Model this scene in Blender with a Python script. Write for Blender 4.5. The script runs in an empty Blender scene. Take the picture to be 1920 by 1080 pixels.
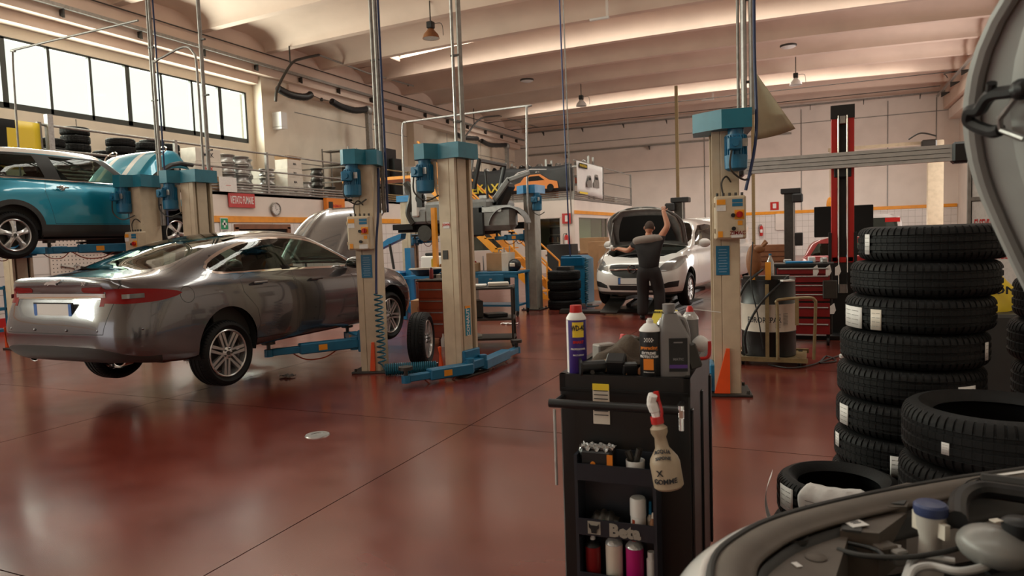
import bpy, bmesh, math, random
from mathutils import Vector, Matrix
random.seed(7)
SC = bpy.context.scene
COL = SC.collection
PI = math.pi
# ---------------------------------------------------------------- camera
FPX, CX, CY, EYE = 1306.0, 960.0, 540.0, 1.55
_v1 = Vector((580.0, -115.0, FPX)).normalized()
_v2 = -Vector((-2940.0, 7.0, FPX))
_ax = (_v2 - _v2.dot(_v1) * _v1).normalized()
_az = _ax.cross(_v1)
RW = Matrix((_ax, _v1, _az))            # image axes (right, down, forward) -> world
EYEP = Vector((0, 0, EYE))
cam_data = bpy.data.cameras.new('camera')
cam_data.sensor_width = 36.0
cam_data.lens = FPX / 1920.0 * 36.0
cam_data.clip_start = 0.05
cam_data.clip_end = 200
cam = bpy.data.objects.new('camera', cam_data)
COL.objects.link(cam)
_r = RW @ Vector((1, 0, 0)); _d = RW @ Vector((0, 1, 0)); _f = RW @ Vector((0, 0, 1))
cam.matrix_world = Matrix((( _r.x, -_d.x, -_f.x, 0), (_r.y, -_d.y, -_f.y, 0), (_r.z, -_d.z, -_f.z, EYE), (0, 0, 0, 1)))
SC.camera = cam
cam_data.dof.use_dof = True
cam_data.dof.focus_distance = 5.5
cam_data.dof.aperture_fstop = 4.0

def W(px, py, x=None, y=None, z=None, d=None):
    """measured point of the hall: on the plane x, y or z, or at depth d"""
    r = RW @ Vector((px - CX, py - CY, FPX))
    if z is not None: t = (z - EYE) / r.z
    elif x is not None: t = x / r.x
    elif y is not None: t = y / r.y
    else: t = d / FPX
    return EYEP + r * t
# ---------------------------------------------------------------- view, world, daylight
SC.view_settings.view_transform = 'Standard'
SC.view_settings.look = 'None'
SC.view_settings.gamma = 1.0
SC.view_settings.exposure = -0.10
SC.cycles.use_denoising = True
SC.cycles.max_bounces = 8
SC.cycles.diffuse_bounces = 4
SC.cycles.glossy_bounces = 4
SC.cycles.transmission_bounces = 4
SC.cycles.transparent_max_bounces = 12
SC.cycles.sample_clamp_indirect = 6.0
SC.cycles.caustics_reflective = False
SC.cycles.caustics_refractive = False
world = bpy.data.worlds.new('overcast_sky')
SC.world = world
world.use_nodes = True
world.node_tree.nodes['Background'].inputs['Color'].default_value = (1.0, 0.97, 0.93, 1)
world.node_tree.nodes['Background'].inputs['Strength'].default_value = 1.6

def area(name, loc, rot, sx, sy, power, color=(1, .9, .78), spread=180):
    l = bpy.data.lights.new(name, 'AREA')
    l.shape = 'RECTANGLE'; l.size = sx; l.size_y = sy
    l.energy = power; l.color = color; l.spread = math.radians(spread)
    o = bpy.data.objects.new(name, l)
    o.location = loc; o.rotation_euler = rot
    COL.objects.link(o)
    return o
# daylight in the strip of high windows, in the skylights, and in the open gates behind the camera
area('daylight_left_windows', (-18.36, 5.6, 6.0), (0, math.radians(-90), 0), 1.75, 26.6, 4700, (1, .95, .89))
for _y in (0.67, 12.07, 23.47, 34.87):
    for _k in range(6):
        _x = -13.7 + 3.14 * _k
        area('daylight_skylight', (_x, _y + .12, 8.80 + .5 * (1 - ((_x + 5.9) / 11.6) ** 2)), (0, math.atan((_x + 5.9) / 134.6 ), 0), 3.1, 1.0, {0.67: 60, 12.07: 150, 23.47: 165, 34.87: 240}[_y], (1, .93, .86))
area('daylight_right_gate', (6.3, 31.0, 3.0), (0, math.radians(90), 0), 4.5, 6.0, 650, (1, .93, .86))
area('daylight_gate_behind', (-10.0, -7.8, 2.6), (math.radians(-90), 0, 0), 9.0, 4.6, 60, (1, .93, .86))
sun = bpy.data.lights.new('sun', 'SUN'); sun.energy = 0.0; sun.angle = math.radians(.6)
sun_o = bpy.data.objects.new('sun', sun); COL.objects.link(sun_o)
# ---------------------------------------------------------------- materials
def mat(name, col, rough=.6, metal=0.0, noise=0.0, scale=8.0, bump=0.0, bscale=40.0, coat=0.0, spec=.5, dark=None, alpha=1.0):
    m = bpy.data.materials.new(name); m.use_nodes = True
    nt = m.node_tree; b = nt.nodes['Principled BSDF']
    b.inputs['Roughness'].default_value = rough
    b.inputs['Metallic'].default_value = metal
    b.inputs['Specular IOR Level'].default_value = spec
    b.inputs['Coat Weight'].default_value = coat
    b.inputs['Coat Roughness'].default_value = .04
    tc = nt.nodes.new('ShaderNodeTexCoord')
    nz = nt.nodes.new('ShaderNodeTexNoise'); nz.inputs['Scale'].default_value = scale; nz.inputs['Detail'].default_value = 5
    nt.links.new(tc.outputs['Object'], nz.inputs['Vector'])
    mix = nt.nodes.new('ShaderNodeMix'); mix.data_type = 'RGBA'
    d = dark or tuple(c * (1 - .55) for c in col)
    mix.inputs[6].default_value = (*col, 1); mix.inputs[7].default_value = (*d, 1)
    rm = nt.nodes.new('ShaderNodeMapRange'); rm.inputs[1].default_value = .42; rm.inputs[2].default_value = .75
    rm.inputs[3].default_value = 0; rm.inputs[4].default_value = noise
    nt.links.new(nz.outputs['Fac'], rm.inputs[0]); nt.links.new(rm.outputs[0], mix.inputs[0])
    nt.links.new(mix.outputs[2], b.inputs['Base Color'])
    if bump:
        n2 = nt.nodes.new('ShaderNodeTexNoise'); n2.inputs['Scale'].default_value = bscale; n2.inputs['Detail'].default_value = 4
        nt.links.new(tc.outputs['Object'], n2.inputs['Vector'])
        bp = nt.nodes.new('ShaderNodeBump'); bp.inputs['Strength'].default_value = bump; bp.inputs['Distance'].default_value = .01
        nt.links.new(n2.outputs['Fac'], bp.inputs['Height']); nt.links.new(bp.outputs[0], b.inputs['Normal'])
    return m

def glass(name, tint=(.75, .85, .8), rough=.02, clear=.75):
    m = bpy.data.materials.new(name); m.use_nodes = True
    nt = m.node_tree; nt.nodes.clear()
    out = nt.nodes.new('ShaderNodeOutputMaterial')
    tr = nt.nodes.new('ShaderNodeBsdfTransparent'); tr.inputs[0].default_value = (*tuple(t * clear for t in tint), 1)
    gl = nt.nodes.new('ShaderNodeBsdfGlossy'); gl.inputs['Roughness'].default_value = rough
    fr = nt.nodes.new('ShaderNodeFresnel')
    ge = nt.nodes.new('ShaderNodeNewGeometry'); mr = nt.nodes.new('ShaderNodeMapRange')
    mr.inputs[3].default_value = 1.45; mr.inputs[4].default_value = 1 / 1.45       # the same film seen from either side
    nt.links.new(ge.outputs['Backfacing'], mr.inputs[0]); nt.links.new(mr.outputs[0], fr.inputs[0])
    mx = nt.nodes.new('ShaderNodeMixShader')
    nt.links.new(fr.outputs[0], mx.inputs[0]); nt.links.new(tr.outputs[0], mx.inputs[1]); nt.links.new(gl.outputs[0], mx.inputs[2])
    nt.links.new(mx.outputs[0], out.inputs[0])
    return m

M = dict(
    wall=mat('cream_plaster', (.80, .70, .58), .85, noise=.25, scale=1.2, bump=.1, bscale=12),
    wallp=mat('pale_pink_plaster', (.78, .70, .64), .85, noise=.2, scale=1.0, bump=.1, bscale=12),
    ceil=mat('painted_concrete_vault', (.70, .54, .45), .8, noise=.25, scale=.7),
    frame=mat('dark_window_frame', (.045, .05, .045), .5),
    steel=mat('galvanised_steel', (.42, .41, .40), .38, 0.8, noise=.5, scale=20),
    gsteel=mat('weathered_grey_steel', (.30, .28, .26), .5, .5, noise=.6, scale=14),
    dsteel=mat('dark_steel', (.06, .055, .05), .45, .6, noise=.4, scale=14),
    chrome=mat('polished_chrome', (.85, .85, .85), .07, 1.0),
    alu=mat('brushed_aluminium', (.55, .54, .53), .4, .3, noise=.3, scale=10),
    rim=mat('silver_wheel_paint', (.62, .62, .62), .25, .75, coat=.5),
    beige=mat('beige_enamel', (.60, .49, .35), .42, noise=.4, scale=7, dark=(.36, .28, .19)),
    teal=mat('teal_enamel', (.012, .17, .25), .4, noise=.3, scale=10),
    blue=mat('blue_enamel', (.012, .15, .29), .38, noise=.4, scale=12),
    bblue=mat('bright_blue_plastic', (.01, .22, .50), .35, noise=.2),
    navy=mat('navy_hose', (.01, .025, .10), .35),
    cyan=mat('cyan_coil_hose', (.005, .10, .16), .3),
    orange=mat('orange_red_guard', (.85, .10, .02), .4, noise=.2),
    yorange=mat('yellow_orange_paint', (.85, .33, .02), .45, noise=.3, scale=6),
    yellow=mat('yellow_plastic', (.85, .62, .04), .4),
    yellow2=mat('lemon_yellow_plastic', (.80, .66, .10), .35),
    red=mat('signal_red', (.50, .015, .012), .35, noise=.2),
    dred=mat('dark_red_enamel', (.22, .012, .014), .3, noise=.3),
    brick=mat('rust_red_enamel', (.33, .055, .02), .4, noise=.5, scale=10),
    black=mat('black_plastic', (.008, .008, .009), .45, noise=.3),
    sblack=mat('satin_black_enamel', (.006, .0055, .0055), .38, noise=.4, scale=6),
    matt=mat('matt_black', (.008, .008, .008), .9),
    rubber=mat('tyre_rubber', (.0065, .0065, .007), .62, noise=.5, scale=25, bump=.15, bscale=120, spec=.25),
    white=mat('white_plastic', (.75, .74, .72), .4),
    paper=mat('white_paper', (.78, .76, .74), .7, noise=.25, scale=30),
    ink=mat('black_ink', (.015, .015, .02), .6),
    inkr=mat('red_ink', (.60, .03, .03), .6),
    inkb=mat('blue_ink', (.05, .15, .45), .6),
    green=mat('green_sign', (.01, .28, .12), .5),
    card=mat('brown_cardboard', (.42, .25, .13), .8, noise=.3, scale=5),
    wcard=mat('white_printed_cardboard', (.74, .68, .60), .75, noise=.3, scale=5),
    wood=mat('brown_wood', (.23, .09, .04), .5, noise=.5, scale=4),
    jag=mat('graphite_metallic_paint', (.135, .13, .14), .22, .75, coat=1.0),
    mini=mat('petrol_blue_car_paint', (.008, .29, .44), .3, .25, coat=1.0),
    cwhite=mat('white_car_paint', (.72, .70, .68), .3, 0, coat=1.0),
    cred=mat('wine_red_car_paint', (.25, .01, .012), .3, .2, coat=1.0),
    cgrey=mat('primer_grey_body', (.24, .24, .235), .5, .2, noise=.6, scale=6),
    glass=glass('tinted_car_glass', (.62, .74, .66), clear=.62),
    clear=glass('clear_glass', (.9, .95, .9), clear=.95),
    gdark=mat('dark_glass', (.02, .03, .028), .05, coat=1.0),
    lampr=mat('red_lamp_lens', (.20, .003, .004), .25, coat=.0, spec=.3),
    lampw=mat('clear_lamp_lens', (.30, .30, .30), .15, .6, coat=1.0),
    trim=mat('dark_grey_plastic', (.035, .034, .033), .55, noise=.3),
    gplast=mat('dusty_grey_plastic', (.11, .088, .072), .6, noise=.4, scale=12),
    cabin=mat('dark_cabin_cloth', (.03, .028, .026), .9),
    cabint=mat('pale_cabin_lining', (.30, .27, .23), .9),
    skin=mat('skin', (.45, .20, .12), .5),
    hair=mat('short_dark_hair', (.045, .025, .018), .9, bump=.4, bscale=150),
    shirt=mat('black_workshirt', (.014, .012, .013), .85, bump=.15, bscale=30),
    yoke=mat('grey_shirt_yoke', (.22, .18, .16), .85),
    trous=mat('black_work_trousers', (.018, .015, .016), .9, bump=.2, bscale=25),
    cloth=mat('brown_rag', (.085, .06, .042), .95, noise=.6, scale=14, bump=.5, bscale=60),
    amber=mat('orange_plastic', (.75, .22, .02), .4),
    pclear=mat('dirty_translucent_plastic', (.38, .29, .20), .45, noise=.4, scale=14),
    smoke=mat('grey_bottle', (.20, .19, .19), .35),
    brownp=mat('brown_leather', (.28, .11, .04), .6, noise=.5, scale=15),
    hoodgrey=mat('grey_underside_paint', (.34, .34, .33), .45, noise=.3, scale=5),
    cream=mat('off_white_drum', (.74, .67, .58), .4, noise=.3, scale=6),
    brass=mat('olive_painted_tube', (.30, .22, .11), .4, .3, noise=.5, scale=20),
    purple=mat('blue_violet_label', (.045, .02, .20), .4),
    banner=mat('charcoal_banner', (.03, .03, .032), .5, noise=.4, scale=4),
    film=mat('shiny_film', (.5, .5, .5), .15, .4, bump=.8, bscale=30),
    teal2=mat('teal_label', (.02, .28, .42), .5),
)
# ---------------------------------------------------------------- mesh building
class MB:
    def __init__(s): s.v = []; s.f = []; s.mi = []; s.sm = []; s.cur = 0; s.smooth = True
    def slot(s, k): s.cur = k; return s
    def add(s, vs, fs, smooth=None):
        n = len(s.v); s.v += [tuple(v) for v in vs]
        for f in fs:
            s.f.append(tuple(n + i for i in f)); s.mi.append(s.cur)
        return s
    def box(s, c, d, rz=0, rx=0, ry=0, bev=0.0):
        hx, hy, hz = d[0] / 2, d[1] / 2, d[2] / 2
        R = Matrix.Rotation(rz, 3, 'Z') @ Matrix.Rotation(ry, 3, 'Y') @ Matrix.Rotation(rx, 3, 'X')
        c = Vector(c)
        if bev <= 0:
            vs = [c + R @ Vector((x * hx, y * hy, z * hz)) for z in (-1, 1) for x, y in ((-1, -1), (1, -1), (1, 1), (-1, 1))]
            fs = [(3, 2, 1, 0), (4, 5, 6, 7), (0, 1, 5, 4), (1, 2, 6, 5), (2, 3, 7, 6), (3, 0, 4, 7)]
            return s.add(vs, fs)
        b = min(bev, hx * .9, hy * .9, hz * .9)
        vs = []; 
        ring = [(-hx + b, -hy), (hx - b, -hy), (hx, -hy + b), (hx, hy - b), (hx - b, hy), (-hx + b, hy), (-hx, hy - b), (-hx, -hy + b)]
        ins = [(-hx + b, -hy + b), (hx - b, -hy + b), (hx - b, -hy + b), (hx - b, hy - b), (hx - b, hy - b), (-hx + b, hy - b), (-hx + b, hy - b), (-hx + b, -hy + b)]
        for pts, z in ((ins, -hz), (ring, -hz + b), (ring, hz - b), (ins, hz)):
            vs += [c + R @ Vector((x, y, z)) for x, y in pts]
        fs = [tuple(reversed(range(8))), tuple(range(24, 32))]
        for k in range(3):
            for i in range(8):
                j = (i + 1) % 8
                fs.append((k * 8 + i, k * 8 + j, k * 8 + 8 + j, k * 8 + 8 + i))
        return s.add(vs, fs)
    def cyl(s, a, b, r0, r1=None, n=16, cap=True):
        a = Vector(a); b = Vector(b); r1 = r0 if r1 is None else r1
        ax = (b - a).normalized()
        u = ax.orthogonal().normalized(); w = ax.cross(u)
        vs = [a + (u * math.cos(2 * PI * i / n) + w * math.sin(2 * PI * i / n)) * r0 for i in range(n)]
        vs += [b + (u * math.cos(2 * PI * i / n) + w * math.sin(2 * PI * i / n)) * r1 for i in range(n)]
        fs = [(i, (i + 1) % n, n + (i + 1) % n, n + i) for i in range(n)]
        if cap: fs += [tuple(reversed(range(n))), tuple(range(n, 2 * n))]
        return s.add(vs, fs)
    def tube(s, pts, r, n=8, closed=False):
        pts = [Vector(p) for p in pts]; m = len(pts)
        if m < 2: return s
        rings = []; prev = None
        for i, p in enumerate(pts):
            if closed: t = pts[(i + 1) % m] - pts[i - 1]
            else: t = pts[min(i + 1, m - 1)] - pts[max(i - 1, 0)]
            if t.length < 1e-9: t = Vector((0, 0, 1))
            t.normalize()
            if prev is None: u = t.orthogonal().normalized()
            else:
                u = prev - prev.dot(t) * t
                u = u.normalized() if u.length > 1e-6 else t.orthogonal().normalized()
            prev = u; w = t.cross(u)
            rr = r[i] if isinstance(r, (list, tuple)) else r
            rings.append([p + (u * math.cos(2 * PI * k / n) + w * math.sin(2 * PI * k / n)) * rr for k in range(n)])
        vs = [v for rg in rings for v in rg]; fs = []
        for i in range(m if closed else m - 1):
            j = (i + 1) % m
            for k in range(n):
                l = (k + 1) % n
                fs.append((i * n + k, i * n + l, j * n + l, j * n + k))
        if not closed: fs += [tuple(reversed(range(n))), tuple(range((m - 1) * n, m * n))]
        return s.add(vs, fs)
    def lathe(s, prof, n=24, c=(0, 0, 0), axis='z', a0=0, a1=2 * PI):
        """prof: list of (radius, height)"""
        c = Vector(c); full = abs(a1 - a0 - 2 * PI) < 1e-6; m = len(prof); vs = []
        k = n if full else n + 1
        for i in range(k):
            a = a0 + (a1 - a0) * i / n; ca, sa = math.cos(a), math.sin(a)
            for r, h in prof:
                p = (r * ca, r * sa, h)
                if axis == 'y': p = (p[0], p[2], p[1])
                elif axis == 'x': p = (p[2], p[0], p[1])
                vs.append(c + Vector(p))
        fs = []
        for i in range(k if full else k - 1):
            j = (i + 1) % k
            for q in range(m - 1):
                fs.append((i * m + q, j * m + q, j * m + q + 1, i * m + q + 1))
        return s.add(vs, fs)
    def prism(s, poly, h, o=(0, 0, 0), u=(1, 0, 0), v=(0, 1, 0)):
        """polygon in the plane (u, v) at o, pushed h along u x v"""
        o = Vector(o); u = Vector(u).normalized(); v = Vector(v).normalized(); w = u.cross(v)
        n = len(poly)
        vs = [o + u * x + v * y for x, y in poly] + [o + u * x + v * y + w * h for x, y in poly]
        fs = [tuple(reversed(range(n))), tuple(range(n, 2 * n))] + [(i, (i + 1) % n, n + (i + 1) % n, n + i) for i in range(n)]
        return s.add(vs, fs)
    def grid(s, fn, nu, nv, two=False):
        vs = [fn(i / nu, j / nv) for i in range(nu + 1) for j in range(nv + 1)]
        fs = [(i * (nv + 1) + j, (i + 1) * (nv + 1) + j, (i + 1) * (nv + 1) + j + 1, i * (nv + 1) + j + 1) for i in range(nu) for j in range(nv)]
        return s.add(vs, fs)
    def ball(s, c, r, nu=12, nv=8):
        c = Vector(c); r = r if isinstance(r, (tuple, list)) else (r, r, r)
        vs = [c + Vector((0, 0, r[2]))]
        for j in range(1, nv):
            t = PI * j / nv
            for i in range(nu):
                a = 2 * PI * i / nu
                vs.append(c + Vector((r[0] * math.sin(t) * math.cos(a), r[1] * math.sin(t) * math.sin(a), r[2] * math.cos(t))))
        vs.append(c - Vector((0, 0, r[2]))); fs = []
        for i in range(nu):
            k = (i + 1) % nu
            fs.append((0, 1 + i, 1 + k)); fs.append((len(vs) - 1, 1 + (nv - 2) * nu + k, 1 + (nv - 2) * nu + i))
            for j in range(nv - 2):
                fs.append((1 + j * nu + i, 1 + (j + 1) * nu + i, 1 + (j + 1) * nu + k, 1 + j * nu + k))
        return s.add(vs, fs)
    def build(s, name, mats, parent=None, loc=None, rz=None, sharp=35, thick=0):
        me = bpy.data.meshes.new(name)
        me.from_pydata(s.v, [], s.f)
        if not isinstance(mats, (list, tuple)): mats = [mats]
        for m in mats: me.materials.append(M[m] if isinstance(m, str) else m)
        me.polygons.foreach_set('material_index', s.mi)
        bm = bmesh.new(); bm.from_mesh(me)
        bmesh.ops.recalc_face_normals(bm, faces=bm.faces)
        bm.to_mesh(me); bm.free()
        me.polygons.foreach_set('use_smooth', [True] * len(me.polygons))
        me.set_sharp_from_angle(angle=math.radians(sharp))
        o = bpy.data.objects.new(name, me); COL.objects.link(o)
        if parent: o.parent = parent
        if loc is not None: o.location = loc
        if rz is not None: o.rotation_euler = (0, 0, rz)
        if thick:
            sd = o.modifiers.new('s', 'SOLIDIFY'); sd.thickness = thick; sd.offset = 0
        return o

def tag(o, label, cat, group=None):
    o['label'] = label; o['category'] = cat
    if group: o['group'] = group
    return o
def thing(name, label, cat, loc=(0, 0, 0), rz=0, group=None, rx=0, ry=0):
    o = bpy.data.objects.new(name, None); COL.objects.link(o)
    o.location = loc; o.rotation_euler = (rx, ry, rz); o.empty_display_size = .1
    return tag(o, label, cat, group)
def struct(name, mb, m, **k):
    o = mb.build(name, m, **k); o['kind'] = 'structure'; return o
def dup(root, loc, rz=0, label=None, group=None, rot=None, scale=None):
    r = root.copy(); COL.objects.link(r); r.location = loc
    r.rotation_euler = rot or (0, 0, rz)
    if scale: r.scale = scale
    if label: r['label'] = label
    if group: r['group'] = group
    for ch in list(root.children):
        c = ch.copy(); COL.objects.link(c); c.parent = r
        for g in list(ch.children):
            d = g.copy(); COL.objects.link(d); d.parent = c
    return r
_tc = {}
def text_mesh(s, size, bold=0.0, ext=.0008, spacing=1.0):
    k = (s, size, bold, ext, spacing)
    if k not in _tc:
        c = bpy.data.curves.new('t', 'FONT'); c.body = s; c.size = size; c.align_x = 'CENTER'; c.align_y = 'CENTER'
        c.extrude = ext; c.offset = bold; c.space_character = spacing; c.resolution_u = 2
        o = bpy.data.objects.new('t', c); COL.objects.link(o)
        bpy.context.view_layer.update()
        me = bpy.data.meshes.new_from_object(o.evaluated_get(bpy.context.evaluated_depsgraph_get()))
        vs = [tuple(v.co) for v in me.vertices]; fs = [tuple(p.vertices) for p in me.polygons]
        bpy.data.objects.remove(o); bpy.data.curves.remove(c); bpy.data.meshes.remove(me)
        _tc[k] = (vs, fs)
    return _tc[k]
def text(mb, s, size, o, u, v, bold=0.0, sx=1.0, R=None, spacing=1.0, skew=0):
    """lettering on the plane (u, v) at o; with R wrapped round a vertical cylinder of that radius whose axis is at o - w*R"""
    vs, fs = text_mesh(s, size, bold, .0008, spacing)
    o = Vector(o); u = Vector(u).normalized(); v = Vector(v).normalized(); w = u.cross(v)
    out = []
    for x, y, z in vs:
        x = x * sx + skew * y
        if R: out.append(o + u * (math.sin(x / R) * (R + z)) + w * (math.cos(x / R) * (R + z) - R) + v * y)
        else: out.append(o + u * x + v * y + w * z)
    mb.add(out, fs); return mb
def coil(p0, p1, r, turns, n=10, sag=0.0):
    p0 = Vector(p0); p1 = Vector(p1); ax = (p1 - p0).normalized(); u = ax.orthogonal().normalized(); w = ax.cross(u)
    pts = []
    for i in range(int(turns * n) + 1):
        t = i / (turns * n); a = 2 * PI * i / n
        pts.append(p0.lerp(p1, t) + (u * math.cos(a) + w * math.sin(a)) * r - Vector((0, 0, sag * 4 * t * (1 - t))))
    return pts
def smooth_path(pts, k=6):
    pts = [Vector(p) for p in pts]; out = []
    for i in range(len(pts) - 1):
        a = pts[max(i - 1, 0)]; b = pts[i]; c = pts[i + 1]; d = pts[min(i + 2, len(pts) - 1)]
        for j in range(k):
            t = j / k
            out.append(.5 * ((2 * b) + (-a + c) * t + (2 * a - 5 * b + 4 * c - d) * t * t + (-a + 3 * b - 3 * c + d) * t ** 3))
    out.append(pts[-1]); return out
# ================================================================ THE HALL
WX, BX, YB, YF, RX = -18.2, -15.08, 42.0, -8.0, 6.4
# floor: polished red concrete with saw-cut joints
def floor_material():
    m = bpy.data.materials.new('polished_red_concrete'); m.use_nodes = True
    nt = m.node_tree; L = nt.links; b = nt.nodes['Principled BSDF']
    tc = nt.nodes.new('ShaderNodeTexCoord')
    mp = nt.nodes.new('ShaderNodeMapping'); mp.inputs['Rotation'].default_value = (0, 0, .3); mp.inputs['Scale'].default_value = (.8, 1.2, 1)
    L.new(tc.outputs['Object'], mp.inputs[0])
    def noise(sc, det, rough=.6, src=mp):
        n = nt.nodes.new('ShaderNodeTexNoise'); n.inputs['Scale'].default_value = sc; n.inputs['Detail'].default_value = det
        n.inputs['Roughness'].default_value = rough; L.new(src.outputs[0], n.inputs['Vector']); return n
    n1 = noise(1.1, 4, .5); n2 = noise(3.0, 4, .5); n3 = noise(26, 3)
    cr = nt.nodes.new('ShaderNodeValToRGB'); e = cr.color_ramp.elements
    e[0].position = .3; e[0].color = (.105, .014, .009, 1); e[1].position = .72; e[1].color = (.20, .040, .025, 1)
    L.new(n1.outputs['Fac'], cr.inputs[0])
    mx = nt.nodes.new('ShaderNodeMix'); mx.data_type = 'RGBA'; mx.blend_type = 'OVERLAY'; mx.inputs[0].default_value = .18
    L.new(cr.outputs[0], mx.inputs[6]); L.new(n2.outputs['Fac'], mx.inputs[7])
    # saw cuts
    sp = nt.nodes.new('ShaderNodeSeparateXYZ'); L.new(tc.outputs['Object'], sp.inputs[0])
    def lines(sock, off, per):
        a = nt.nodes.new('ShaderNodeMath'); a.operation = 'SUBTRACT'; L.new(sock, a.inputs[0]); a.inputs[1].default_value = off
        c = nt.nodes.new('ShaderNodeMath'); c.operation = 'PINGPONG'; L.new(a.outputs[0], c.inputs[0]); c.inputs[1].default_value = per / 2
        d = nt.nodes.new('ShaderNodeMath'); d.operation = 'LESS_THAN'; L.new(c.outputs[0], d.inputs[0]); d.inputs[1].default_value = .0038
        return d
    l1 = lines(sp.outputs[0], -2.68, 3.55); l2 = lines(sp.outputs[1], 5.06, 3.06)
    mxl = nt.nodes.new('ShaderNodeMath'); mxl.operation = 'MAXIMUM'; L.new(l1.outputs[0], mxl.inputs[0]); L.new(l2.outputs[0], mxl.inputs[1])
    m2 = nt.nodes.new('ShaderNodeMix'); m2.data_type = 'RGBA'; L.new(mxl.outputs[0], m2.inputs[0]); L.new(mx.outputs[2], m2.inputs[6]); m2.inputs[7].default_value = (.012, .006, .005, 1)
    L.new(m2.outputs[2], b.inputs['Base Color'])
    rr = nt.nodes.new('ShaderNodeMapRange'); rr.inputs[1].default_value = .3; rr.inputs[2].default_value = .7; rr.inputs[3].default_value = .21; rr.inputs[4].default_value = .27
    L.new(n2.outputs['Fac'], rr.inputs[0]); L.new(rr.outputs[0], b.inputs['Roughness'])
    bp = nt.nodes.new('ShaderNodeBump'); bp.inputs['Strength'].default_value = .012; bp.inputs['Distance'].default_value = .002
    ad = nt.nodes.new('ShaderNodeMath'); ad.operation = 'ADD'; L.new(n3.outputs['Fac'], ad.inputs[0]); L.new(n2.outputs['Fac'], ad.inputs[1])
    L.new(n2.outputs['Fac'], bp.inputs['Height']); L.new(bp.outputs[0], b.inputs['Normal'])
    for sock, val in (('Specular IOR Level', .8), ('Coat Weight', .25)):
        k = nt.nodes.new('ShaderNodeMapRange'); k.inputs[3].default_value = val; k.inputs[4].default_value = 0.0
        L.new(mxl.outputs[0], k.inputs[0]); L.new(k.outputs[0], b.inputs[sock])
    b.inputs['Coat Weight'].default_value = .25; b.inputs['Coat Roughness'].default_value = .15
    return m
M['floor'] = floor_material()
mb = MB(); mb.box(((WX + RX) / 2, (YB + YF) / 2, -.1), (RX - WX + .6, YB - YF + .6, .2)); struct('floor', mb, 'floor')

def tile_material(name, col, grout, w, h, axis):
    m = mat(name, col, .35, noise=.15, scale=2); nt = m.node_tree; L = nt.links
    br = nt.nodes.new('ShaderNodeTexBrick'); br.offset = 0; br.inputs['Scale'].default_value = 1
    br.inputs['Color1'].default_value = (*col, 1); br.inputs['Color2'].default_value = (*tuple(c * .93 for c in col), 1); br.inputs['Mortar'].default_value = (*grout, 1)
    br.inputs['Mortar Size'].default_value = .008; br.inputs['Brick Width'].default_value = w; br.inputs['Row Height'].default_value = h
    tc = nt.nodes.new('ShaderNodeTexCoord'); sp = nt.nodes.new('ShaderNodeSeparateXYZ'); cb = nt.nodes.new('ShaderNodeCombineXYZ')
    L.new(tc.outputs['Object'], sp.inputs[0]); L.new(sp.outputs[axis], cb.inputs[0]); L.new(sp.outputs[2], cb.inputs[1]); L.new(cb.outputs[0], br.inputs[0])
    L.new(br.outputs['Color'], nt.nodes['Principled BSDF'].inputs['Base Color'])
    return m
M['tileY'] = tile_material('white_wall_tiles', (.78, .74, .72), (.42, .38, .35), .42, .37, 1)
M['tileX'] = tile_material('white_wall_tiles_back', (.74, .69, .66), (.42, .38, .35), .32, .32, 0)

# left outer wall with its strip of windows
T = .3
mb = MB()
mb.box((WX - T / 2, (YF + 18.8) / 2, 2.56), (T, 18.8 - YF, 5.12))
mb.box((WX - T / 2, (YF + 18.8) / 2, 8.2), (T, 18.8 - YF, 2.66))
mb.box((WX - T / 2, (18.8 + YB) / 2, 4.75), (T, YB - 18.8, 9.5))
struct('wall_left', mb, 'wall')
mb = MB()
mb.box((WX + .15, 19.75, 4.1), (.5, 1.3, 8.2)); mb.box((WX + .15, 29.5, 4.1), (.5, .9, 8.2))
struct('trim_1', mb, 'wall')
# upright joints and the panel lines of the outer wall beyond the pillar
mb = MB()
for z, y0, y1 in ((6.55, 21.2, 30), (4.85, 21.2, 29), (4.65, 21.2, 29), (6.4, 30.2, 41.9)):
    mb.box((WX + .005, (y0 + y1) / 2, z), (.012, y1 - y0, .03))
for y in (8.0, 12.6, 33.0, 37.0):
    mb.box((WX + .005, y, 4.1 if y < 18 else 5), (.012, .02, 2.0 if y < 18 else 5))
struct('trim_2', mb, 'gsteel')
# windows: one frame with panes
ys = [18.76 - 1.125 * k for k in range(24)]
for n in range(3):
    a = 18.76 - 8 * 1.125 * n; b2 = max(a - 8 * 1.125, YF + .3)
    mb = MB()
    mb.box((WX - .08, (a + b2) / 2, 6.86), (.12, a - b2, .09)); mb.box((WX - .08, (a + b2) / 2, 5.20), (.12, a - b2, .15))
    yy = a
    k = 0
    while yy > b2 - .01:
        mb.box((WX - .08, yy, 6.0), (.12, .14 if k % 3 == 1 else .075, 1.7)); yy -= 1.125; k += 1
    w = struct('window_%d' % (n + 1), mb, 'frame')
    mb = MB(); mb.box((WX - .1, (a + b2) / 2, 6.0), (.006, a - b2, 1.66)); g = mb.build('pane', 'clear', w); g['kind'] = 'structure'

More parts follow.
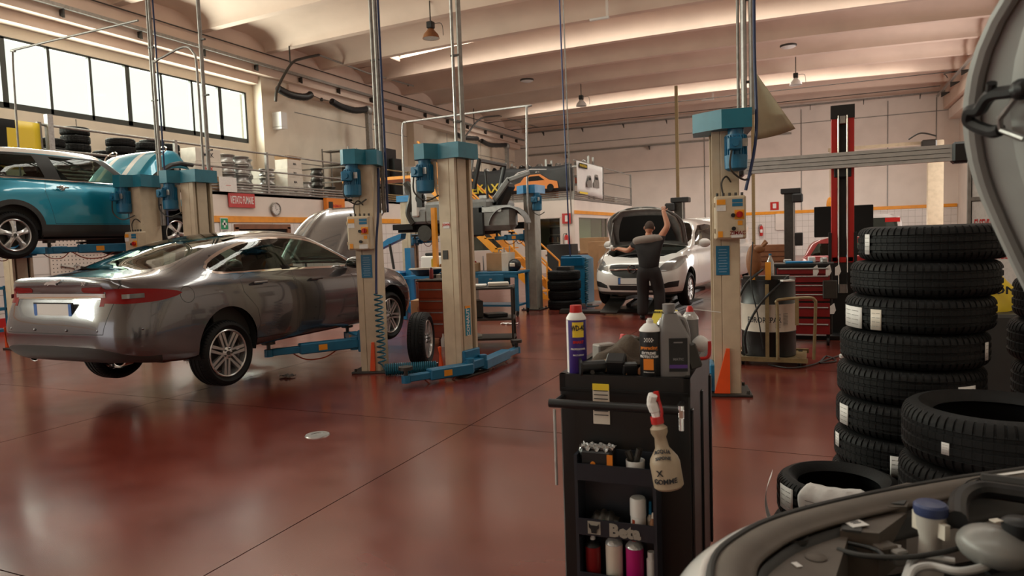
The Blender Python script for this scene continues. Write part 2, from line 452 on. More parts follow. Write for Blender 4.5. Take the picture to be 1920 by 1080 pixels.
# ceiling: vaulted concrete beams across the hall, skylight slots in every fourth bay
PER = 2.85; KEY = [24.9 + PER * k for k in range(-11, 6)]
KEY = [y for y in KEY if YF - 1 < y < YB]
half = [(.0, 8.2), (.13, 8.2), (.16, 8.30), (.24, 8.40), (.40, 8.49), (.62, 8.56), (.8, 8.60), (.98, 8.62)]
def is_sky(y0): return any(abs(y0 + PER / 2 - s) < .3 for s in (0.67, 12.07, 23.47, 34.87))
CX0, CX1 = -17.5, 5.7
NX = 10
def ck(x, z): return z + (.2 + .3 * (z - 8.2) / .42) * (1 - ((x + 5.9) / 11.6) ** 2)
mb = MB()
for y0 in [KEY[0] - PER] + KEY:
    sky = is_sky(y0)
    left = [(y0 + a, z) for a, z in half]
    right = [(y0 + PER - a, z) for a, z in reversed(half)]
    if sky: right[0] = (y0 + PER - .75, 8.62)
    segs = [left, right] if sky else [left + right]
    for prof in segs:
        mb.grid(lambda u, v, prof=prof: (CX0 + (CX1 - CX0) * u, prof[round(v * (len(prof) - 1))][0], ck(CX0 + (CX1 - CX0) * u, prof[round(v * (len(prof) - 1))][1])), NX, len(prof) - 1)
    if sky:
        for xa, xb in ((CX0, -15.3), (3.6, CX1)):
            mb.box(((xa + xb) / 2, y0 + PER / 2 + .115, 8.68), (xb - xa, 1.12, .03))
        for yy in (y0 + .98, y0 + PER - .75):
            mb.grid(lambda u, v, yy=yy: (CX0 + (CX1 - CX0) * u, yy, ck(CX0 + (CX1 - CX0) * u, 8.62) + .3 * v), NX, 1)
        for xx in (-15.3, 3.6): mb.box((xx, y0 + PER / 2 + .115, 8.86), (.03, 1.1, .34))
struct('ceiling', mb, 'ceil', sharp=40)
n = 4
for y0 in KEY:
    if is_sky(y0):
        mb = MB(); c = y0 + PER / 2
        for xx in [-15.28 + 18.86 * k / 8 for k in range(9)]: mb.box((xx, c + .115, ck(xx, 8.62) + .10), (.05, 1.1, .05))
        mb.tube([(-15.28 + 18.86 * k / 12, c + .2, ck(-15.28 + 18.86 * k / 12, 8.62) + .1) for k in range(13)], .025, 6)
        w = struct('window_%d' % n, mb, 'steel'); n += 1
        mb = MB(); mb.grid(lambda u, v: (-15.28 + 18.86 * u, c - .44 + 1.1 * v, ck(-15.28 + 18.86 * u, 8.62) + .12), 12, 1); g = mb.build('pane', 'clear', w); g['kind'] = 'structure'
# edge beams
mb = MB()
mb.box(((WX + CX0) / 2, (YB + YF) / 2, 8.45), (CX0 - WX, YB - YF, 2.06))
mb.box((WX + .19, (YF + 19) / 2, 7.29), (.38, 19 - YF, .28))
mb.box((WX + .25, (20.4 + 41.8) / 2, 7.30), (.5, 21.4, .25))
struct('trim_3', mb, 'ceil')
mb = MB(); mb.box((CX1 + .4, (YB + YF) / 2, 8.3), (.8, YB - YF, 2.0)); struct('trim_4', mb, 'ceil')
mb = MB(); mb.box((CX1 + .45, (26 + 41.8) / 2, 7.0), (.5, 15.8, .5)); struct('trim_5', mb, 'wallp')
# back wall
mb = MB(); mb.box(((WX + RX) / 2, YB + .15, 4.7), (RX - WX + .6, .3, 9.6)); bw = struct('wall_back', mb, 'wallp')
mb = MB()
mb.box(((WX + RX) / 2, YB - .012, 5.27), (RX - WX, .02, .05)); mb.box(((WX + RX) / 2, YB - .012, 7.25), (RX - WX, .02, .04))
for x in (-7.75, -6.2, -1.0, 3.2, 5.4): mb.box((x, YB - .012, 4.5), (.05, .02, 7.0))
struct('trim_6', mb, 'gsteel')
mb = MB(); mb.box((1.0, YB - .02, 1.16), (10.7, .03, 2.32)); struct('trim_7', mb, 'tileX')
mb = MB(); mb.box((1.0, YB - .03, 2.42), (10.7, .04, .17)); struct('trim_8', mb, 'yorange')
# right wall
mb = MB(); mb.box((RX + .15, (34.2 + YB) / 2, 4.7), (.3, YB - 34.2, 9.6)); mb.box((RX + .15, (YF + 27.8) / 2, 4.7), (.3, 27.8 - YF, 9.6))
mb.box((RX + .15, 31, 7.4), (.3, 6.4, 4.2)); struct('wall_right', mb, 'wallp')
mb = MB(); mb.box((RX - .1, 36.2, 4), (.4, .7, 8)); mb.box((RX - .1, 27.4, 4), (.4, .7, 8)); struct('trim_9', mb, 'wallp')
# wall behind the camera with an open gate
mb = MB()
mb.box((-16.5, YF - .15, 4.7), (4, .3, 9.6)); mb.box((.4, YF - .15, 4.7), (12.2, .3, 9.6)); mb.box((-10, YF - .15, 7.3), (9, .3, 4.4)); struct('wall_front', mb, 'wall')

# storage wall under the mezzanine, mezzanine slab, office block
Z3 = 3.02
mb = MB()
mb.box((BX - .1, (YF + 16.8) / 2, 2.75), (.2, 16.8 - YF, .66)); mb.box((BX - .1, (16.8 + 27.35) / 2, 2.75), (.2, 27.35 - 16.8, .66))
mb.box((BX - .1, (YF + 27.35) / 2, 1.21), (.2, 27.35 - YF, 2.42)); struct('wall_storage', mb, 'wallp')
mb = MB(); mb.box((BX + .012, (YF + 14.9) / 2, 1.11), (.02, 14.9 - YF, 2.22)); mb.box((BX + .012, (16.3 + 27.3) / 2, 1.11), (.02, 11, 2.22)); struct('trim_10', mb, 'tileY')
mb = MB(); mb.box((BX + .02, (YF + 27.3) / 2, 2.33), (.03, 27.3 - YF, .17)); struct('trim_11', mb, 'yorange')
mb = MB(); mb.box((BX + .03, (YF + 14.9) / 2, .14), (.03, 14.9 - YF, .28)); struct('baseboard_left', mb, 'red')
mb = MB()
mb.box(((WX + BX) / 2, (YF + 27.4) / 2, Z3 + .04), (BX - WX, 27.4 - YF, .12)); mb.box(((WX - 9.27) / 2, 32.15, Z3 + .04), (-9.27 - WX, 9.6, .12))
struct('mezzanine_floor', mb, 'gsteel')
# office front (y = 27.35) and side (x = -9.27), with window openings
def wall_holes(mb, u0, u1, z0, z1, holes, fn, t):
    """boxes round rectangular holes; fn(uc, zc, du, dz) adds one"""
    us = u0
    for (a, b, c, d) in sorted(holes):
        fn((us + a) / 2, (z0 + z1) / 2, a - us, z1 - z0)
        fn((a + b) / 2, (z0 + c) / 2, b - a, c - z0); fn((a + b) / 2, (d + z1) / 2, b - a, z1 - d)
        us = b
    fn((us + u1) / 2, (z0 + z1) / 2, u1 - us, z1 - z0)
FW = [(-14.6, -12.6, 1.0, 2.35), (-11.3, -9.9, .95, 2.3)]
mb = MB(); wall_holes(mb, BX, -9.28, 0, Z3, FW, lambda u, z, du, dz: mb.box((u, 27.45, z), (du, .2, dz)), .2)
struct('wall_office_front', mb, 'wallp')
SW = [(27.9, 32.3, .95, 2.3), (33.4, 36.2, .95, 2.3)]
mb = MB(); wall_holes(mb, 27.36, 36.9, 0, Z3, SW, lambda u, z, du, dz: mb.box((-9.37, u, z), (.2, du, dz)), .2)
mb.box((-14, 36.9, 1.5), (9.4, .2, 3.0)); struct('wall_office_side', mb, 'wallp')
n = 8
for a, b, c, d in FW:
    mb = MB()
    for z in (c, d): mb.box(((a + b) / 2, 27.42, z), (b - a, .1, .05))
    for x in (a, b): mb.box((x, 27.42, (c + d) / 2), (.05, .1, d - c))
    w = struct('window_%d' % n, mb, 'white'); n += 1
    mb = MB(); mb.box(((a + b) / 2, 27.44, (c + d) / 2), (b - a, .006, d - c)); g = mb.build('pane', 'clear', w); g['kind'] = 'structure'
for a, b, c, d in SW:
    mb = MB()
    for z in (c, d): mb.box((-9.34, (a + b) / 2, z), (.1, b - a, .05))
    for y in (a, b): mb.box((-9.34, y, (c + d) / 2), (.1, .05, d - c))
    w = struct('window_%d' % n, mb, 'white'); n += 1
    mb = MB(); mb.box((-9.36, (a + b) / 2, (c + d) / 2), (.006, b - a, d - c)); g = mb.build('pane', 'clear', w); g['kind'] = 'structure'
mb = MB(); mb.box((-9.25, 31.8, 2.5), (.03, 9, .14)); struct('trim_12', mb, 'yorange')
# office interior: a greenish back partition, shelving and lit tubes
mb = MB(); mb.box((-12.2, 31.5, 1.5), (5.6, .1, 2.9)); struct('wall_office_inner', mb, mat('pale_green_partition', (.38, .42, .30), .7))
# ================================================================ WHEELS, TYRES, CAR BODIES
_tm = {}
def tyre_mesh(r, w, rin, lugs=64, n=None):
    """new tyre: three tread grooves, ribbed shoulders, sidewalls and a hollow inside; axis z, centred"""
    k = (round(r, 3), round(w, 3), round(rin, 3), lugs)
    if k in _tm: return _tm[k]
    h = w / 2
    prof = []                                   # (radius, z, lug?)
    prof += [(rin, -h * .62, 0), (rin + .012, -h * .80, 0), (rin + (r - rin) * .45, -h * 1.0, 0), (r - .028, -h * .93, 0), (r - .012, -h * .82, 1), (r - .003, -h * .66, 1), (r - .001, -h * .56, 1)]
    for c in (-.42, 0.0, .42):
        prof += [(r, h * (c - .09), 0), (r - .007, h * (c - .055), 0), (r - .007, h * (c + .055), 0), (r, h * (c + .09), 0)]
    prof += [(r - .001, h * .56, 1), (r - .003, h * .66, 1), (r - .012, h * .82, 1), (r - .028, h * .93, 0), (rin + (r - rin) * .45, h * 1.0, 0), (rin + .012, h * .80, 0), (rin, h * .62, 0)]
    prof += [(rin + .03, h * .5, 0), (r - .03, h * .4, 0), (r - .03, -h * .4, 0), (rin + .03, -h * .5, 0)]
    m = len(prof); vs = []; steps = []
    for i in range(lugs):
        a = 2 * PI / lugs
        steps += [(i * a, 0), (i * a + a * .70, 0), (i * a + a * .74, 1), (i * a + a * .96, 1)]
    for a, gr in steps:
        for q, (rr, z, lug) in enumerate(prof):
            d = .007 if (gr and lug) else (.0014 if (gr and 7 <= q <= m - 12) else 0)
            vs.append(((rr - d) * math.cos(a), (rr - d) * math.sin(a), z))
    fs = []
    N = len(steps)
    for i in range(N):
        j = (i + 1) % N
        for q in range(m):
            p = (q + 1) % m
            fs.append((i * m + q, j * m + q, j * m + p, i * m + p))
    _tm[k] = (vs, fs)
    return _tm[k]

def wheel(name, parent, loc, style, r=.335, w=.225, rr=.235, side=-1, tyre_lugs=60, rz=0, loose=False):
    """road wheel, axis along local y, outer face on side (-1 = towards -y); tyre mesh with the rim as its child"""
    vs, fs = tyre_mesh(r, w, rr, tyre_lugs)
    mb = MB(); mb.add([(x, z, y) for x, y, z in vs], fs)
    t = mb.build(name, 'rubber', parent, loc, sharp=30)
    if rz: t.rotation_euler = (0, rz, 0)
    s = side; h = w / 2
    mb = MB()
    mb.lathe([(rr + .004, s * h * .80), (rr - .006, s * h * .86), (rr - .016, s * h * .80), (rr - .022, s * h * .5), (rr - .03, -s * h * .3), (rr - .02, -s * h * .8)], 40, axis='y')
    yo = s * h * .66
    if style == 'seven':
        for k in range(7):
            a = 2 * PI * k / 7 + .2
            for off in (-.11, .11):
                pts = []
                ca, sa = math.cos(a), math.sin(a); c2, s2 = math.cos(a + off * .9), math.sin(a + off * .9)
                i0 = Vector((ca * .045 - sa * off * .22, yo + s * .004, sa * .045 + ca * off * .22)); o0 = Vector((c2 * (rr - .014), s * h * .74, s2 * (rr - .014)))
                dd = (o0 - i0).normalized(); wv = Vector((-dd.z, 0, dd.x))
                a1, a2 = .010, .017
                vsx = [i0 - wv * a1, i0 + wv * a1, o0 + wv * a2, o0 - wv * a2]
                vsx += [v + Vector((0, -s * .035, 0)) for v in vsx]
                mb.add(vsx, [(0, 1, 2, 3), (7, 6, 5, 4), (0, 4, 5, 1), (1, 5, 6, 2), (2, 6, 7, 3), (3, 7, 4, 0)])
        mb.lathe([(0, yo + s * .012), (.03, yo + s * .012), (.062, yo + s * .002), (.066, yo - s * .04)], 24, axis='y')
    elif style == 'five':
        for k in range(5):
            a = 2 * PI * k / 5 + .35
            ca, sa = math.cos(a), math.sin(a); wv = Vector((-sa, 0, ca))
            prof = [(.03, .030, .012), (.09, .026, .016), (.14, .031, .008), (rr - .012, .045, -.004)]
            vsx = []
            for rd, hw, oy in prof:
                c = Vector((ca * rd, yo + s * oy, sa * rd))
                vsx += [c - wv * hw, c + s * Vector((0, .010, 0)), c + wv * hw, c + wv * hw - Vector((0, s * .03, 0)), c - wv * hw - Vector((0, s * .03, 0))]
            fsx = []
            for i in range(3):
                for q in range(5): fsx.append((i * 5 + q, i * 5 + (q + 1) % 5, i * 5 + 5 + (q + 1) % 5, i * 5 + 5 + q))
            mb.add(vsx, fsx)
        mb.lathe([(0, yo + s * .022), (.035, yo + s * .022), (.055, yo + s * .012), (.07, yo - s * .03)], 24, axis='y')
    else:                                        # plain disc with slots
        for k in range(9):
            a = 2 * PI * k / 9
            mb.box((math.cos(a) * rr * .62, yo, math.sin(a) * rr * .62), (rr * .78, .02, .035), ry=-a)
        mb.lathe([(0, yo + s * .012), (.05, yo + s * .008), (.07, yo - s * .03)], 24, axis='y')
    rim = mb.build('rim', 'rim', t)
    mb = MB()
    mb.lathe([(0, yo - s * .06), (rr - .06, yo - s * .062), (rr - .055, yo - s * .075), (0, yo - s * .078)], 32, axis='y')
    mb.box((.12, yo - s * .06, .0), (.06, .05, .13))
    mb.build('brake_disc', 'dsteel', t)
    mb = MB()
    for k in range(5):
        a = 2 * PI * k / 5; mb.cyl((math.cos(a) * .045, yo, math.sin(a) * .045), (math.cos(a) * .045, yo + s * .018, math.sin(a) * .045), .009, n=8)
    mb.cyl((0, yo, 0), (0, yo + s * (.016 if style == 'seven' else .026), 0), .022, n=16)
    mb.build('wheel_nut', 'dsteel', t)
    return t

def crom(p0, p1, p2, p3, t):
    return .5 * ((2 * p1) + (-p0 + p2) * t + (2 * p0 - 5 * p1 + 4 * p2 - p3) * t * t + (-p0 + 3 * p1 - 3 * p2 + p3) * t ** 3)
def loft(rows, ku=5, kv=3):
    """rows of 3-D points (one side of the car, y <= 0 side given as +y) -> mirrored smooth bmesh"""
    rows = [[Vector(p) for p in r] for r in rows]
    R = []
    for r in rows:
        o = []
        for i in range(len(r) - 1):
            for j in range(kv):
                o.append(crom(r[max(i - 1, 0)], r[i], r[i + 1], r[min(i + 2, len(r) - 1)], j / kv))
        o.append(r[-1]); R.append(o)
    G = []
    for i in range(len(R) - 1):
        for j in range(ku):
            t = j / ku
            G.append([crom(R[max(i - 1, 0)][q], R[i][q], R[i + 1][q], R[min(i + 2, len(R) - 1)][q], t) for q in range(len(R[0]))])
    G.append(R[-1])
    bm = bmesh.new()
    for s in (1, -1):
        V = [[bm.verts.new((p.x, s * max(p.y, 0), p.z)) for p in r] for r in G]
        for i in range(len(G) - 1):
            for q in range(len(G[0]) - 1):
                f = (V[i][q], V[i + 1][q], V[i + 1][q + 1], V[i][q + 1])
                if s < 0: f = tuple(reversed(f))
                try: bm.faces.new(f)
                except ValueError: pass
    bmesh.ops.remove_doubles(bm, verts=bm.verts, dist=.0012)
    bmesh.ops.dissolve_degenerate(bm, dist=.0005, edges=bm.edges)
    bmesh.ops.recalc_face_normals(bm, faces=bm.faces)
    return bm
def inside(pt, poly):
    x, y = pt; c = False; n = len(poly)
    for i in range(n):
        x1, y1 = poly[i]; x2, y2 = poly[i - 1]
        if (y1 > y) != (y2 > y) and x < (x2 - x1) * (y - y1) / (y2 - y1) + x1: c = not c
    return c
AX = {'y': (0, 2), 'x': (1, 2), 'z': (0, 1)}
def cut(bm, poly, axis, keep):
    """cut the shell along a polygon seen along axis; keep(center, normal) limits the faces; returns the faces inside"""
    a, b = AX[axis]
    x0 = min(p[0] for p in poly); x1 = max(p[0] for p in poly); y0 = min(p[1] for p in poly); y1 = max(p[1] for p in poly)
    def near(f):
        if not keep(f.calc_center_median(), f.normal): return False
        us = [v.co[a] for v in f.verts]; ws = [v.co[b] for v in f.verts]
        return max(us) > x0 and min(us) < x1 and max(ws) > y0 and min(ws) < y1
    bm.normal_update()
    n = len(poly)
    for i in range(n):
        p, q = poly[i], poly[(i + 1) % n]
        if abs(p[0] - q[0]) + abs(p[1] - q[1]) < 1e-6: continue
        e0 = min(p[0], q[0]) - .02; e1 = max(p[0], q[0]) + .02; g0 = min(p[1], q[1]) - .02; g1 = max(p[1], q[1]) + .02
        fs = []
        for f in bm.faces:
            us = [v.co[a] for v in f.verts]; ws = [v.co[b] for v in f.verts]
            if max(us) > e0 and min(us) < e1 and max(ws) > g0 and min(ws) < g1 and near(f): fs.append(f)
        if not fs: continue
        geo = set(fs)
        for f in fs: geo.update(f.edges); geo.update(f.verts)
        co = [0, 0, 0]; no = [0, 0, 0]; co[a], co[b] = p
        no[a], no[b] = q[1] - p[1], -(q[0] - p[0])
        bmesh.ops.bisect_plane(bm, geom=list(geo), plane_co=co, plane_no=Vector(no).normalized(), dist=1e-5)
    res = []
    for f in bm.faces:
        c = f.calc_center_median()
        if x0 <= c[a] <= x1 and y0 <= c[b] <= y1 and keep(c, f.normal) and inside((c[a], c[b]), poly): res.append(f)
    return res
def grow(poly, d):
    n = len(poly); area2 = sum(poly[i][0] * poly[(i + 1) % n][1] - poly[(i + 1) % n][0] * poly[i][1] for i in range(n))
    s = 1 if area2 > 0 else -1; out = []
    for i in range(n):
        p0, p1, p2 = Vector(poly[i - 1]), Vector(poly[i]), Vector(poly[(i + 1) % n])
        e1 = (p1 - p0).normalized(); e2 = (p2 - p1).normalized()
        n1 = Vector((e1.y, -e1.x)) * s; n2 = Vector((e2.y, -e2.x)) * s; m = (n1 + n2)
        m = m.normalized() if m.length > 1e-6 else n1
        k = d / max(.4, m.dot(n1)); out.append((p1.x + m.x * k, p1.y + m.y * k))
    return out
def spl(poly, k=4):
    """smooth closed outline"""
    n = len(poly); o = []
    P = [Vector(p) for p in poly]
    for i in range(n):
        for j in range(k): q = crom(P[i - 1], P[i], P[(i + 1) % n], P[(i + 2) % n], j / k); o.append((q.x, q.y))
    return o
def extract(bm, faces, name, m, parent, push=0.0, sharp=50):
    """lift faces out of the shell into a mesh of their own"""
    idx = {}; vs = []; fs = []
    for f in faces:
        t = []
        for v in f.verts:
            if v not in idx: idx[v] = len(vs); vs.append(v.co + v.normal * push)
            t.append(idx[v])
        fs.append(tuple(t))
    bmesh.ops.delete(bm, geom=list(faces), context='FACES')
    if not fs: return None
    me = bpy.data.meshes.new(name); me.from_pydata([tuple(v) for v in vs], [], fs); me.materials.append(M[m] if isinstance(m, str) else m)
    me.polygons.foreach_set('use_smooth', [True] * len(fs)); me.set_sharp_from_angle(angle=math.radians(sharp))
    o = bpy.data.objects.new(name, me); COL.objects.link(o); o.parent = parent
    return o
def seam(bm, poly, axis, keep, slot=1, w=.005):
    """a narrow dark gap along an outline"""
    out = cut(bm, poly, axis, keep)
    inn = set(cut(bm, grow(poly, -w), axis, keep))
    out = cut(bm, poly, axis, keep)
    for f in out:
        if f not in inn: f.material_index = slot
    return [f for f in out if f in inn]
def finish(bm, name, mats, parent, sharp=50):
    me = bpy.data.meshes.new(name); bm.to_mesh(me); bm.free()
    for m in mats: me.materials.append(M[m] if isinstance(m, str) else m)
    me.polygons.foreach_set('use_smooth', [True] * len(me.polygons)); me.set_sharp_from_angle(angle=math.radians(sharp))
    o = bpy.data.objects.new(name, me); COL.objects.link(o); o.parent = parent
    return o
def circle(cx, cz, r, n=28, bot=None):
    p = [(cx + r * math.cos(2 * PI * i / n), cz + r * math.sin(2 * PI * i / n)) for i in range(n)]
    return p
def arch(cx, cz, r, low, n=20):
    return [(cx + r * math.cos(PI * i / n), cz + r * math.sin(PI * i / n)) for i in range(n + 1)] + [(cx - r, low), (cx + r, low)]
def liner(parent, cx, cz, r, yo, yi):
    for s in (1, -1):
        mb = MB(); mb.lathe([(r, s * yo), (r, s * yi), (.05, s * yi)], 24, c=(cx, 0, cz), axis='y', a0=-.3, a1=PI + .3); mb.build('wheel_well', 'matt', parent)
def plate(parent, o, u, v, w=.52, h=.11):
    """blank number plate with its blue ends"""
    o = Vector(o); u = Vector(u).normalized(); v = Vector(v).normalized(); n = u.cross(v)
    mb = MB()
    mb.prism([(-w / 2 - .012, -h / 2 - .012), (w / 2 + .012, -h / 2 - .012), (w / 2 + .012, h / 2 + .012), (-w / 2 - .012, h / 2 + .012)], .012, o, u, v)
    p = mb.build('number_plate', 'black', parent)
    mb = MB(); mb.prism([(-w / 2, -h / 2), (w / 2, -h / 2), (w / 2, h / 2), (-w / 2, h / 2)], .004, o + n * .012, u, v); mb.build('plate_face', 'white', p)
    mb = MB()
    for s in (-1, 1): mb.prism([(s * w / 2 - (.04 if s > 0 else 0), -h / 2), (s * w / 2 + (.04 if s < 0 else 0), -h / 2), (s * w / 2 + (.04 if s < 0 else 0), h / 2), (s * w / 2 - (.04 if s > 0 else 0), h / 2)], .006, o + n * .012, u, v)
    mb.build('plate_band', 'inkb', p)
    return p
def seat(parent, x, y, z, m='cabin', rot=0):
    mb = MB(); mb.box((x, y, z + .30), (.50, .48, .14), bev=.05); mb.box((x - .30, y, z + .62), (.14, .46, .62), ry=-.22, bev=.05); mb.box((x - .40, y, z + .98), (.09, .24, .16), ry=-.2, bev=.04)
    return mb.build('seat', m, parent)
# ---------------------------------------------------------------- grey saloon (rear axle at the origin, nose +x)
def make_saloon():
    root = thing('saloon_car', 'graphite grey four-door saloon raised on a lift, bonnet open, rear end towards the viewer', 'car', (-6.36, 5.2, .285), PI / 2)
    def st(x, w, zb, top, zt=None, b=None, zbot=.22):
        """w: half widths for sill..belt, top: list of (y, z) x4 above the belt"""
        ys = [w * .72, w * .93, w * .985, w, w * .972, w * .90] if b is None else b
        z = [zbot + .04, zbot, .36, .62, zb - .12, zb]
        return [(x, y, q) for y, q in zip(ys, z)] + [(x, y, q) for y, q in top]
    rows = []
    # rear fascia from the centre line outwards
    xr = [-1.02, -1.05, -1.17, -1.185, -1.10, -1.115]; zr = [.30, .27, .37, .60, .86, .97]
    rows.append([(x, 0, z) for x, z in zip(xr, zr)] + [(-1.10, 0, 1.045), (-1.09, 0, 1.047), (-1.08, 0, 1.05), (-1.07, 0, 1.052)])
    rows.append([(x, .34, z) for x, z in zip(xr, zr)] + [(-1.10, .33, 1.042), (-1.09, .22, 1.045), (-1.08, .11, 1.05), (-1.07, 0, 1.052)])
    rows.append([(x + .02, .62, z) for x, z in zip(xr, zr)] + [(-1.075, .60, 1.03), (-1.06, .40, 1.04), (-1.055, .2, 1.05), (-1.05, 0, 1.055)])
    rows.append([(-.94, .70, .30), (-.96, .76, .27), (-1.08, .80, .37), (-1.09, .80, .60), (-1.02, .765, .86), (-1.02, .735, .965), (-1.0, .66, 1.02), (-.99, .45, 1.04), (-.985, .22, 1.055), (-.98, 0, 1.06)])
    rows.append([(-.82, .72, .29), (-.84, .82, .25), (-.92, .885, .37), (-.92, .895, .60), (-.88, .845, .86), (-.87, .80, .965), (-.86, .69, 1.025), (-.86, .48, 1.05), (-.86, .24, 1.067), (-.86, 0, 1.075)])
    rows.append(st(-.55, .925, .985, [(.70, 1.055), (.52, 1.085), (.26, 1.105), (0, 1.115)]))
    rows.append(st(-.25, .935, 1.00, [(.725, 1.115), (.56, 1.175), (.28, 1.205), (0, 1.215)]))
    rows.append(st(.15, .935, 1.00, [(.74, 1.19), (.585, 1.285), (.30, 1.325), (0, 1.335)]))
    rows.append(st(.60, .935, .995, [(.745, 1.245), (.60, 1.365), (.31, 1.41), (0, 1.42)]))
    rows.append(st(1.10, .935, .985, [(.745, 1.265), (.60, 1.395), (.31, 1.445), (0, 1.455)]))
    rows.append(st(1.55, .935, .975, [(.745, 1.235), (.60, 1.365), (.31, 1.415), (0, 1.43)]))
    rows.append(st(1.95, .935, .965, [(.765, 1.13), (.63, 1.225), (.33, 1.285), (0, 1.305)]))
    rows.append(st(2.35, .935, .955, [(.80, 1.01), (.68, 1.055), (.36, 1.11), (0, 1.13)]))
    rows.append(st(2.62, .93, .93, [(.775, .965), (.64, .985), (.34, 1.01), (0, 1.02)]))
    rows.append(st(3.0, .925, .88, [(.74, .91), (.60, .925), (.32, .945), (0, .955)]))
    rows.append([(3.35, .64, .25), (3.36, .80, .21), (3.40, .87, .36), (3.40, .875, .58), (3.38, .83, .72), (3.36, .77, .80), (3.34, .70, .82), (3.33, .56, .835), (3.32, .3, .85), (3.32, 0, .86)])
    rows.append([(3.6, .5, .27), (3.62, .60, .23), (3.70, .62, .36), (3.69, .62, .56), (3.62, .60, .68), (3.57, .58, .745), (3.53, .52, .765), (3.50, .4, .78), (3.48, .2, .79), (3.47, 0, .795)])
    rows.append([(3.68, 0, .27), (3.70, 0, .23), (3.79, 0, .36), (3.78, 0, .56), (3.70, 0, .68), (3.64, 0, .75), (3.60, 0, .77), (3.56, 0, .785), (3.53, 0, .795), (3.52, 0, .80)])
    bm = loft(rows, 5, 3)
    R_ = lambda c, n: c.y < -.35; L_ = lambda c, n: c.y > .35
    both = (('r', R_), ('l', L_))
    for cx in (0.0, 2.909):
        for nm, k in both:
            bmesh.ops.delete(bm, geom=cut(bm, arch(cx, .30, .375, -.1), 'y', k), context='FACES')
    side = spl([(-.13, 1.07), (.12, 1.20), (.55, 1.31), (1.05, 1.345), (1.50, 1.30), (1.85, 1.165), (2.08, 1.04), (2.02, .995), (1.5, 1.0), (.8, 1.012), (.10, 1.015)], 3)
    for nm, k in both:
        ring = cut(bm, grow(side, .024), 'y', k); inn = cut(bm, side, 'y', k)
        g = extract(bm, inn, 'side_window', 'glass', root); g['label'] = 'dark tinted side glass'
        sg = -1 if nm == 'r' else 1
        for xa, za, xb, zb2, wd in ((.97, 1.0, .86, 1.345, .085), (.20, 1.0, .02, 1.19, .03)):
            mb = MB(); mb.add([(xa - wd, sg * (.842 if xb > .5 else .825), za), (xa + wd * .4, sg * (.842 if xb > .5 else .825), za), (xb + wd * .4, sg * .645, zb2) if xb > .5 else (xb + wd * .4, sg * .705, zb2), (xb - wd, sg * .645, zb2) if xb > .5 else (xb - wd, sg * .705, zb2)], [(0, 1, 2, 3)])
            mb.build('window_pillar', 'black', root, thick=.012)
        ring = [f for f in cut(bm, grow(side, .024), 'y', k)]
        t = extract(bm, ring, 'window_trim', 'chrome', root, .002); t['label'] = 'polished chrome window surround'
        # door outlines
        rear = [(.30, .30), (.98, .28), (1.005, .60), (.99, .985), (.34, .992), (.20, .95), (.22, .80), (.38, .62), (.42, .45)]
        front = [(1.02, .28), (2.02, .28), (2.10, .5), (2.08, .80), (2.02, .955), (1.01, .982), (1.02, .60)]
        for q in (rear, front):
            f = seam(bm, q, 'y', k); extract(bm, f, 'door', 'jag', root)
    for nm, k in (('r', R_),):
        fuel = seam(bm, circle(-.47, .835, .078, 20), 'y', k)
    # rear light clusters: wrap round the corner
    for nm, k in both:
        lp = spl([(-1.13, .815), (-.90, .80), (-.68, .815), (-.52, .86), (-.66, .90), (-.88, .925), (-1.13, .93)], 2)
        f = cut(bm, lp, 'y', lambda c, n, k=k: k(c, n) and abs(c.y) > .60)
        l = extract(bm, f, 'rear_lamp', 'lampr', root, .002)
        mb = MB(); s = -1 if nm == 'r' else 1
        mb.grid(lambda u, v: (-1.045 + .16 * u, s * (.775 + .085 * u ** .7), .845 + .04 * v), 6, 2)
        mb.build('reversing_lamp', 'lampw', l)
    # boot-lid lamps and chrome bar, number plate recess
    bl = [(-.60, .895), (-.60, .955), (-.36, .95), (-.34, .93), (-.36, .905)]
    for s in (1, -1):
        p = [(y * s, z) for y, z in bl]
        f = cut(bm, p, 'x', lambda c, n: c.x < -1.0)
        extract(bm, f, 'boot_lamp', 'lampr', root, .003)
    f = cut(bm, [(-.62, .845), (.62, .845), (.62, .895), (-.62, .895)], 'x', lambda c, n: c.x < -1.0)
    extract(bm, f, 'chrome_bar', 'chrome', root, .006)
    f = seam(bm, [(-.66, .54), (.66, .54), (.74, .97), (.70, 1.012), (-.70, 1.012), (-.74, .97)], 'x', lambda c, n: c.x < -.9, w=.006)
    extract(bm, f, 'boot_lid', 'jag', root)
    # rear bumper lower dark valance, exhaust tips
    f = cut(bm, spl([(-.90, .15), (-.86, .33), (-.62, .415), (-.3, .43), (.3, .43), (.62, .415), (.86, .33), (.90, .15)], 2), 'x', lambda c, n: c.x < -.75)
    extract(bm, f, 'rear_valance', 'trim', root)
    # rear window, windscreen
    f = cut(bm, grow(spl([(-.60, .50), (-.60, -.50), (.18, -.565), (.58, -.47), (.58, .47), (.18, .565)], 3), .015), 'z', lambda c, n: c.z > 1.0)
    inn = cut(bm, spl([(-.60, .50), (-.60, -.50), (.18, -.565), (.58, -.47), (.58, .47), (.18, .565)], 3), 'z', lambda c, n: c.z > 1.0)
    g = extract(bm, inn, 'rear_window', 'glass', root)
    f = cut(bm, spl([(2.36, .66), (2.40, 0), (2.36, -.66), (1.62, -.56), (1.58, 0), (1.62, .56)], 3), 'z', lambda c, n: c.z > 1.0)
    extract(bm, f, 'windscreen', 'glass', root)
    # bonnet opening
    bon = [(2.50, .66), (2.50, -.66), (3.05, -.66), (3.42, -.52), (3.50, 0), (3.42, .52), (3.05, .66)]
    f = cut(bm, bon, 'z', lambda c, n: c.z > .7); bmesh.ops.delete(bm, geom=f, context='FACES')
    hoodrows = None
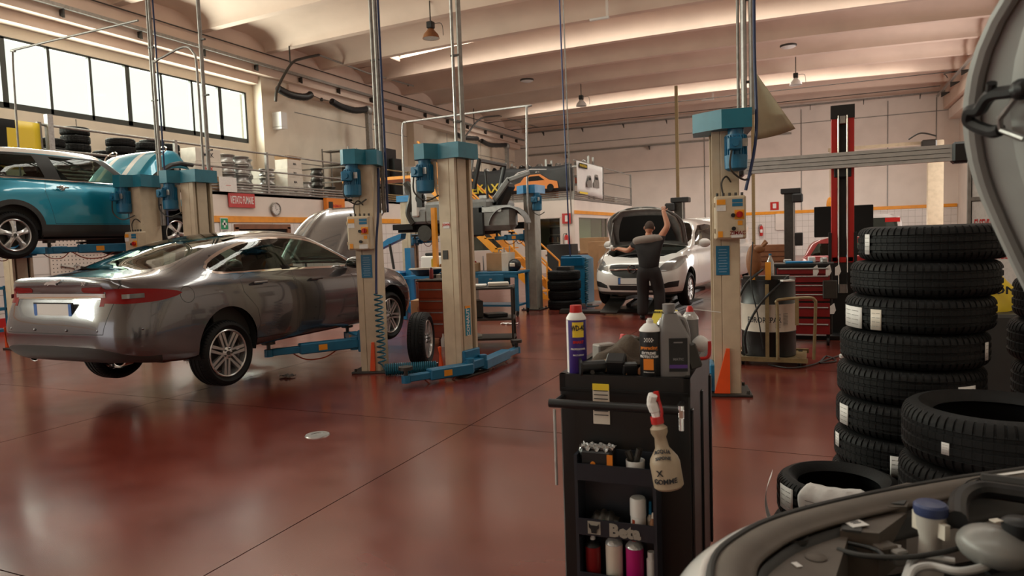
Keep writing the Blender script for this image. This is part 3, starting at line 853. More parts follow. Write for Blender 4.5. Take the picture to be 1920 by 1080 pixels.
    for nm, k in both: extract(bm, cut(bm, [(3.40, .60), (3.40, .72), (2.95, .80), (3.30, .60)], 'y', lambda c, n, k=k: k(c, n) and abs(c.y) > .5), 'headlamp', 'lampw', root, .002)
    finish(bm, 'body', ['jag', 'black'], root)
    # raised bonnet: two crease lines, hinged at the scuttle
    def hood(u, v):
        y = (v - .5) * 2; L = 1.10 * u; w = (.74 - .10 * u * u)
        yy = y * w; z = .035 * (1 - y * y) + .018 * math.exp(-((abs(y) - .52) / .07) ** 2) - .16 * u ** 4 - .05 * abs(y) ** 4
        return (L, yy, z)
    mb = MB(); mb.grid(hood, 18, 36)
    h = mb.build('bonnet', 'jag', root, (2.46, 0, .99), thick=.02); h.rotation_euler = (0, math.radians(-52), 0); h['label'] = 'bonnet standing open'
    mb = MB(); mb.grid(lambda u, v: (.06 + .86 * u, (v - .5) * 1.2, -.03 - .10 * u ** 4), 6, 6); mb.build('bonnet_lining', 'matt', h)
    for s in (1, -1): mb = MB(); mb.tube([(3.0, s * .6, .85), (2.9, s * .62, 1.45)], .01); mb.build('bonnet_strut', 'dsteel', root)
    mb = MB(); mb.box((3.0, 0, .60), (.9, 1.2, .3)); mb.box((3.0, 0, .78), (.6, .6, .1), bev=.03); mb.build('engine', 'black', root)
    liner(root, 0, .30, .375, .90, .50); liner(root, 2.909, .30, .375, .90, .50)
    for x, y in ((0, -.79), (0, .79), (2.909, -.79)):
        wheel('wheel', root, (x, y, .20 if x == 0 else .24), 'seven', .335, .24, .240, -1 if y < 0 else 1, 60, rz=.3 if x else .1)
    # mirrors, handles, exhausts, plate, badge, underbody, cabin
    for s in (-1, 1):
        mb = MB(); mb.ball((2.0, s * 1.0, 1.02), (.075, .12, .075), 14, 10); mb.box((2.03, s * .92, .985), (.09, .12, .03)); m_ = mb.build('door_mirror', 'jag', root)
        mb = MB(); mb.ball((1.955, s * 1.0, 1.02), (.045, .10, .06), 12, 8); mb.build('mirror_glass', 'gdark', m_)
        for x, z in ((.44, .885), (1.34, .865)):
            mb = MB(); mb.box((x, s * .945, z), (.20, .022, .026), bev=.008); mb.box((x + .07, s * .93, z), (.03, .03, .022)); mb.box((x - .07, s * .93, z), (.03, .03, .022))
            mb.build('door_handle', 'jag', root)
        mb = MB(); mb.lathe([(.05, -.10), (.054, 0), (.046, .004), (.042, -.1)], 20, c=(-.985, s * .60, .285), axis='x')
        o = mb.build('exhaust_pipe', 'chrome', root)
        for v in o.data.vertices: v.co.y = s * .60 + (v.co.y - s * .60) * 1.6; v.co.x = -1.97 - v.co.x
    mb = MB()
    for y in (-.60, -.22, .22, .60): mb.ball((-1.19 if abs(y) < .5 else -1.165, y, .575), .012, 8, 6)
    for s in (-1, 1): mb.ball((-.95, s * .89, .575), .012, 8, 6)
    mb.build('parking_sensor', 'jag', root)
    plate(root, (-1.14, -.0, .742), (0, -1, 0), (0, 0, 1), .52, .13)
    mb = MB(); text(mb, 'XF', .05, (-1.125, -.40, .985), (0, -1, 0), (0, 0, 1), .001); mb.build('model_lettering', 'chrome', root); mb = MB()
    cat_ = [(-.11, 0), (-.07, .022), (-.02, .026), (.03, .034), (.08, .03), (.12, .045), (.13, .034), (.09, .012), (.05, .004), (.06, -.012), (.03, -.004), (-.03, -.004), (-.07, -.016), (-.06, .0), (-.10, -.01)]
    mb.prism(cat_, .004, (-1.122, .03, .985), (0, -1, 0), (0, 0, 1)); mb.build('badge', 'chrome', root)
    mb = MB(); mb.box((1.3, 0, .24), (3.9, 1.5, .06)); mb.box((-.6, 0, .34), (.9, 1.2, .12)); mb.build('underbody', 'matt', root)
    mb = MB()
    mb.box((1.1, .80, .65), (2.4, .03, .62)); mb.box((1.1, -.80, .65), (2.4, .03, .62)); mb.box((2.15, 0, .85), (.35, 1.5, .2), bev=.05)
    mb.box((-.18, 0, .94), (.75, 1.3, .04)); mb.tube([(1.85, .38 + .17 * math.cos(a * PI / 8), .92 + .17 * math.sin(a * PI / 8)) for a in range(16)], .014, 6, closed=True)
    mb.build('cabin_lining', 'cabin', root)
    mb = MB(); mb.grid(lambda u, v: (.35 + 1.3 * u, (v - .5) * 1.1, 1.40 - .05 * (2 * u - 1) ** 2), 6, 6); mb.build('headlining', 'cabint', root)
    for x, y in ((1.35, .38), (1.35, -.38)): seat(root, x, y, .26)
    for y in (.38, -.38): seat(root, .62, y, .10)
    return root
make_saloon()
# ---------------------------------------------------------------- petrol blue hatchback high on its lift
def std(x, w, zb, top, zbot=.2, zl=.34, zm=.58):
    ys = [w * .72, w * .94, w * .985, w, w * .975, w * .915]
    z = [zbot + .04, zbot, zl, zm, zb - .13, zb]
    return [(x, y, q) for y, q in zip(ys, z)] + [(x, y, q) for y, q in top]
def make_hatch():
    root = thing('hatchback_car', 'small petrol blue hatchback with white roof raised high on a lift, bonnet open', 'car', (-10.24, 5.6, 1.574), PI / 2)
    rows = []
    rows.append([(x, 0, z) for x, z in ((-.50, .26), (-.52, .22), (-.60, .36), (-.60, .58), (-.56, .80), (-.54, .90), (-.42, 1.10), (-.28, 1.32), (-.22, 1.36), (-.18, 1.37))])
    rows.append([(x, y, z) for x, y, z in ((-.48, .5, .26), (-.50, .55, .22), (-.57, .6, .36), (-.57, .6, .58), (-.54, .58, .80), (-.52, .56, .90), (-.40, .5, 1.10), (-.27, .40, 1.32), (-.22, .2, 1.36), (-.18, 0, 1.37))])
    rows.append([(-.40, .58, .25), (-.42, .70, .21), (-.46, .76, .36), (-.46, .77, .58), (-.44, .75, .80), (-.42, .71, .90), (-.33, .64, 1.12), (-.20, .53, 1.325), (-.16, .27, 1.37), (-.14, 0, 1.38)])
    rows.append(std(-.15, .835, .935, [(.715, 1.16), (.60, 1.335), (.32, 1.385), (0, 1.395)]))
    rows.append(std(.35, .845, .935, [(.73, 1.17), (.61, 1.36), (.32, 1.40), (0, 1.412)]))
    rows.append(std(.95, .845, .93, [(.73, 1.16), (.61, 1.36), (.32, 1.40), (0, 1.412)]))
    rows.append(std(1.35, .845, .925, [(.72, 1.15), (.60, 1.335), (.32, 1.375), (0, 1.388)]))
    rows.append(std(1.58, .845, .92, [(.72, 1.10), (.60, 1.22), (.32, 1.275), (0, 1.29)]))
    rows.append(std(1.86, .84, .905, [(.75, .95), (.62, .985), (.33, 1.04), (0, 1.055)]))
    rows.append(std(2.05, .84, .86, [(.74, .90), (.60, .93), (.32, .955), (0, .965)]))
    rows.append(std(2.5, .825, .80, [(.68, .83), (.54, .86), (.3, .90), (0, .91)]))
    rows.append([(2.82, .55, .26), (2.84, .66, .22), (2.88, .70, .34), (2.88, .70, .52), (2.84, .68, .66), (2.80, .62, .74), (2.76, .55, .77), (2.74, .4, .80), (2.72, .2, .83), (2.72, 0, .84)])
    rows.append([(2.95, 0, .26), (2.97, 0, .22), (3.02, 0, .34), (3.02, 0, .52), (2.98, 0, .64), (2.94, 0, .70), (2.90, 0, .75), (2.88, 0, .78), (2.86, 0, .80), (2.85, 0, .81)])
    bm = loft(rows, 5, 3)
    R_ = lambda c, n: c.y < -.35; L_ = lambda c, n: c.y > .35
    # roof panel (white)
    f = cut(bm, [(-.30, .7), (-.30, -.7), (1.42, -.7), (1.42, .7)], 'z', lambda c, n: c.z > 1.315)
    extract(bm, f, 'roof', 'cwhite', root)
    for nm, k in (('r', R_), ('l', L_)):
        for cx in (0.0, 2.467):
            a = cut(bm, arch(cx, .28, .40, .10), 'y', k); a = extract(bm, a, 'arch_trim', 'trim', root, .006)
            # open the well inside the black arch ring
            b2 = bmesh.new(); b2.from_mesh(a.data)
            bmesh.ops.delete(b2, geom=cut(b2, arch(cx, .28, .335, -.1), 'y', k), context='FACES'); b2.to_mesh(a.data); b2.free()
        f = cut(bm, [(.35, .1), (2.10, .1), (2.10, .36), (.35, .36)], 'y', k); extract(bm, f, 'sill', 'trim', root, .004)
        band = [(-.34, .955), (-.22, 1.30), (1.30, 1.30), (1.42, 1.28), (1.80, .955)]
        f = cut(bm, band, 'y', lambda c, n, k=k: k(c, n) and c.z > .93)
        wnd = cut(bm, [(-.20, .99), (-.12, 1.26), (.36, 1.275), (.47, .985)], 'y', lambda c, n, k=k: k(c, n) and c.z > .93)
        extract(bm, wnd, 'side_window', 'glass', root)
        wnd = cut(bm, [(.68, .975), (.58, 1.275), (1.26, 1.275), (1.66, .97)], 'y', lambda c, n, k=k: k(c, n) and c.z > .93)
        extract(bm, wnd, 'side_window', 'glass', root)
        f = [f for f in cut(bm, band, 'y', lambda c, n, k=k: k(c, n) and c.z > .93)]
        extract(bm, f, 'window_band', 'black', root, .002)
        door = [(.52, .37), (1.70, .37), (1.74, .6), (1.72, .94), (.46, .945), (.42, .80), (.48, .55)]
        extract(bm, seam(bm, door, 'y', k, w=.004), 'door', 'mini', root)
    f = cut(bm, [(1.86, .62), (1.90, 0), (1.86, -.62), (1.40, -.55), (1.40, .55)], 'z', lambda c, n: c.z > 1.0)
    extract(bm, f, 'windscreen', 'glass', root)
    f = cut(bm, [(1.98, .76), (1.98, -.76), (2.62, -.70), (2.78, -.5), (2.84, 0), (2.78, .5), (2.62, .70)], 'z', lambda c, n: c.z > .60)
    bmesh.ops.delete(bm, geom=f, context='FACES')
    finish(bm, 'body', ['mini', 'black'], root)
    liner(root, 0, .28, .36, .82, .45); liner(root, 2.467, .28, .36, .80, .45)
    for x, y in ((0, -.735), (2.467, -.735), (0, .735), (2.467, .735)):
        wheel('wheel', root, (x, y, .225), 'five', .305, .19, .205, -1 if y < 0 else 1, 60, rz=.5 if x else .0)
    # clamshell bonnet with lamp openings, wing edges and white stripes
    def hood(u, v):
        y = (v - .5) * 2; w = .80 - .05 * u
        a = abs(y)
        drop = .30 * max(0, a - .72) ** 1.0 / .28 * (.35 + .65 * u) + .04 * a * a
        return (.98 * u - (.10 * max(0, a - .72) / .28), y * w * (1 if a < .72 else (.72 + (a - .72) * .35) / a), -drop - .30 * u ** 5 + .03)
    mb = MB(); mb.grid(hood, 22, 40)
    for i, f in enumerate(mb.f):
        vc = mb.v[f[0]]
        iv = (i % 40) / 40; d = abs(iv - .5) * 2
        mb.mi[i] = 1 if .30 < d < .44 else 0
    h = mb.build('bonnet', ['mini', 'cwhite'], root, (1.93, 0, 1.0), thick=.015); h.rotation_euler = (0, math.radians(-50), 0); h['label'] = 'bonnet standing open with white stripes'
    for s in (-1, 1):
        mb = MB(); mb.tube([(.98 * t, s * (.80 - .05 * t) * .83, -.30 * (.35 + .65 * t) - .30 * t ** 5) for t in (.1, .3, .5, .7, .85, 1)], .035, 8); mb.build('bonnet_edge', 'trim', h)
        mb = MB(); mb.lathe([(.10, 0), (.115, .012), (.125, 0)], 24, c=(.74, s * .58, -.05), axis='z'); mb.build('lamp_ring', 'chrome', h)
    mb = MB(); mb.box((2.4, 0, .52), (.7, 1.2, .35)); mb.box((2.3, .1, .74), (.4, .6, .14), bev=.03); mb.box((2.74, 0, .70), (.1, 1.2, .12)); mb.build('engine', 'black', root)
    for s in (-1, 1):
        mb = MB(); mb.ball((1.62, s * .895, .98), (.07, .075, .065), 14, 10); mb.box((1.62, s * .85, .955), (.06, .08, .025)); m_ = mb.build('door_mirror', 'black', root)
        mb = MB(); mb.ball((1.57, s * .895, .98), (.035, .065, .05), 12, 8); mb.build('mirror_glass', 'cwhite', m_)
        mb = MB(); mb.tube([(.56, s * .853, .86), (.64, s * .872, .862), (.72, s * .853, .86)], .012, 8); mb.ball((.64, s * .845, .855), (.045, .006, .035)); mb.build('door_handle', 'chrome', root)
        mb = MB(); mb.tube([(-.3, s * .795, .955), (.5, s * .80, .955), (1.3, s * .80, .948), (1.75, s * .795, .94)], .009, 6); mb.build('waist_trim', 'chrome', root)
    mb = MB(); mb.box((1.2, 0, .20), (3.2, 1.3, .06)); mb.box((2.3, 0, .2), (.9, 1.0, .2)); mb.tube([(0, -.6, .2), (0, .6, .2)], .04); mb.tube([(2.467, -.6, .25), (2.467, .6, .25)], .04); mb.build('underbody', 'matt', root)
    mb = MB()
    for s in (-1, 1): mb.box((.8, s * .74, .60), (2.3, .03, .62))
    mb.box((1.68, 0, .78), (.35, 1.4, .25), bev=.06); mb.box((.75, 0, .30), (2.2, 1.4, .04)); mb.build('cabin_lining', 'cabin', root)
    mb = MB(); mb.ball((1.42, 0, 1.23), (.015, .12, .035), 12, 8); mb.build('rear_view_mirror', 'white', root)
    for x, y in ((.95, .35), (.95, -.35), (.2, .33), (.2, -.33)): seat(root, x, y, .16)
    return root
make_hatch()

# ---------------------------------------------------------------- white people carrier facing the viewer
def make_mpv():
    root = thing('people_carrier', 'white people carrier facing the viewer with bonnet held up, near the mechanic', 'car', (-2.9, 16.19, .215), math.radians(-95.5))
    rows = []
    rows.append([(x, 0, z) for x, z in ((-.62, .30), (-.66, .26), (-.78, .40), (-.78, .62), (-.72, .85), (-.70, .98), (-.60, 1.25), (-.45, 1.50), (-.38, 1.55), (-.30, 1.57))])
    rows.append([(-.60, .5, .30), (-.62, .6, .26), (-.72, .66, .40), (-.72, .66, .62), (-.68, .64, .85), (-.66, .62, .98), (-.56, .54, 1.25), (-.42, .42, 1.50), (-.36, .2, 1.55), (-.30, 0, 1.57)])
    rows.append(std(-.35, .86, 1.02, [(.74, 1.28), (.60, 1.50), (.32, 1.57), (0, 1.585)], .24, .4, .65))
    rows.append(std(.3, .895, 1.03, [(.78, 1.30), (.63, 1.53), (.33, 1.60), (0, 1.612)], .24, .4, .65))
    rows.append(std(1.0, .90, 1.02, [(.79, 1.30), (.64, 1.53), (.33, 1.60), (0, 1.615)], .24, .4, .65))
    rows.append(std(1.55, .90, 1.01, [(.79, 1.28), (.64, 1.50), (.33, 1.565), (0, 1.58)], .24, .4, .65))
    rows.append(std(1.95, .90, 1.00, [(.80, 1.16), (.67, 1.31), (.35, 1.37), (0, 1.39)], .24, .4, .65))
    rows.append(std(2.35, .90, .98, [(.82, 1.04), (.70, 1.09), (.36, 1.14), (0, 1.16)], .24, .4, .65))
    rows.append(std(2.60, .895, .95, [(.80, .99), (.66, 1.02), (.34, 1.045), (0, 1.055)], .24, .4, .65))
    rows.append([(2.95, .70, .25), (2.96, .82, .21), (3.0, .87, .38), (3.0, .875, .60), (2.98, .85, .80), (2.97, .79, .89), (2.96, .72, .93), (2.95, .58, .955), (2.94, .3, .975), (2.94, 0, .985)])
    rows.append([(3.20, .62, .23), (3.23, .70, .19), (3.29, .74, .34), (3.28, .74, .58), (3.22, .72, .75), (3.17, .67, .83), (3.13, .60, .865), (3.10, .46, .89), (3.08, .25, .91), (3.07, 0, .92)])
    rows.append([(3.33, .38, .22), (3.36, .42, .18), (3.42, .44, .32), (3.41, .44, .58), (3.35, .42, .73), (3.28, .38, .81), (3.22, .34, .84), (3.18, .26, .86), (3.15, .14, .87), (3.14, 0, .88)])
    rows.append([(3.37, 0, .22), (3.40, 0, .18), (3.46, 0, .32), (3.45, 0, .58), (3.39, 0, .73), (3.31, 0, .81), (3.26, 0, .835), (3.22, 0, .85), (3.19, 0, .865), (3.18, 0, .87)])
    bm = loft(rows, 5, 3)
    R_ = lambda c, n: c.y < -.35; L_ = lambda c, n: c.y > .35
    F_ = lambda c, n: c.x > 2.6
    for nm, k in (('r', R_), ('l', L_)):
        for cx in (0.0, 2.644): bmesh.ops.delete(bm, geom=cut(bm, arch(cx, .30, .37, -.1), 'y', k), context='FACES')
        wl = [(-.30, 1.08), (-.15, 1.44), (.80, 1.48), (1.45, 1.45), (1.80, 1.30), (2.12, 1.06), (1.2, 1.05)]
        extract(bm, cut(bm, wl, 'y', k), 'side_window', 'glass', root)
        for q in ([(.95, .30), (2.05, .30), (2.12, .6), (2.10, 1.02), (.95, 1.03)], [(.05, .62), (.40, .32), (.91, .30), (.91, 1.03), (-.10, 1.04)]):
            extract(bm, seam(bm, q, 'y', k), 'door', 'cwhite', root)
        # lamps seen from the front
        sg = -1 if nm == 'r' else 1
        lp = [(sg * y, z) for y, z in ((.50, .63), (.52, .71), (.62, .80), (.78, .875), (.865, .88), (.855, .76), (.78, .66), (.62, .62))]
        l = extract(bm, cut(bm, spl(lp, 2), 'x', lambda c, n, k=k: k(c, n) and c.x > 2.75), 'headlamp', 'lampw', root, .003)
        mb = MB()
        for y in (.60, .73): mb.lathe([(0, .01), (.038, .0), (.052, .03)], 16, c=(3.20 - (y - .6) * .55, sg * y, .715), axis='x')
        mb.build('lamp_bulb', 'chrome', l)
        fog = [(sg * y, z) for y, z in ((.50, .30), (.80, .33), (.82, .44), (.66, .42), (.52, .36))]
        extract(bm, cut(bm, fog, 'x', lambda c, n, k=k: k(c, n) and c.x > 2.75), 'fog_lamp_recess', 'black', root, .001)
    gr = spl([(-.46, .74), (-.42, .60), (-.30, .53), (0, .50), (.30, .53), (.42, .60), (.46, .74), (0, .745)], 2)
    extract(bm, cut(bm, gr, 'x', F_), 'grille', 'black', root, .001)
    lo = [(-.48, .36), (-.44, .27), (.44, .27), (.48, .36)]
    extract(bm, cut(bm, lo, 'x', F_), 'air_intake', 'black', root, .001)
    f = cut(bm, [(-.95, .10), (.95, .10), (.95, .235), (-.95, .235)], 'x', F_); extract(bm, f, 'bumper_lip', 'trim', root)
    f = cut(bm, spl([(2.32, .72), (2.38, 0), (2.32, -.72), (1.62, -.60), (1.60, 0), (1.62, .60)], 3), 'z', lambda c, n: c.z > 1.0)
    extract(bm, f, 'windscreen', 'glass', root)
    f = cut(bm, [(2.44, .76), (2.44, -.76), (2.95, -.70), (3.10, -.5), (3.17, 0), (3.10, .5), (2.95, .70)], 'z', lambda c, n: c.z > .75)
    bmesh.ops.delete(bm, geom=f, context='FACES')
    finish(bm, 'body', ['cwhite', 'black'], root)
    mb = MB()
    mb.tube([(3.44, y, .665 - .01 * (y / .44) ** 2) if abs(y) < .3 else (3.44 - (abs(y) - .3) * .35, y, .655) for y in [-.45 + .05 * i for i in range(19)]], .016, 8)
    mb.lathe([(.062, -.004), (.066, .012), (.078, .012), (.082, -.004)], 28, c=(3.455, 0, .665), axis='x')
    mb.box((3.462, 0, .667), (.008, .13, .018), rx=.15)
    mb.build('grille_badge', 'chrome', root)
    mb = MB()
    for z in (.555, .59, .625, .71): mb.tube([(3.43 - .10 * abs(y) ** 2, y, z) for y in (-.40, -.2, 0, .2, .40)], .007, 6)
    mb.build('grille_bar', 'dsteel', root)
    plate(root, (3.452, -.03, .445), (0, 1, 0), (0, 0, 1), .46, .11)
    def hood(u, v):
        y = (v - .5) * 2; w = .78 * (1 if u < .45 else (1 - ((u - .45) / .58) ** 2.4) ** .5)
        return (.88 * u, y * w, .05 * (1 - y * y) - .05 * u ** 3)
    mb = MB(); mb.grid(hood, 14, 24)
    h = mb.build('bonnet', 'cgrey', root, (2.42, 0, 1.06), thick=.015); h.rotation_euler = (0, math.radians(-62), 0); h['label'] = 'underside of the bonnet held open'
    mb = MB(); mb.grid(lambda u, v: (.14 + .55 * u, (v - .5) * 1.15 * (1 - .30 * u * u), -.035 + .04 * (1 - (2 * v - 1) ** 2)), 8, 8); mb.build('bonnet_lining', 'matt', h)
    mb = MB(); mb.tube([(p[0], p[1], p[2] - .03) for p in [hood(.1 + .84 * t, .06) for t in (0, .25, .5, .75, 1)] + [hood(.95, .1 + .8 * t) for t in (0, .25, .5, .75, 1)] + [hood(.94 - .84 * t, .94) for t in (0, .25, .5, .75, 1)]], .022, 6); mb.ball((.85, .0, .0), (.03, .06, .02)); mb.build('bonnet_frame', 'gsteel', h)
    mb = MB(); mb.box((2.8, 0, .62), (.55, 1.35, .35)); mb.box((2.8, .25, .82), (.35, .4, .1), bev=.02); mb.box((2.75, -.35, .83), (.3, .3, .1), bev=.02); mb.tube(smooth_path([(2.95, -.5, .86), (2.9, -.1, .93), (2.8, .5, .88)]), .03); mb.build('engine', 'black', root)
    mb = MB(); mb.tube([(3.05, -.62, .9), (2.78, -.60, 1.55)], .008); mb.build('bonnet_prop', 'steel', root)
    liner(root, 0, .30, .36, .86, .5); liner(root, 2.644, .30, .36, .86, .5)
    for x, y in ((2.644, .79), (2.644, -.79), (0, .79)): wheel('wheel', root, (x, y, .24), 'seven', .32, .21, .21, 1 if y > 0 else -1, 48)
    for s in (-1, 1):
        mb = MB(); mb.ball((2.02, s * 1.0, 1.10), (.07, .12, .09), 12, 8); mb.box((2.03, s * .92, 1.06), (.06, .1, .03)); mb.build('door_mirror', 'cwhite', root)
    mb = MB(); mb.box((1.2, 0, .26), (3.4, 1.5, .06)); mb.box((2.7, 0, .3), (.7, 1.0, .25)); mb.build('underbody', 'matt', root)
    mb = MB(); mb.box((1.0, .82, .65), (2.2, .03, .6)); mb.box((1.0, -.82, .65), (2.2, .03, .6)); mb.box((2.15, 0, .93), (.35, 1.5, .2), bev=.05); mb.build('cabin_lining', 'cabin', root)
    for x, y in ((1.3, .38), (1.3, -.38)): seat(root, x, y, .35)
    return root
make_mpv()
# ================================================================ TWO-POST LIFTS
def plan_poly(s, pts): return [(s * x, y) for x, y in (pts if s > 0 else list(reversed(pts)))]
def sticker(mb, c, w, h, y, rows=3, slot=None):
    """little printed lines on a plate facing -y"""
    x, z = c
    for i in range(rows):
        mb.box((x, y, z + h / 2 - h * (i + .6) / rows), (w * (.85 if i % 2 else .7), .002, h / rows * .35))
def control_box(parent, x, y, z, w=.27, h=.39):
    mb = MB(); mb.box((x, y - .07, z), (w, .14, h), bev=.012); mb.box((x, y - .142, z), (w - .03, .012, h - .03), bev=.004)
    for zz in (z - h * .3, z + h * .3): mb.box((x - w / 2 - .004, y - .12, zz), (.012, .03, .04))
    b = mb.build('control_box', 'beige', parent)
    yy = y - .150
    mb = MB(); mb.box((x - w * .30, yy, z + h * .36), (.075, .004, .045)); mb.box((x - w * .33, yy, z - h * .38), (.04, .004, .055)); mb.box((x + w * .3, yy, z - .05), (.04, .004, .04)); mb.box((x + w * .28, yy, z + .025), (.085, .006, .085), bev=.002); mb.build('yellow_sticker', 'yorange', b)
    mb = MB(); mb.box((x + w * .22, yy, z + h * .38), (.09, .004, .03)); mb.box((x + w * .22, yy, z + h * .29), (.09, .004, .028)); mb.build('blue_sticker', 'blue', b)
    mb = MB(); mb.box((x - w * .30, yy, z + h * .22), (.08, .004, .05)); mb.box((x + w * .2, yy, z - h * .40), (.10, .004, .05)); mb.build('white_sticker', 'paper', b)
    mb = MB()
    for xx, zz in ((x + .02, z + .02), (x + .025, z - .10)): mb.cyl((xx, yy, zz), (xx, yy - .02, zz), .018, n=14)
    mb.build('push_button', 'black', b)
    mb = MB(); mb.cyl((x + w * .28, yy, z + .025), (x + w * .28, yy - .03, z + .025), .028, n=18); mb.box((x + w * .28, yy - .035, z + .025), (.014, .02, .05)); mb.build('main_switch', 'red', b)
    mb = MB()
    for k in range(5): mb.cyl((x - w * .4 + k * w * .2, y - .07, z + h / 2), (x - w * .4 + k * w * .2, y - .07, z + h / 2 + .03), .012, n=8)
    mb.tube(smooth_path([(x - w * .2, y - .07, z + h / 2), (x - w * .25, y - .06, z + h / 2 + .12), (x - .02, y - .03, z + h / 2 + .18), (x + .04, y + .03, z + h / 2 + .10)]), .008, 6)
    mb.build('cable', 'dsteel', b)
def lift_post(label, x, y, s, rot=0.0, box=None, cz=.35, arms=(), motor=-.24, plate_=None, guard=None, h=2.45, back=False, col='beige'):
    """s = +1: the car side is towards +x"""
    t = thing('lift_post', label, 'car lift', (x, y, 0), rot, 'two-post lift columns')
    mb = MB()
    mb.box((-s * .04, 0, h / 2 + .01), (.17, .33, h), bev=.01)
    for yy in (-.145, .145): mb.box((s * .08, yy, h / 2 + .01), (.07, .04, h))
    mb.box((s * .075, 0, h / 2 + .01), (.05, .17, h), bev=.004)
    if motor and motor < 0: mb.prism([(-.12, h - .02), (motor, h - .02), (-.12, h - .42)], .012, (0, -.17, 0), (1, 0, 0), (0, 0, 1))
    c = mb.build('column', col, t)
    mb = MB(); mb.box((s * .052, 0, h / 2), (.012, .30, h - .02)); mb.build('guide_slot', 'matt', c)
    mb = MB()
    for z in (.55, .75): mb.cyl((s * .10, .03, z), (s * .103, .03, z), .012, n=10)
    mb.build('bolt_hole', 'matt', c)
    mb = MB(); mb.box((0, 0, .012), (.44, .46, .024), bev=.005)
    for a in (-.18, .18):
        for b in (-.19, .19): mb.cyl((a, b, .02), (a, b, .055), .015, n=6)
    mb.build('base_plate', 'dsteel', t)
    if motor and motor < 0: a, b = motor - .12, motor + .12; pts = [(.20, -.19), (.20, .19), (-.17, .19), (a, .0), (a, -.26), (a + .06, -.34), (b - .04, -.34), (b + .04, -.19)]
    elif motor: pts = [(.22, -.34), (.24, -.1), (.24, .19), (-.26, .19), (-.28, -.12), (-.18, -.22), (-.04, -.34)]
    else: pts = [(.20, -.20), (.20, .20), (-.20, .20), (-.20, -.20)]
    mb = MB(); mb.prism(pts, .17 if motor else .14, (0, 0, h)); mb.build('top_cover', 'teal' if not back else 'bblue', t)
    if motor:
        mx, my = motor, -.235
        mb = MB(); mb.cyl((mx, my, h), (mx, my, h - .05), .07, n=20); mb.cyl((mx, my, h - .05), (mx, my, h - .24), .088, n=20)
        for k in range(20):
            a = 2 * PI * k / 20; mb.box((mx + .09 * math.cos(a), my + .09 * math.sin(a), h - .145), (.018, .006, .17), rz=a)
        mb.lathe([(0, h - .375), (.07, h - .37), (.098, h - .35), (.102, h - .235), (.09, h - .235)], 24, c=(mx, my, 0))
        mo = mb.build('motor', 'blue', t)
        mb = MB(); mb.box((mx - .02, my - .12, h - .14), (.12, .08, .11), bev=.01); mb.cyl((mx - .02, my - .16, h - .14), (mx - .02, my - .18, h - .14), .03, n=12); mb.build('terminal_box', 'blue', mo)
        mb = MB(); mb.box((mx + .07, my - .092, h - .13), (.045, .01, .07)); mb.build('data_plate', 'steel', mo)
        mb = MB(); mb.tube(smooth_path([(mx - .05, my - .14, h - .19), (mx - .06, my - .13, h - .36), (mx + .06, my - .08, h - .46), (mx + .14, my + .05, h - .40)]), .009, 6); mb.build('motor_cable', 'dsteel', mo)
    # carriage and its arms
    mb = MB(); mb.box((s * .13, 0, cz + .02), (.05, .30, .26), bev=.01)
    mb.box((s * .19, 0, cz - .01), (.10, .34, .10), bev=.01)
    for yy in (-.13, .13): mb.cyl((s * .20, yy, cz - .08), (s * .20, yy, cz + .07), .05, n=16)
    mb.build('carriage', 'blue', t)
    R = Matrix.Rotation(-rot, 3, 'Z')
    for (ex, ey, ez) in arms:
        e = R @ Vector((ex - x, ey - y, 0)); e.z = ez
        p0 = Vector((s * .20, .13 if e.y > 0 else -.13, ez - .03)); d = Vector((e.x - p0.x, e.y - p0.y, 0)); L = d.length; a = math.atan2(d.y, d.x)
        mb = MB()
        c1 = p0 + d * .32; mb.box((c1.x, c1.y, ez), (L * .68, .13, .12), rz=a, bev=.012)
        c2 = p0 + d * .72; mb.box((c2.x, c2.y, ez - .005), (L * .5, .085, .075), rz=a, bev=.008)
        c3 = p0 + d; mb.cyl((c3.x, c3.y, ez - .05), (c3.x, c3.y, ez + .03), .05, n=14)
        ar = mb.build('swing_arm', 'blue', t)
        mb = MB(); mb.cyl((c3.x, c3.y, ez + .02), (c3.x, c3.y, ez + .09), .022, n=12); mb.cyl((c3.x, c3.y, ez + .09), (c3.x, c3.y, ez + .125), .075, n=20); mb.build('lift_pad', 'dsteel', ar)
        n_ = Vector((-d.y, d.x, 0)).normalized()
        if n_.y > 0: n_ = -n_
        mb = MB(); q = p0 + d * .40 + n_ * .067; q.z = ez + .0; mb.box(tuple(q), (.10, .004, .065), rz=a); mb.build('warning_sticker', 'yorange', ar)
        mb = MB(); q = p0 + d * .2; q2 = p0 + d * .75
        mb.tube(smooth_path([(q.x, q.y, ez - .05), ((q * .7 + q2 * .3).x, (q * .7 + q2 * .3).y, ez - .13), ((q * .3 + q2 * .7).x, (q * .3 + q2 * .7).y, ez - .13), (q2.x, q2.y, ez - .03)]), .008, 6); mb.build('air_hose', 'brick', ar)
    if box: control_box(t, box[0], -.17, box[1])
    if plate_:
        px, pz, w_, h_ = plate_
        mb = MB(); mb.box((px, -.168, pz), (w_, .006, h_)); p = mb.build('instruction_plate', 'blue', t)
        mb = MB(); sticker(mb, (px, pz), w_ * .8, h_ * .85, -.172, 9); mb.build('plate_print', mat('pale_print', (.16, .30, .45), .5), p)
    if guard:
        gx, gh, gw, gs = guard
        mb = MB(); mb.prism([(gx, .03), (gx + gw, .03), (gx + (gw if gs > 0 else 0), .03 + gh), (gx + (gw - .03 if gs > 0 else .03), .03 + gh)], .035, (0, -.17, 0), (1, 0, 0), (0, 0, 1)); mb.build('foot_guard', 'orange', t)
    return t
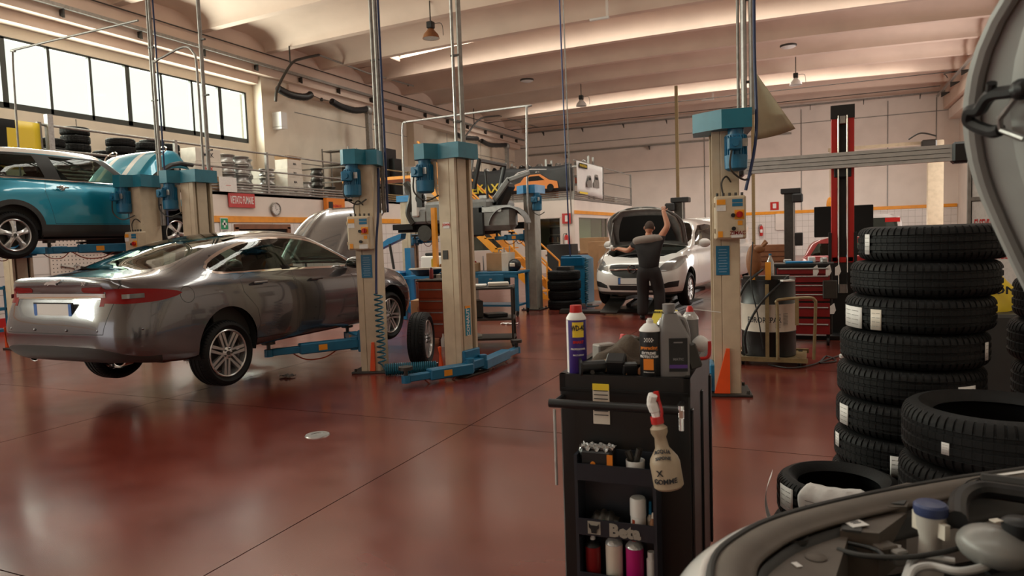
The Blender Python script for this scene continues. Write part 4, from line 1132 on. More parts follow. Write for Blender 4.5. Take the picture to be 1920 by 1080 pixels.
A = lift_post('beige lift column with control box and blue plate, beside the grey saloon\'s front wing', -4.95, 6.95, -1, math.radians(18), (-.02, 1.66), .36, [(-5.66, 5.95, .36), (-5.68, 7.4, .36)], motor=-.09, plate_=(.01, 1.27, .13, .27), guard=(.0, .34, .06, 1))
B = lift_post('tall beige lift column with two black slots and unused blue arms low at its foot', -3.80, 7.04, 1, math.radians(-8), None, .14, [(-4.03, 6.2, .10), (-3.62, 8.2, .10)], guard=(-.19, .30, .07, -1))
C = lift_post('beige lift column with scribbled control box beside the white and black drum', -.84, 6.85, -1, math.radians(12), (.03, 1.66), .14, [(-1.3, 8.1, .14)], motor=.09, plate_=(-.03, 1.27, .12, .27), guard=(-.12, .42, .14, 1))
P2 = lift_post('beige lift column with slots beyond the grey saloon\'s roof', -7.93, 7.15, 1, 0, None, .36, [(-7.15, 6.1, .36), (-7.1, 7.4, .36)])
P1 = lift_post('beige lift column with control box standing in front of the blue hatchback', -8.98, 7.15, -1, 0, (.08, 1.62), 1.60, [(-9.55, 6.1, 1.60), (-9.5, 7.55, 1.60)], motor=-.12)
PE = lift_post('beige lift column under the raised blue hatchback near the wall', -12.1, 7.2, 1, 0, None, 1.60, [(-11.0, 6.1, 1.60), (-11.0, 7.55, 1.60)], guard=(-.19, .34, .07, -1))
PD = lift_post('grey lift column with bright blue cover on the yellow stairs side', -5.6, 13.73, -1, 0, None, 1.55, [(-6.12, 13.06, 1.55), (-6.2, 14.0, 1.55)], motor=.22, back=True, col=mat('grey_enamel', (.36, .33, .28), .45, noise=.5, scale=9, dark=(.2, .18, .15)))
PX = lift_post('plain lift column with a small blue cover behind the blue tilted ramp', -8.75, 13.9, 1, 0, None, 1.55, [(-8.12, 13.1, 1.55), (-8.1, 14.0, 1.55)], motor=0, back=True)
# lettering on two of the columns
mb = MB(); mb.box((-.02, -.169, 1.83 - .12), (.085, .004, .07)); st_ = mb.build('maker_sticker', 'paper', B)
mb = MB(); text(mb, 'JUWN', .038, (-.02, -.173, 1.715), (1, 0, 0), (0, 0, 1), .001); mb.build('sticker_print', 'inkr', st_)
mb = MB(); mb.box((.103, 0, .62), (.004, .10, .34)); st_ = mb.build('blue_band', 'teal2', B)
mb = MB(); text(mb, 'CONAUT', .075, (.1065, 0, .60), (0, 0, 1), (0, -1, 0), .002); mb.build('band_print', 'white', st_)
mb = MB(); mb.box((.104, 0, .775), (.004, .10, .03)); mb.build('band_label', 'yorange', B)
mb = MB(); mb.box((-.095, -.0, .9), (.004, .07, .5)); mb.build('blue_band', 'teal2', C)
mb = MB(); text(mb, 'ZIMAC', .045, (.09, -.324, 1.52), (1, 0, 0), (0, 0, 1), .001); mb.build('handwriting', 'dred', C)
mb = MB(); mb.box((-.05, -.17, 1.38), (.07, .006, .10)); mb.build('key_lock', 'dsteel', B)

# ================================================================ PIPES, CONDUITS, CEILING FITTINGS
def pipe(name, pts, r, m, label, cat='pipe', group=None, parent=None, n=8, clips=()):
    mb = MB(); mb.tube(pts, r, n)
    for c in clips: mb.cyl((c[0], c[1], c[2] - .015), (c[0], c[1], c[2] + .015), r * 2.0, n=8)
    o = mb.build(name, m, parent)
    return tag(o, label, cat, group) if parent is None else o
def riser(x, y, z0, k, label, extra=()):
    t = thing('conduit_riser', label, 'pipe', (x, y, z0), 0, 'conduits rising from the lift columns')
    ln = 8.25 - z0
    for i, (dx, dy, r, m) in enumerate(k):
        mb = MB(); mb.tube([(dx, dy, 0), (dx, dy, ln)], r, 8); mb.build('conduit', m, t)
    mb = MB()
    for z in [.3 + .75 * j for j in range(int(ln / .75))]: mb.box((k[0][0] + .03, k[0][1], z), (.11, .03, .02))
    mb.build('pipe_clip', 'dsteel', t)
    return t
riser(-4.86, 7.08, 1.9, [(0, 0, .02, 'gsteel'), (.06, 0, .026, 'gsteel'), (.11, 0, .014, 'navy')], 'bundle of grey pipes and a dark hose rising by the control box column')
riser(-3.86, 7.22, 2.6, [(0, 0, .018, 'steel'), (.08, .02, .03, 'gsteel')], 'two grey pipes rising from the column with two black slots')
riser(-.66, 6.97, 2.62, [(0, 0, .028, 'steel'), (.07, 0, .024, 'gsteel'), (-.05, 0, .014, 'gsteel')], 'two pale pipes rising from the column beside the drum')
riser(-8.83, 7.3, 1.9, [(0, 0, .016, 'gsteel'), (.05, 0, .02, 'gsteel'), (.09, .03, .012, 'navy')], 'grey pipes rising in front of the blue hatchback')
riser(-7.78, 7.25, 2.6, [(0, 0, .026, 'gsteel')], 'single grey pipe rising from the column beyond the saloon roof')
pipe('hose', smooth_path([(-.55, 6.72, 8.2), (-.54, 6.70, 5), (-.54, 6.68, 3.2), (-.53, 6.66, 2.4), (-.62, 6.62, 1.9)]), .014, 'navy', 'dark blue air hose hanging beside the drum side column', 'hose')
pipe('hose', smooth_path([(-4.79, 6.98, 2.42), (-4.75, 6.88, 1.9), (-4.74, 6.80, 1.55), (-4.74, 6.76, 1.1), (-4.72, 6.72, .95)]), .014, 'navy', 'dark blue air hose running down the control box column', 'hose')
pipe('conduit', smooth_path([(-11.85, 7.2, 2.7), (-11.8, 7.2, 4.6), (-11.72, 7.2, 4.77), (-11.6, 7.2, 4.8), (-8.9, 7.2, 4.82)], 4), .016, 'gsteel', 'bent pipe crossing above the raised blue hatchback')
pipe('conduit', smooth_path([(-8.72, 7.25, 2.3), (-8.72, 7.25, 4.05), (-8.66, 7.25, 4.22), (-8.5, 7.25, 4.27), (-8.1, 7.25, 4.35), (-7.93, 7.25, 4.25), (-7.88, 7.25, 4.0), (-7.88, 7.25, 2.6)], 4), .016, 'gsteel', 'hoop of thin pipe joining the two columns beyond the saloon')
pipe('conduit', smooth_path([(-8.84, 13.9, 2.62), (-8.82, 13.9, 4.1), (-8.72, 13.9, 4.26), (-8.5, 13.9, 4.28), (-5.7, 13.6, 4.26), (-5.53, 13.44, 4.2), (-5.50, 13.38, 4.05), (-5.52, 13.35, 2.8), (-5.53, 13.35, 1.7)], 4), .022, 'steel', 'shiny pipe bridging the two columns of the lift with the stripped body', clips=((-5.45, 13.74, 2.9),))
pipe('hose', smooth_path([(-4.99, 14.1, 8.2), (-4.96, 14.1, 5), (-4.92, 14.1, 2.0), (-4.9, 14.1, 1.1)]), .016, 'navy', 'dark air hose hanging from the ceiling to the blue cabinet', 'hose')
pipe('hose', [(-4.93, 14.14, 8.2), (-4.86, 14.14, 1.8)], .014, 'gsteel', 'thin grey conduit hanging beside the dark air hose')
# cable trays along the edges of the roof
def tray(label, p0, p1, br, m='gsteel', down=1):
    t = thing('cable_tray', label, 'cable tray', p0)
    d = Vector(p1) - Vector(p0); a = math.atan2(d.y, d.x); L = d.length
    mb = MB(); c = d / 2; mb.box((c.x, c.y, c.z), (L, .10, .09), rz=a); mb.build('tray', m, t)
    n = int(L / br)
    for k in range(n):
        q = d * ((k + .5) / n); px = Vector((-d.y, d.x, 0)).normalized() * down
        mb = MB(); mb.prism([(-.02, -.05), (.34, -.05), (.34, -.09), (.02, -.27), (-.02, -.27)], .03, tuple(q), tuple(px), (0, 0, 1)); mb.build('bracket', 'dsteel', t)
    return t
tray('long grey cable tray under the roof edge above the windows', (-17.35, 2.0, 7.70), (-17.35, 41.6, 7.70), 2.1, down=1)
tray('grey cable tray high along the far end wall', (-17.2, 41.5, 8.12), (5.9, 41.5, 8.12), 2.4, down=-1)
tray('thick cable tray under the roof edge of the side with the warning sign', (5.35, 20.0, 7.9), (5.35, 41.4, 7.9), 2.6, 'steel', down=-1)
tray('thin double conduit on the far end wall', (-17.2, 41.93, 6.6), (-1.5, 41.93, 6.9), 4, down=-1)
pipe('conduit', [(-17.42, 2, 8.12), (-17.42, 41, 8.12)], .02, 'dsteel', 'thin dark conduit along the top of the roof edge')
pipe('conduit', [(-17.2, 39.3, 8.05), (5.2, 39.3, 8.05)], .02, 'dsteel', 'thin dark cable run across under the last roof beam')
pipe('conduit', smooth_path([(-17.4, 36.3, 8.10), (4.2, 36.3, 8.12), (4.9, 36.3, 8.05), (5.1, 36.5, 7.9)]), .018, 'dsteel', 'thin cable along the beam that carries the white bell lamps')
# exhaust extraction booms near the left wall
def boom(label, x, arm, rod, hoses, duct, hang):
    t = thing('extraction_boom', label, 'extraction arm')
    w = lambda q, dx=0: tuple(W(q[0], q[1], x=x + dx))
    mb = MB(); mb.tube(smooth_path([w(q) for q in arm]), .045, 8); mb.build('boom_arm', 'dsteel', t)
    mb = MB(); mb.tube([w(q) for q in rod], .035, 8); mb.build('boom_arm', 'gsteel', t)
    for q in hang:
        p = w(q); mb = MB(); mb.cyl(p, (p[0], p[1], 8.25), .025, n=6); mb.build('hanger', 'dsteel', t)
    for h in hoses:
        pth = smooth_path([w(q, -.6) for q in h], 8); mb = MB(); mb.tube(pth, [.12 + .012 * (i % 2) for i in range(len(pth))], 12); mb.build('extraction_hose', 'black', t)
    a, b = Vector(w(hoses[0][-1], -.6)), Vector(w(hoses[1][0], -.6))
    mb = MB(); mb.tube([a, (a + b) / 2 - Vector((0, 0, .06)), b], .014); mb.ball(tuple((a + b) / 2 - Vector((0, 0, .06))), .07); mb.build('tie_rope', 'dsteel', t)
    p = Vector(w(duct, -.6)); mb = MB(); mb.ball(tuple(p), (.2, .2, .2), 12, 8); mb.box((p.x, p.y, (p.z + 3.1) / 2), (.16, .24, p.z - 3.1)); mb.build('extraction_duct', 'gsteel', t)
boom('black corrugated exhaust hoses and boom near the pillar beside the windows', -16.4, [(517, 190), (521, 164), (546, 120), (566, 110), (598, 103)], [(598, 103), (690, 137), (775, 161)], [[(521, 166), (545, 178), (572, 182), (583, 177)], [(622, 190), (640, 200), (665, 207), (688, 205)]], (690, 207), [(544, 118), (598, 104), (765, 158)])
boom('black exhaust hoses and boom far along the side wall', -16.4, [(869, 262), (880, 246), (902, 222), (936, 217)], [(936, 217), (1010, 239)], [[(856, 252), (870, 258), (895, 260)], [(903, 264), (920, 272), (948, 272)]], (950, 274), [(889, 232), (932, 217)])
# lamps
def bell(label, loc, m, sc=1.0):
    t = thing('bell_lamp', label, 'lamp', loc, 0, 'bell-shaped hall lamps')
    mb = MB(); mb.lathe([(.05, .20), (.09, .18), (.13, .12), (.22, .02), (.26, -.10), (.25, -.10), (.20, .02), (.10, .12)], 28); mb.build('lamp_shade', m, t)
    mb = MB(); mb.box((0, 0, .30), (.20, .20, .20), bev=.02); mb.build('ballast_box', 'black', t)
    mb = MB(); mb.lathe([(0, -.085), (.245, -.085), (.245, -.095), (0, -.095)], 24); mb.build('lamp_glass', 'film', t)
    mb = MB(); mb.tube([(0, 0, .35), (0, 0, 1.3)], .02, 6); mb.tube(smooth_path([(.1, 0, .32), (.35, .05, .3), (.4, .05, -.05)]), .01, 6); mb.build('cord', 'dsteel', t)
    return t
bell('dark bell lamp hanging under the bright skylight beam', W(808, 66, z=7.75), 'brownp')
bell('white bell lamp above the white people carrier, on the long cable', W(1090, 195, z=7.75), 'white')
bell('white bell lamp nearer the red alignment column', W(1492, 155, z=7.75), 'white')
for (px, py), lb in (((988, 152), 'round flush lamp on the roof beam above the mezzanine banner'), ((1478, 88), 'round flush lamp on the roof beam nearer the warning sign')):
    p = W(px, py, z=8.28); t = thing('flush_lamp', lb, 'lamp', p, 0, 'round flush lamps')
    mb = MB(); mb.lathe([(0, .07), (.30, .07), (.30, .03), (.27, .0)], 24); mb.build('lamp_housing', 'dsteel', t)
    mb = MB(); mb.lathe([(.27, 0), (.2, -.035), (0, -.05)], 24); mb.build('lamp_glass', 'paper', t)
for (px, py), lb in (((1124, 35), 'small tube light fixed to the roof beam, nearer one'), ((1327, 187), 'small tube light fixed to the farthest lit roof beam')):
    p = W(px, py, z=8.2); t = thing('tube_light', lb, 'lamp', p)
    mb = MB(); mb.box((0, 0, 0), (.62, .1, .07), bev=.01); mb.build('lamp_housing', 'white', t)
    mb = MB(); mb.box((.25, 0, .30), (.08, .05, .56)); mb.build('junction_box', 'wallp', t)
mb = MB(); mb.box((0, 0, .0), (.5, .3, .5)); mb.box((0, -.0, -.29), (.5, .3, .08), rx=.1)
o = mb.build('heater_box', 'white', None, (-17.64, 19.7, 6.0)); tag(o, 'white box fixed to the pillar right of the high windows', 'heater')
# translucent sheet hanging by the drum side column
mb = MB(); mb.grid(lambda u, v: (.02 + .34 * u * v, .10 * math.sin(3 * u) * v, -.62 * v + .07 * u * v), 8, 8)
o = mb.build('plastic_sheet', mat('yellowed_plastic_sheet', (.48, .40, .27), .45, noise=.3), None, (-.57, 6.8, 2.98), thick=.004); tag(o, 'wedge of yellowed plastic sheet hanging above the drum side column', 'plastic sheet')
for (px), z1 in ((1270, 7.4), (1412, 7.4)):
    p = W(px, 300, y=33.0)
    mb = MB(); mb.box((0, 0, 4.12), (.14, .10, 8.24)); o = mb.build('hanging_post', 'brass', None, (p.x, 33, 0))
    tag(o, 'tall thin brown post far behind the white car' if px < 1300 else 'tall thin brown post far behind the hanging plastic sheet', 'post')
# ================================================================ TYRES, SHELVES AND GOODS ON THE MEZZANINE
def tyre(label, loc, r=.315, w=.20, rin=.20, group=None, rot=None, lugs=64, m='rubber', name='tyre'):
    vs, fs = tyre_mesh(r, w, rin, lugs)
    key = (r, w, rin, lugs, m)
    if key not in _tobj:
        me = bpy.data.meshes.new('tyre'); me.from_pydata(vs, [], fs); me.materials.append(M[m])
        me.polygons.foreach_set('use_smooth', [True] * len(fs)); me.set_sharp_from_angle(angle=math.radians(30)); _tobj[key] = me
    o = bpy.data.objects.new(name, _tobj[key]); COL.objects.link(o); o.location = loc
    if rot: o.rotation_euler = rot
    tag(o, label, 'tyre', group)
    return o
_tobj = {}
FL = 3.12
def railing(label, pts, posts, toe=True, h=1.15, m='gsteel'):
    t = thing('guard_railing', label, 'railing', pts[0])
    o = Vector(pts[0])
    for zz in (h, h * .55):
        mb = MB(); mb.tube([(p[0] - o.x, p[1] - o.y, zz) for p in pts], .028, 6); mb.build('rail', m, t)
    if toe:
        for zz in (.05, .13, .21):
            mb = MB(); mb.tube([(p[0] - o.x, p[1] - o.y, zz) for p in pts], .03, 6); mb.build('toe_rail', m, t)
    for p in posts:
        mb = MB(); mb.box((p[0] - o.x, p[1] - o.y, h / 2 + .02), (.08, .08, h + .05)); mb.build('post', m, t)
    return t
railing('grey railing along the mezzanine edge with tyres and boxes behind', [(BX + .02, 9.6, FL), (BX + .02, 20.5, FL)], [(BX + .02, y) for y in (9.6, 13.0, 16.2, 20.4)])
railing('short return of grey railing behind the white cartons', [(BX, 20.5, FL), (-18.0, 20.5, FL)], [(-18.0, 20.5)], toe=False)
railing('pinkish railing in front of the black crate boards on the mezzanine', [(BX + .02, 20.7, FL), (BX + .02, 27.1, FL)], [(BX + .02, 24), (BX + .02, 27.05)], m='brass')
railing('railing on the office roof carrying the charcoal banner', [(BX, 27.4, FL), (-9.3, 27.4, FL)], [(-9.3, 27.4), (-12.2, 27.4)])
railing('railing on the office roof side with the white banner', [(-9.25, 27.4, FL), (-9.25, 36.7, FL)], [(-9.25, 31.5), (-9.25, 36.7)], h=1.5)
# mezzanine tyres
spots = []
def tp(px, py, x=-15.9): return W(px, py, x=x)
for i, (y, n, dx) in enumerate(((10.25, 5, .0), (11.1, 7, .35), (12.0, 6, .0), (12.3, 5, .95), (12.85, 6, .15), (14.25, 7, 1.05), (13.5, 7, .75), (9.3, 6, .9))):
    for k in range(n):
        big = i in (2, 4)
        tyre('black tyre on the mezzanine, %s of the stack %s' % (('lowest', 'second', 'third', 'fourth', 'fifth', 'sixth', 'topmost')[k if k < n - 1 else 6],
             ('behind the yellow and black banner', 'highest against the wall below the windows', 'above the saloon-side column', 'set back from the railing', 'behind the open blue bonnet', 'beside the marked carton', 'nearest the far window end', 'hidden by the banner post')[i]),
             (-15.75 - dx, y, FL + .10 + .195 * k), .33 if big else .31, .19, .2, 'tyres stacked on the mezzanine', lugs=24)
# yellow and black banner on its perforated post
t = thing('banner', 'yellow and black banner with a car picture tied to the mezzanine railing', 'banner', (BX + .06, 9.6, FL))
mb = MB(); mb.grid(lambda u, v: (.03 * math.sin(9 * u) * (1 - v), -3.4 * u, 1.16 - 1.0 * v - .0 * u), 20, 6)
for i in range(len(mb.f)):
    u = (i // 6 + .5) / 20; v = (i % 6 + .5) / 6
    mb.mi[i] = 1 if u > .16 + .10 * v else 0
mb.build('banner_cloth', ['yellow', 'matt'], t, thick=.004)
mb = MB(); mb.prism([(-2.9, .12), (-2.6, .36), (-2.1, .52), (-1.5, .50), (-1.1, .36), (-.9, .10)], .004, (.045, 0, 0), (0, 1, 0), (0, 0, 1)); b = mb.build('banner_picture', 'gsteel', t)
mb = MB(); mb.prism([(-2.0, .34), (-1.9, .48), (-1.5, .46), (-1.25, .32)], .004, (.05, 0, 0), (0, 1, 0), (0, 0, 1)); mb.build('picture_window', 'matt', b)
mb = MB(); mb.box((BX + .13, 9.75, FL + .68), (.12, .12, 1.36)); o = mb.build('perforated_post', 'steel', None); tag(o, 'perforated steel post at the end of the yellow banner', 'post')
# steel wheel rims in piles
mb = MB(); mb.lathe([(.14, -.05), (.16, -.09), (.215, -.10), (.225, -.085), (.205, -.06), (.18, -.02), (.18, .03), (.205, .06), (.225, .085), (.215, .10), (.17, .08), (.15, .0), (0, .01)], 28)
rim0 = mb.build('wheel_casting', 'steel'); first = True
def rim(loc, lb, m=None, sc=1.0):
    global first
    o = rim0 if first else rim0.copy()
    if not first: COL.objects.link(o)
    first = False
    o.location = loc; o.scale = (sc, sc, sc); tag(o, lb, 'wheel rim', 'wheel rims on the mezzanine')
    if m: o.data = o.data if False else _dark
    return o
_dark = rim0.data.copy(); _dark.materials.clear(); _dark.materials.append(M['dsteel'])
LV = ('bottom', 'second', 'third', 'fourth', 'fifth')
for i, (y, x, n, nm) in enumerate(((15.02, -15.5, 4, 'nearest the marked carton'), (15.62, -15.55, 4, 'second along'), (16.16, -15.95, 4, 'against the middle post'), (16.65, -15.5, 3, 'just past the middle post'), (18.6, -15.7, 2, 'behind the white cartons'))):
    for k in range(n): rim((x, y, FL + .13 + .265 * k), 'silver steel rim, %s in the pile %s' % (LV[k], nm), sc=1.26 if i < 3 else 1.05)
for i, (y, x, n, nm) in enumerate(((19.1, -15.6, 5, 'by the far end of the railing'), (19.75, -15.6, 2, 'low beside the tall dark pile'), (20.2, -15.5, 1, 'at the last post'))):
    for k in range(n): rim((x, y, FL + .1 + .195 * k), 'dark rim, %s in the pile %s' % (LV[k], nm), 1, .95)
# cartons
def carton(label, loc, d, m='wcard', rz=0, txt=None, ts=.12, col='ink', open_=False, group=None, face='x'):
    t = thing('carton', label, 'carton', loc, rz, group)
    mb = MB(); mb.box((0, 0, d[2] / 2), d, bev=.004); mb.build('box', m, t)
    mb = MB()
    if open_:
        mb.box((d[0] / 2 - .02, 0, d[2] + .05), (.005, d[1], .14), ry=.5); mb.box((0, -d[1] / 2, d[2] + .05), (d[0], .005, .14), rx=.4)
    else: mb.box((0, 0, d[2] + .002), (d[0] * .96, d[1] * .96, .004)); 
    mb.build('flap', 'card' if open_ else m, t)
    if txt:
        mb = MB()
        if face == 'x': text(mb, txt, ts, (d[0] / 2 + .002, 0, d[2] * .5), (0, 1, 0), (0, 0, 1), .003)
        else: text(mb, txt, ts, (0, -d[1] / 2 - .002, d[2] * .5), (1, 0, 0), (0, 0, 1), .003)
        mb.build('print', col, t)
    return t
carton('white carton printed MAK on top of the pair by the tyres', (-15.5, 14.2, FL + .76), (.55, .85, .36), 'wcard', 0, 'MAK', .17)
carton('lower white carton printed in red below the MAK carton', (-15.5, 14.2, FL + .385), (.55, .9, .37), 'wcard', 0, 'MAK', .13, 'inkr')
carton('plain brown carton under the two MAK cartons', (-15.5, 14.2, FL), (.55, .9, .38), 'card')
for k, lb in enumerate(('lowest white carton of the pile beside the dark rims', 'second white carton of the pile beside the dark rims', 'third white carton of the pile beside the dark rims', 'open white carton on top of the pile beside the dark rims')):
    carton(lb, (-15.6, 17.75, FL + .285 * k), (.5, .75 - .03 * k, .28), 'wcard', 0, 'MA', .10, open_=(k == 3))
for k in range(3): carton('white carton tucked behind the front pile, %s one' % LV[k], (-16.15, 17.3, FL + .27 * k), (.5, .7, .26))
# big black board crate, shelving and things on the far mezzanine
mb = MB(); mb.box((0, 0, 1.05), (2.0, .9, 2.1)); mb.box((.95, .2, .85), (.6, .5, 1.7)); o = mb.build('black_crate', 'black', None, (-16.62, 23.6, FL)); tag(o, 'tall black crate on the mezzanine behind the railing', 'crate')
mb = MB(); mb.box((0, 0, .75), (.9, .1, 1.5)); o = mb.build('grey_board', 'wallp', None, (-15.8, 25.0, FL)); tag(o, 'pinkish grey board leaning next to the black crate', 'board')
t = thing('shelving_rack', 'metal rack with small parts left of the black crate', 'shelf', (-16.6, 21.7, FL))
for z in (.4, .9, 1.4, 1.9):
    mb = MB(); mb.box((0, 0, z), (1.2, .5, .03)); mb.build('shelf', 'gsteel', t)
for x in (-.6, .6):
    for y in (-.25, .25): mb = MB(); mb.box((x, y, 1), (.04, .04, 2.0)); mb.build('upright', 'gsteel', t)
# goods on the office roof: racks full of old parts
t = thing('parts_rack', 'long rack full of old engine parts above the office', 'shelf', (-14.6, 30.2, FL))
for z in (.7, 1.5):
    mb = MB(); mb.box((2.2, 0, z), (6.2, .7, .05)); mb.build('shelf', 'steel', t)
for x in (-.8, 1.2, 3.2, 5.2):
    mb = MB(); mb.box((x, -.35, .95), (.08, .08, 1.9)); mb.box((x, .35, .95), (.08, .08, 1.9)); mb.build('upright', 'steel', t)
rnd = random.Random(3)
def lump(loc, r, m, lb, cat='engine part', grp='old parts on the office roof rack', name='engine_part', parts=False):
    mb = MB(); mb.ball((0, 0, r * .6), (r, r * .7, r * .6), 9, 6)
    mb.v = [(x * (1 + .35 * rnd.uniform(-1, 1)), y * (1 + .35 * rnd.uniform(-1, 1)), max(0, z * (1 + .3 * rnd.uniform(-1, 1)))) for x, y, z in mb.v]
    mb.box((r * .3, 0, r * .5), (r * .6, r * .5, r * .9), rz=rnd.uniform(0, 3)); mb.cyl((0, 0, r * .3), (r * .9, -r * .3, r * 1.1), r * .2, n=8)
    o = mb.build(name, m, None, loc, rnd.uniform(0, 6)); return tag(o, lb, cat, grp)
for k in range(13):
    x = -15.0 + .45 * k
    lump((x + rnd.uniform(-.05, .05), 30.1, FL + 1.527), rnd.uniform(.14, .20), rnd.choice(['dsteel', 'black', 'gsteel', 'dsteel', 'matt']), 'dark greasy engine part lying along the top of the office roof rack')
for k in range(9):
    x = -15.08 + .66 * k; mb = MB(); mb.box((0, 0, .14), (.48, .4, .28), bev=.02)
    o = mb.build('parts_crate', rnd.choice(['brick', 'amber', 'card', 'brick']), None, (x, 30.0, FL + .73)); tag(o, 'orange brown parts crate on the lower shelf of the office roof rack', 'crate', 'crates on the office roof rack')
carton('large brown carton at the high end of the office roof rack', (-15.6, 28.7, FL + 1.13), (1.0, .6, .7), 'card')
carton('second brown carton below the high one on the office roof', (-15.6, 28.7, FL), (1.1, .7, 1.13), 'card')
mb = MB(); mb.box((0, 0, .25), (1.4, .3, .5)); o = mb.build('orange_crate', 'amber', None, (-11.0, 28.2, FL)); tag(o, 'orange crate behind the charcoal banner on the office roof', 'crate')
# charcoal banner with an orange car, white banner with small cars
t = thing('banner', 'charcoal banner with yellow letters and an orange car on the office roof railing', 'banner', (-12.3, 27.345, FL + .2))
mb = MB(); mb.grid(lambda u, v: ((u - .5) * 6.0, -.02 - .05 * math.sin(14 * u + 2 * v) * (1 - v), 1.15 - 1.1 * v - .05 * math.sin(PI * 4 * u) ** 2 * (1 - v)), 36, 5); mb.build('banner_cloth', 'banner', t, thick=.004)
mb = MB(); text(mb, 'HAWEKAX', .52, (-1.6, -.09, .34), (1, 0, 0), (0, 0, 1), .01); mb.build('banner_letters', 'yellow', t)
mb = MB(); mb.prism([(.3, .2), (.35, .42), (.7, .52), (.95, .80), (1.6, .82), (2.0, .56), (2.35, .48), (2.4, .2)], .006, (0, -.085, 0), (1, 0, 0), (0, 0, 1)); p = mb.build('banner_picture', 'amber', t)
mb = MB(); mb.prism([(1.0, .55), (1.12, .74), (1.55, .75), (1.8, .56)], .006, (0, -.095, 0), (1, 0, 0), (0, 0, 1)); mb.cyl((.75, -.09, .24), (.75, -.10, .24), .15, n=16); mb.cyl((2.05, -.09, .24), (2.05, -.10, .24), .15, n=16); mb.build('picture_detail', 'matt', p)
mb = MB(); mb.prism([(.3, .75), (.6, .95), (1.2, 1.06), (1.9, 1.0), (1.9, .98), (1.2, 1.03), (.65, .92)], .006, (0, -.085, 0), (1, 0, 0), (0, 0, 1)); mb.build('picture_swoosh', 'paper', p)
t = thing('banner', 'white banner with two grey cars and a yellow strip on the office roof side railing', 'banner', (-9.19, 29.3, FL + .12))
mb = MB(); mb.grid(lambda u, v: (.04 + .05 * math.sin(12 * u) * v, (u - .5) * 3.7, 1.35 - 1.3 * v - .12 * u * v), 20, 6); mb.build('banner_cloth', 'paper', t, thick=.004)
mb = MB(); mb.box((.10, -1.15, 1.18), (.006, 1.1, .2)); p = mb.build('banner_heading', 'matt', t)
mb = MB(); text(mb, 'POWERTRAIN', .15, (.106, -1.15, 1.18), (0, 1, 0), (0, 0, 1), .002); mb.build('heading_letters', 'yellow', p)
for yy, zz, s_ in ((-.35, .50, 1.0), (.65, .52, 1.25)):
    mb = MB(); mb.prism([(yy - .32 * s_, zz - .16), (yy - .34 * s_, zz + .05), (yy - .18 * s_, zz + .12), (yy - .08 * s_, zz + .34 * s_), (yy + .20 * s_, zz + .34 * s_), (yy + .34 * s_, zz + .08), (yy + .34 * s_, zz - .16)], .006, (.10, 0, 0), (0, 1, 0), (0, 0, 1)); c = mb.build('banner_picture', 'gsteel', t)
    mb = MB(); mb.box((.11, yy + .04, zz + .20 * s_), (.004, .30 * s_, .12)); mb.build('picture_window', 'matt', c)
mb = MB(); mb.box((.11, -1.2, .06), (.006, 1.1, .08)); mb.build('banner_strip', 'yellow', t)
mb = MB(); mb.box((0, 0, .15), (.8, .5, .3)); o = mb.build('sack', 'wcard', None, (-9.9, 34.6, FL)); tag(o, 'pale sack at the far end of the office roof', 'sack')

# ---------------------------------------------------------------- things on the storage wall
WXF = BX + .03
def wsign(name, label, cat, px, py, w, h, m, txt=None, ts=.1, tm='white', dz=.02, x=WXF, bold=.003, sx=1.0):
    p = W(px, py, x=x + .01); t = thing(name, label, cat, p)
    mb = MB(); mb.box((dz / 2, 0, 0), (dz, w, h), bev=.003); mb.build('panel', m, t)
    if txt:
        mb = MB(); text(mb, txt, ts, (dz + .003, 0, 0), (0, 1, 0), (0, 0, 1), bold, sx); mb.build('lettering', tm, t)
    return t
wsign('no_smoking_sign', 'red sign reading VIETATO FUMARE on the white storage wall', 'sign', 453, 376, .98, .40, 'red', 'VIETATO FUMARE', .30, 'white', sx=.36)
wsign('notice_board', 'small white notice with a blue heading on the mezzanine edge', 'notice', 427, 346, .62, .40, 'paper', '........', .1, 'inkr', x=BX + .08)
t = wsign('first_aid_sign', 'green first aid sign with white cross over a caption', 'sign', 420, 424, .27, .46, 'paper')
mb = MB(); mb.box((.024, 0, .06), (.006, .25, .30)); g = mb.build('green_field', 'green', t)
mb = MB(); mb.box((.029, 0, .06), (.004, .06, .20)); mb.box((.029, 0, .06), (.004, .17, .065)); mb.build('cross', 'white', g)
mb = MB(); text(mb, 'CASSETTA', .05, (.024, 0, -.14), (0, 1, 0), (0, 0, 1), .001, .8); text(mb, 'MEDICAZ', .05, (.024, 0, -.19), (0, 1, 0), (0, 0, 1), .001, .8); mb.build('lettering', 'ink', t)
p = W(516, 392, x=WXF); t = thing('wall_clock', 'round white wall clock on the storage wall', 'clock', p)
mb = MB(); mb.lathe([(.17, 0), (.20, .0), (.20, .05), (.175, .055), (.17, .03)], 32, axis='x'); mb.build('clock_rim', 'gsteel', t)
mb = MB(); mb.lathe([(0, .03), (.175, .03)], 32, axis='x'); mb.build('clock_face', 'paper', t)
mb = MB(); mb.box((.035, .0, .05), (.004, .012, .11)); mb.box((.035, .03, -.02), (.004, .08, .012), rx=.5)
for k in range(12): mb.box((.034, .145 * math.sin(k * PI / 6), .145 * math.cos(k * PI / 6)), (.004, .01, .02), rx=-k * PI / 6)
mb.build('clock_hands', 'ink', t)
t = wsign('defibrillator_case', 'yellow and orange case on the wall between clock and lift column', 'case', 624, 387, .95, .52, 'amber', 'MINIMAX', .14, 'inkr', dz=.14)
mb = MB(); mb.box((.145, -.28, -.03), (.006, .22, .34)); mb.build('dark_window', 'black', t)
mb = MB(); mb.box((.07, 0, 0), (.15, .99, .56), bev=.02); mb.build('case_edge', 'yellow', t) if False else None
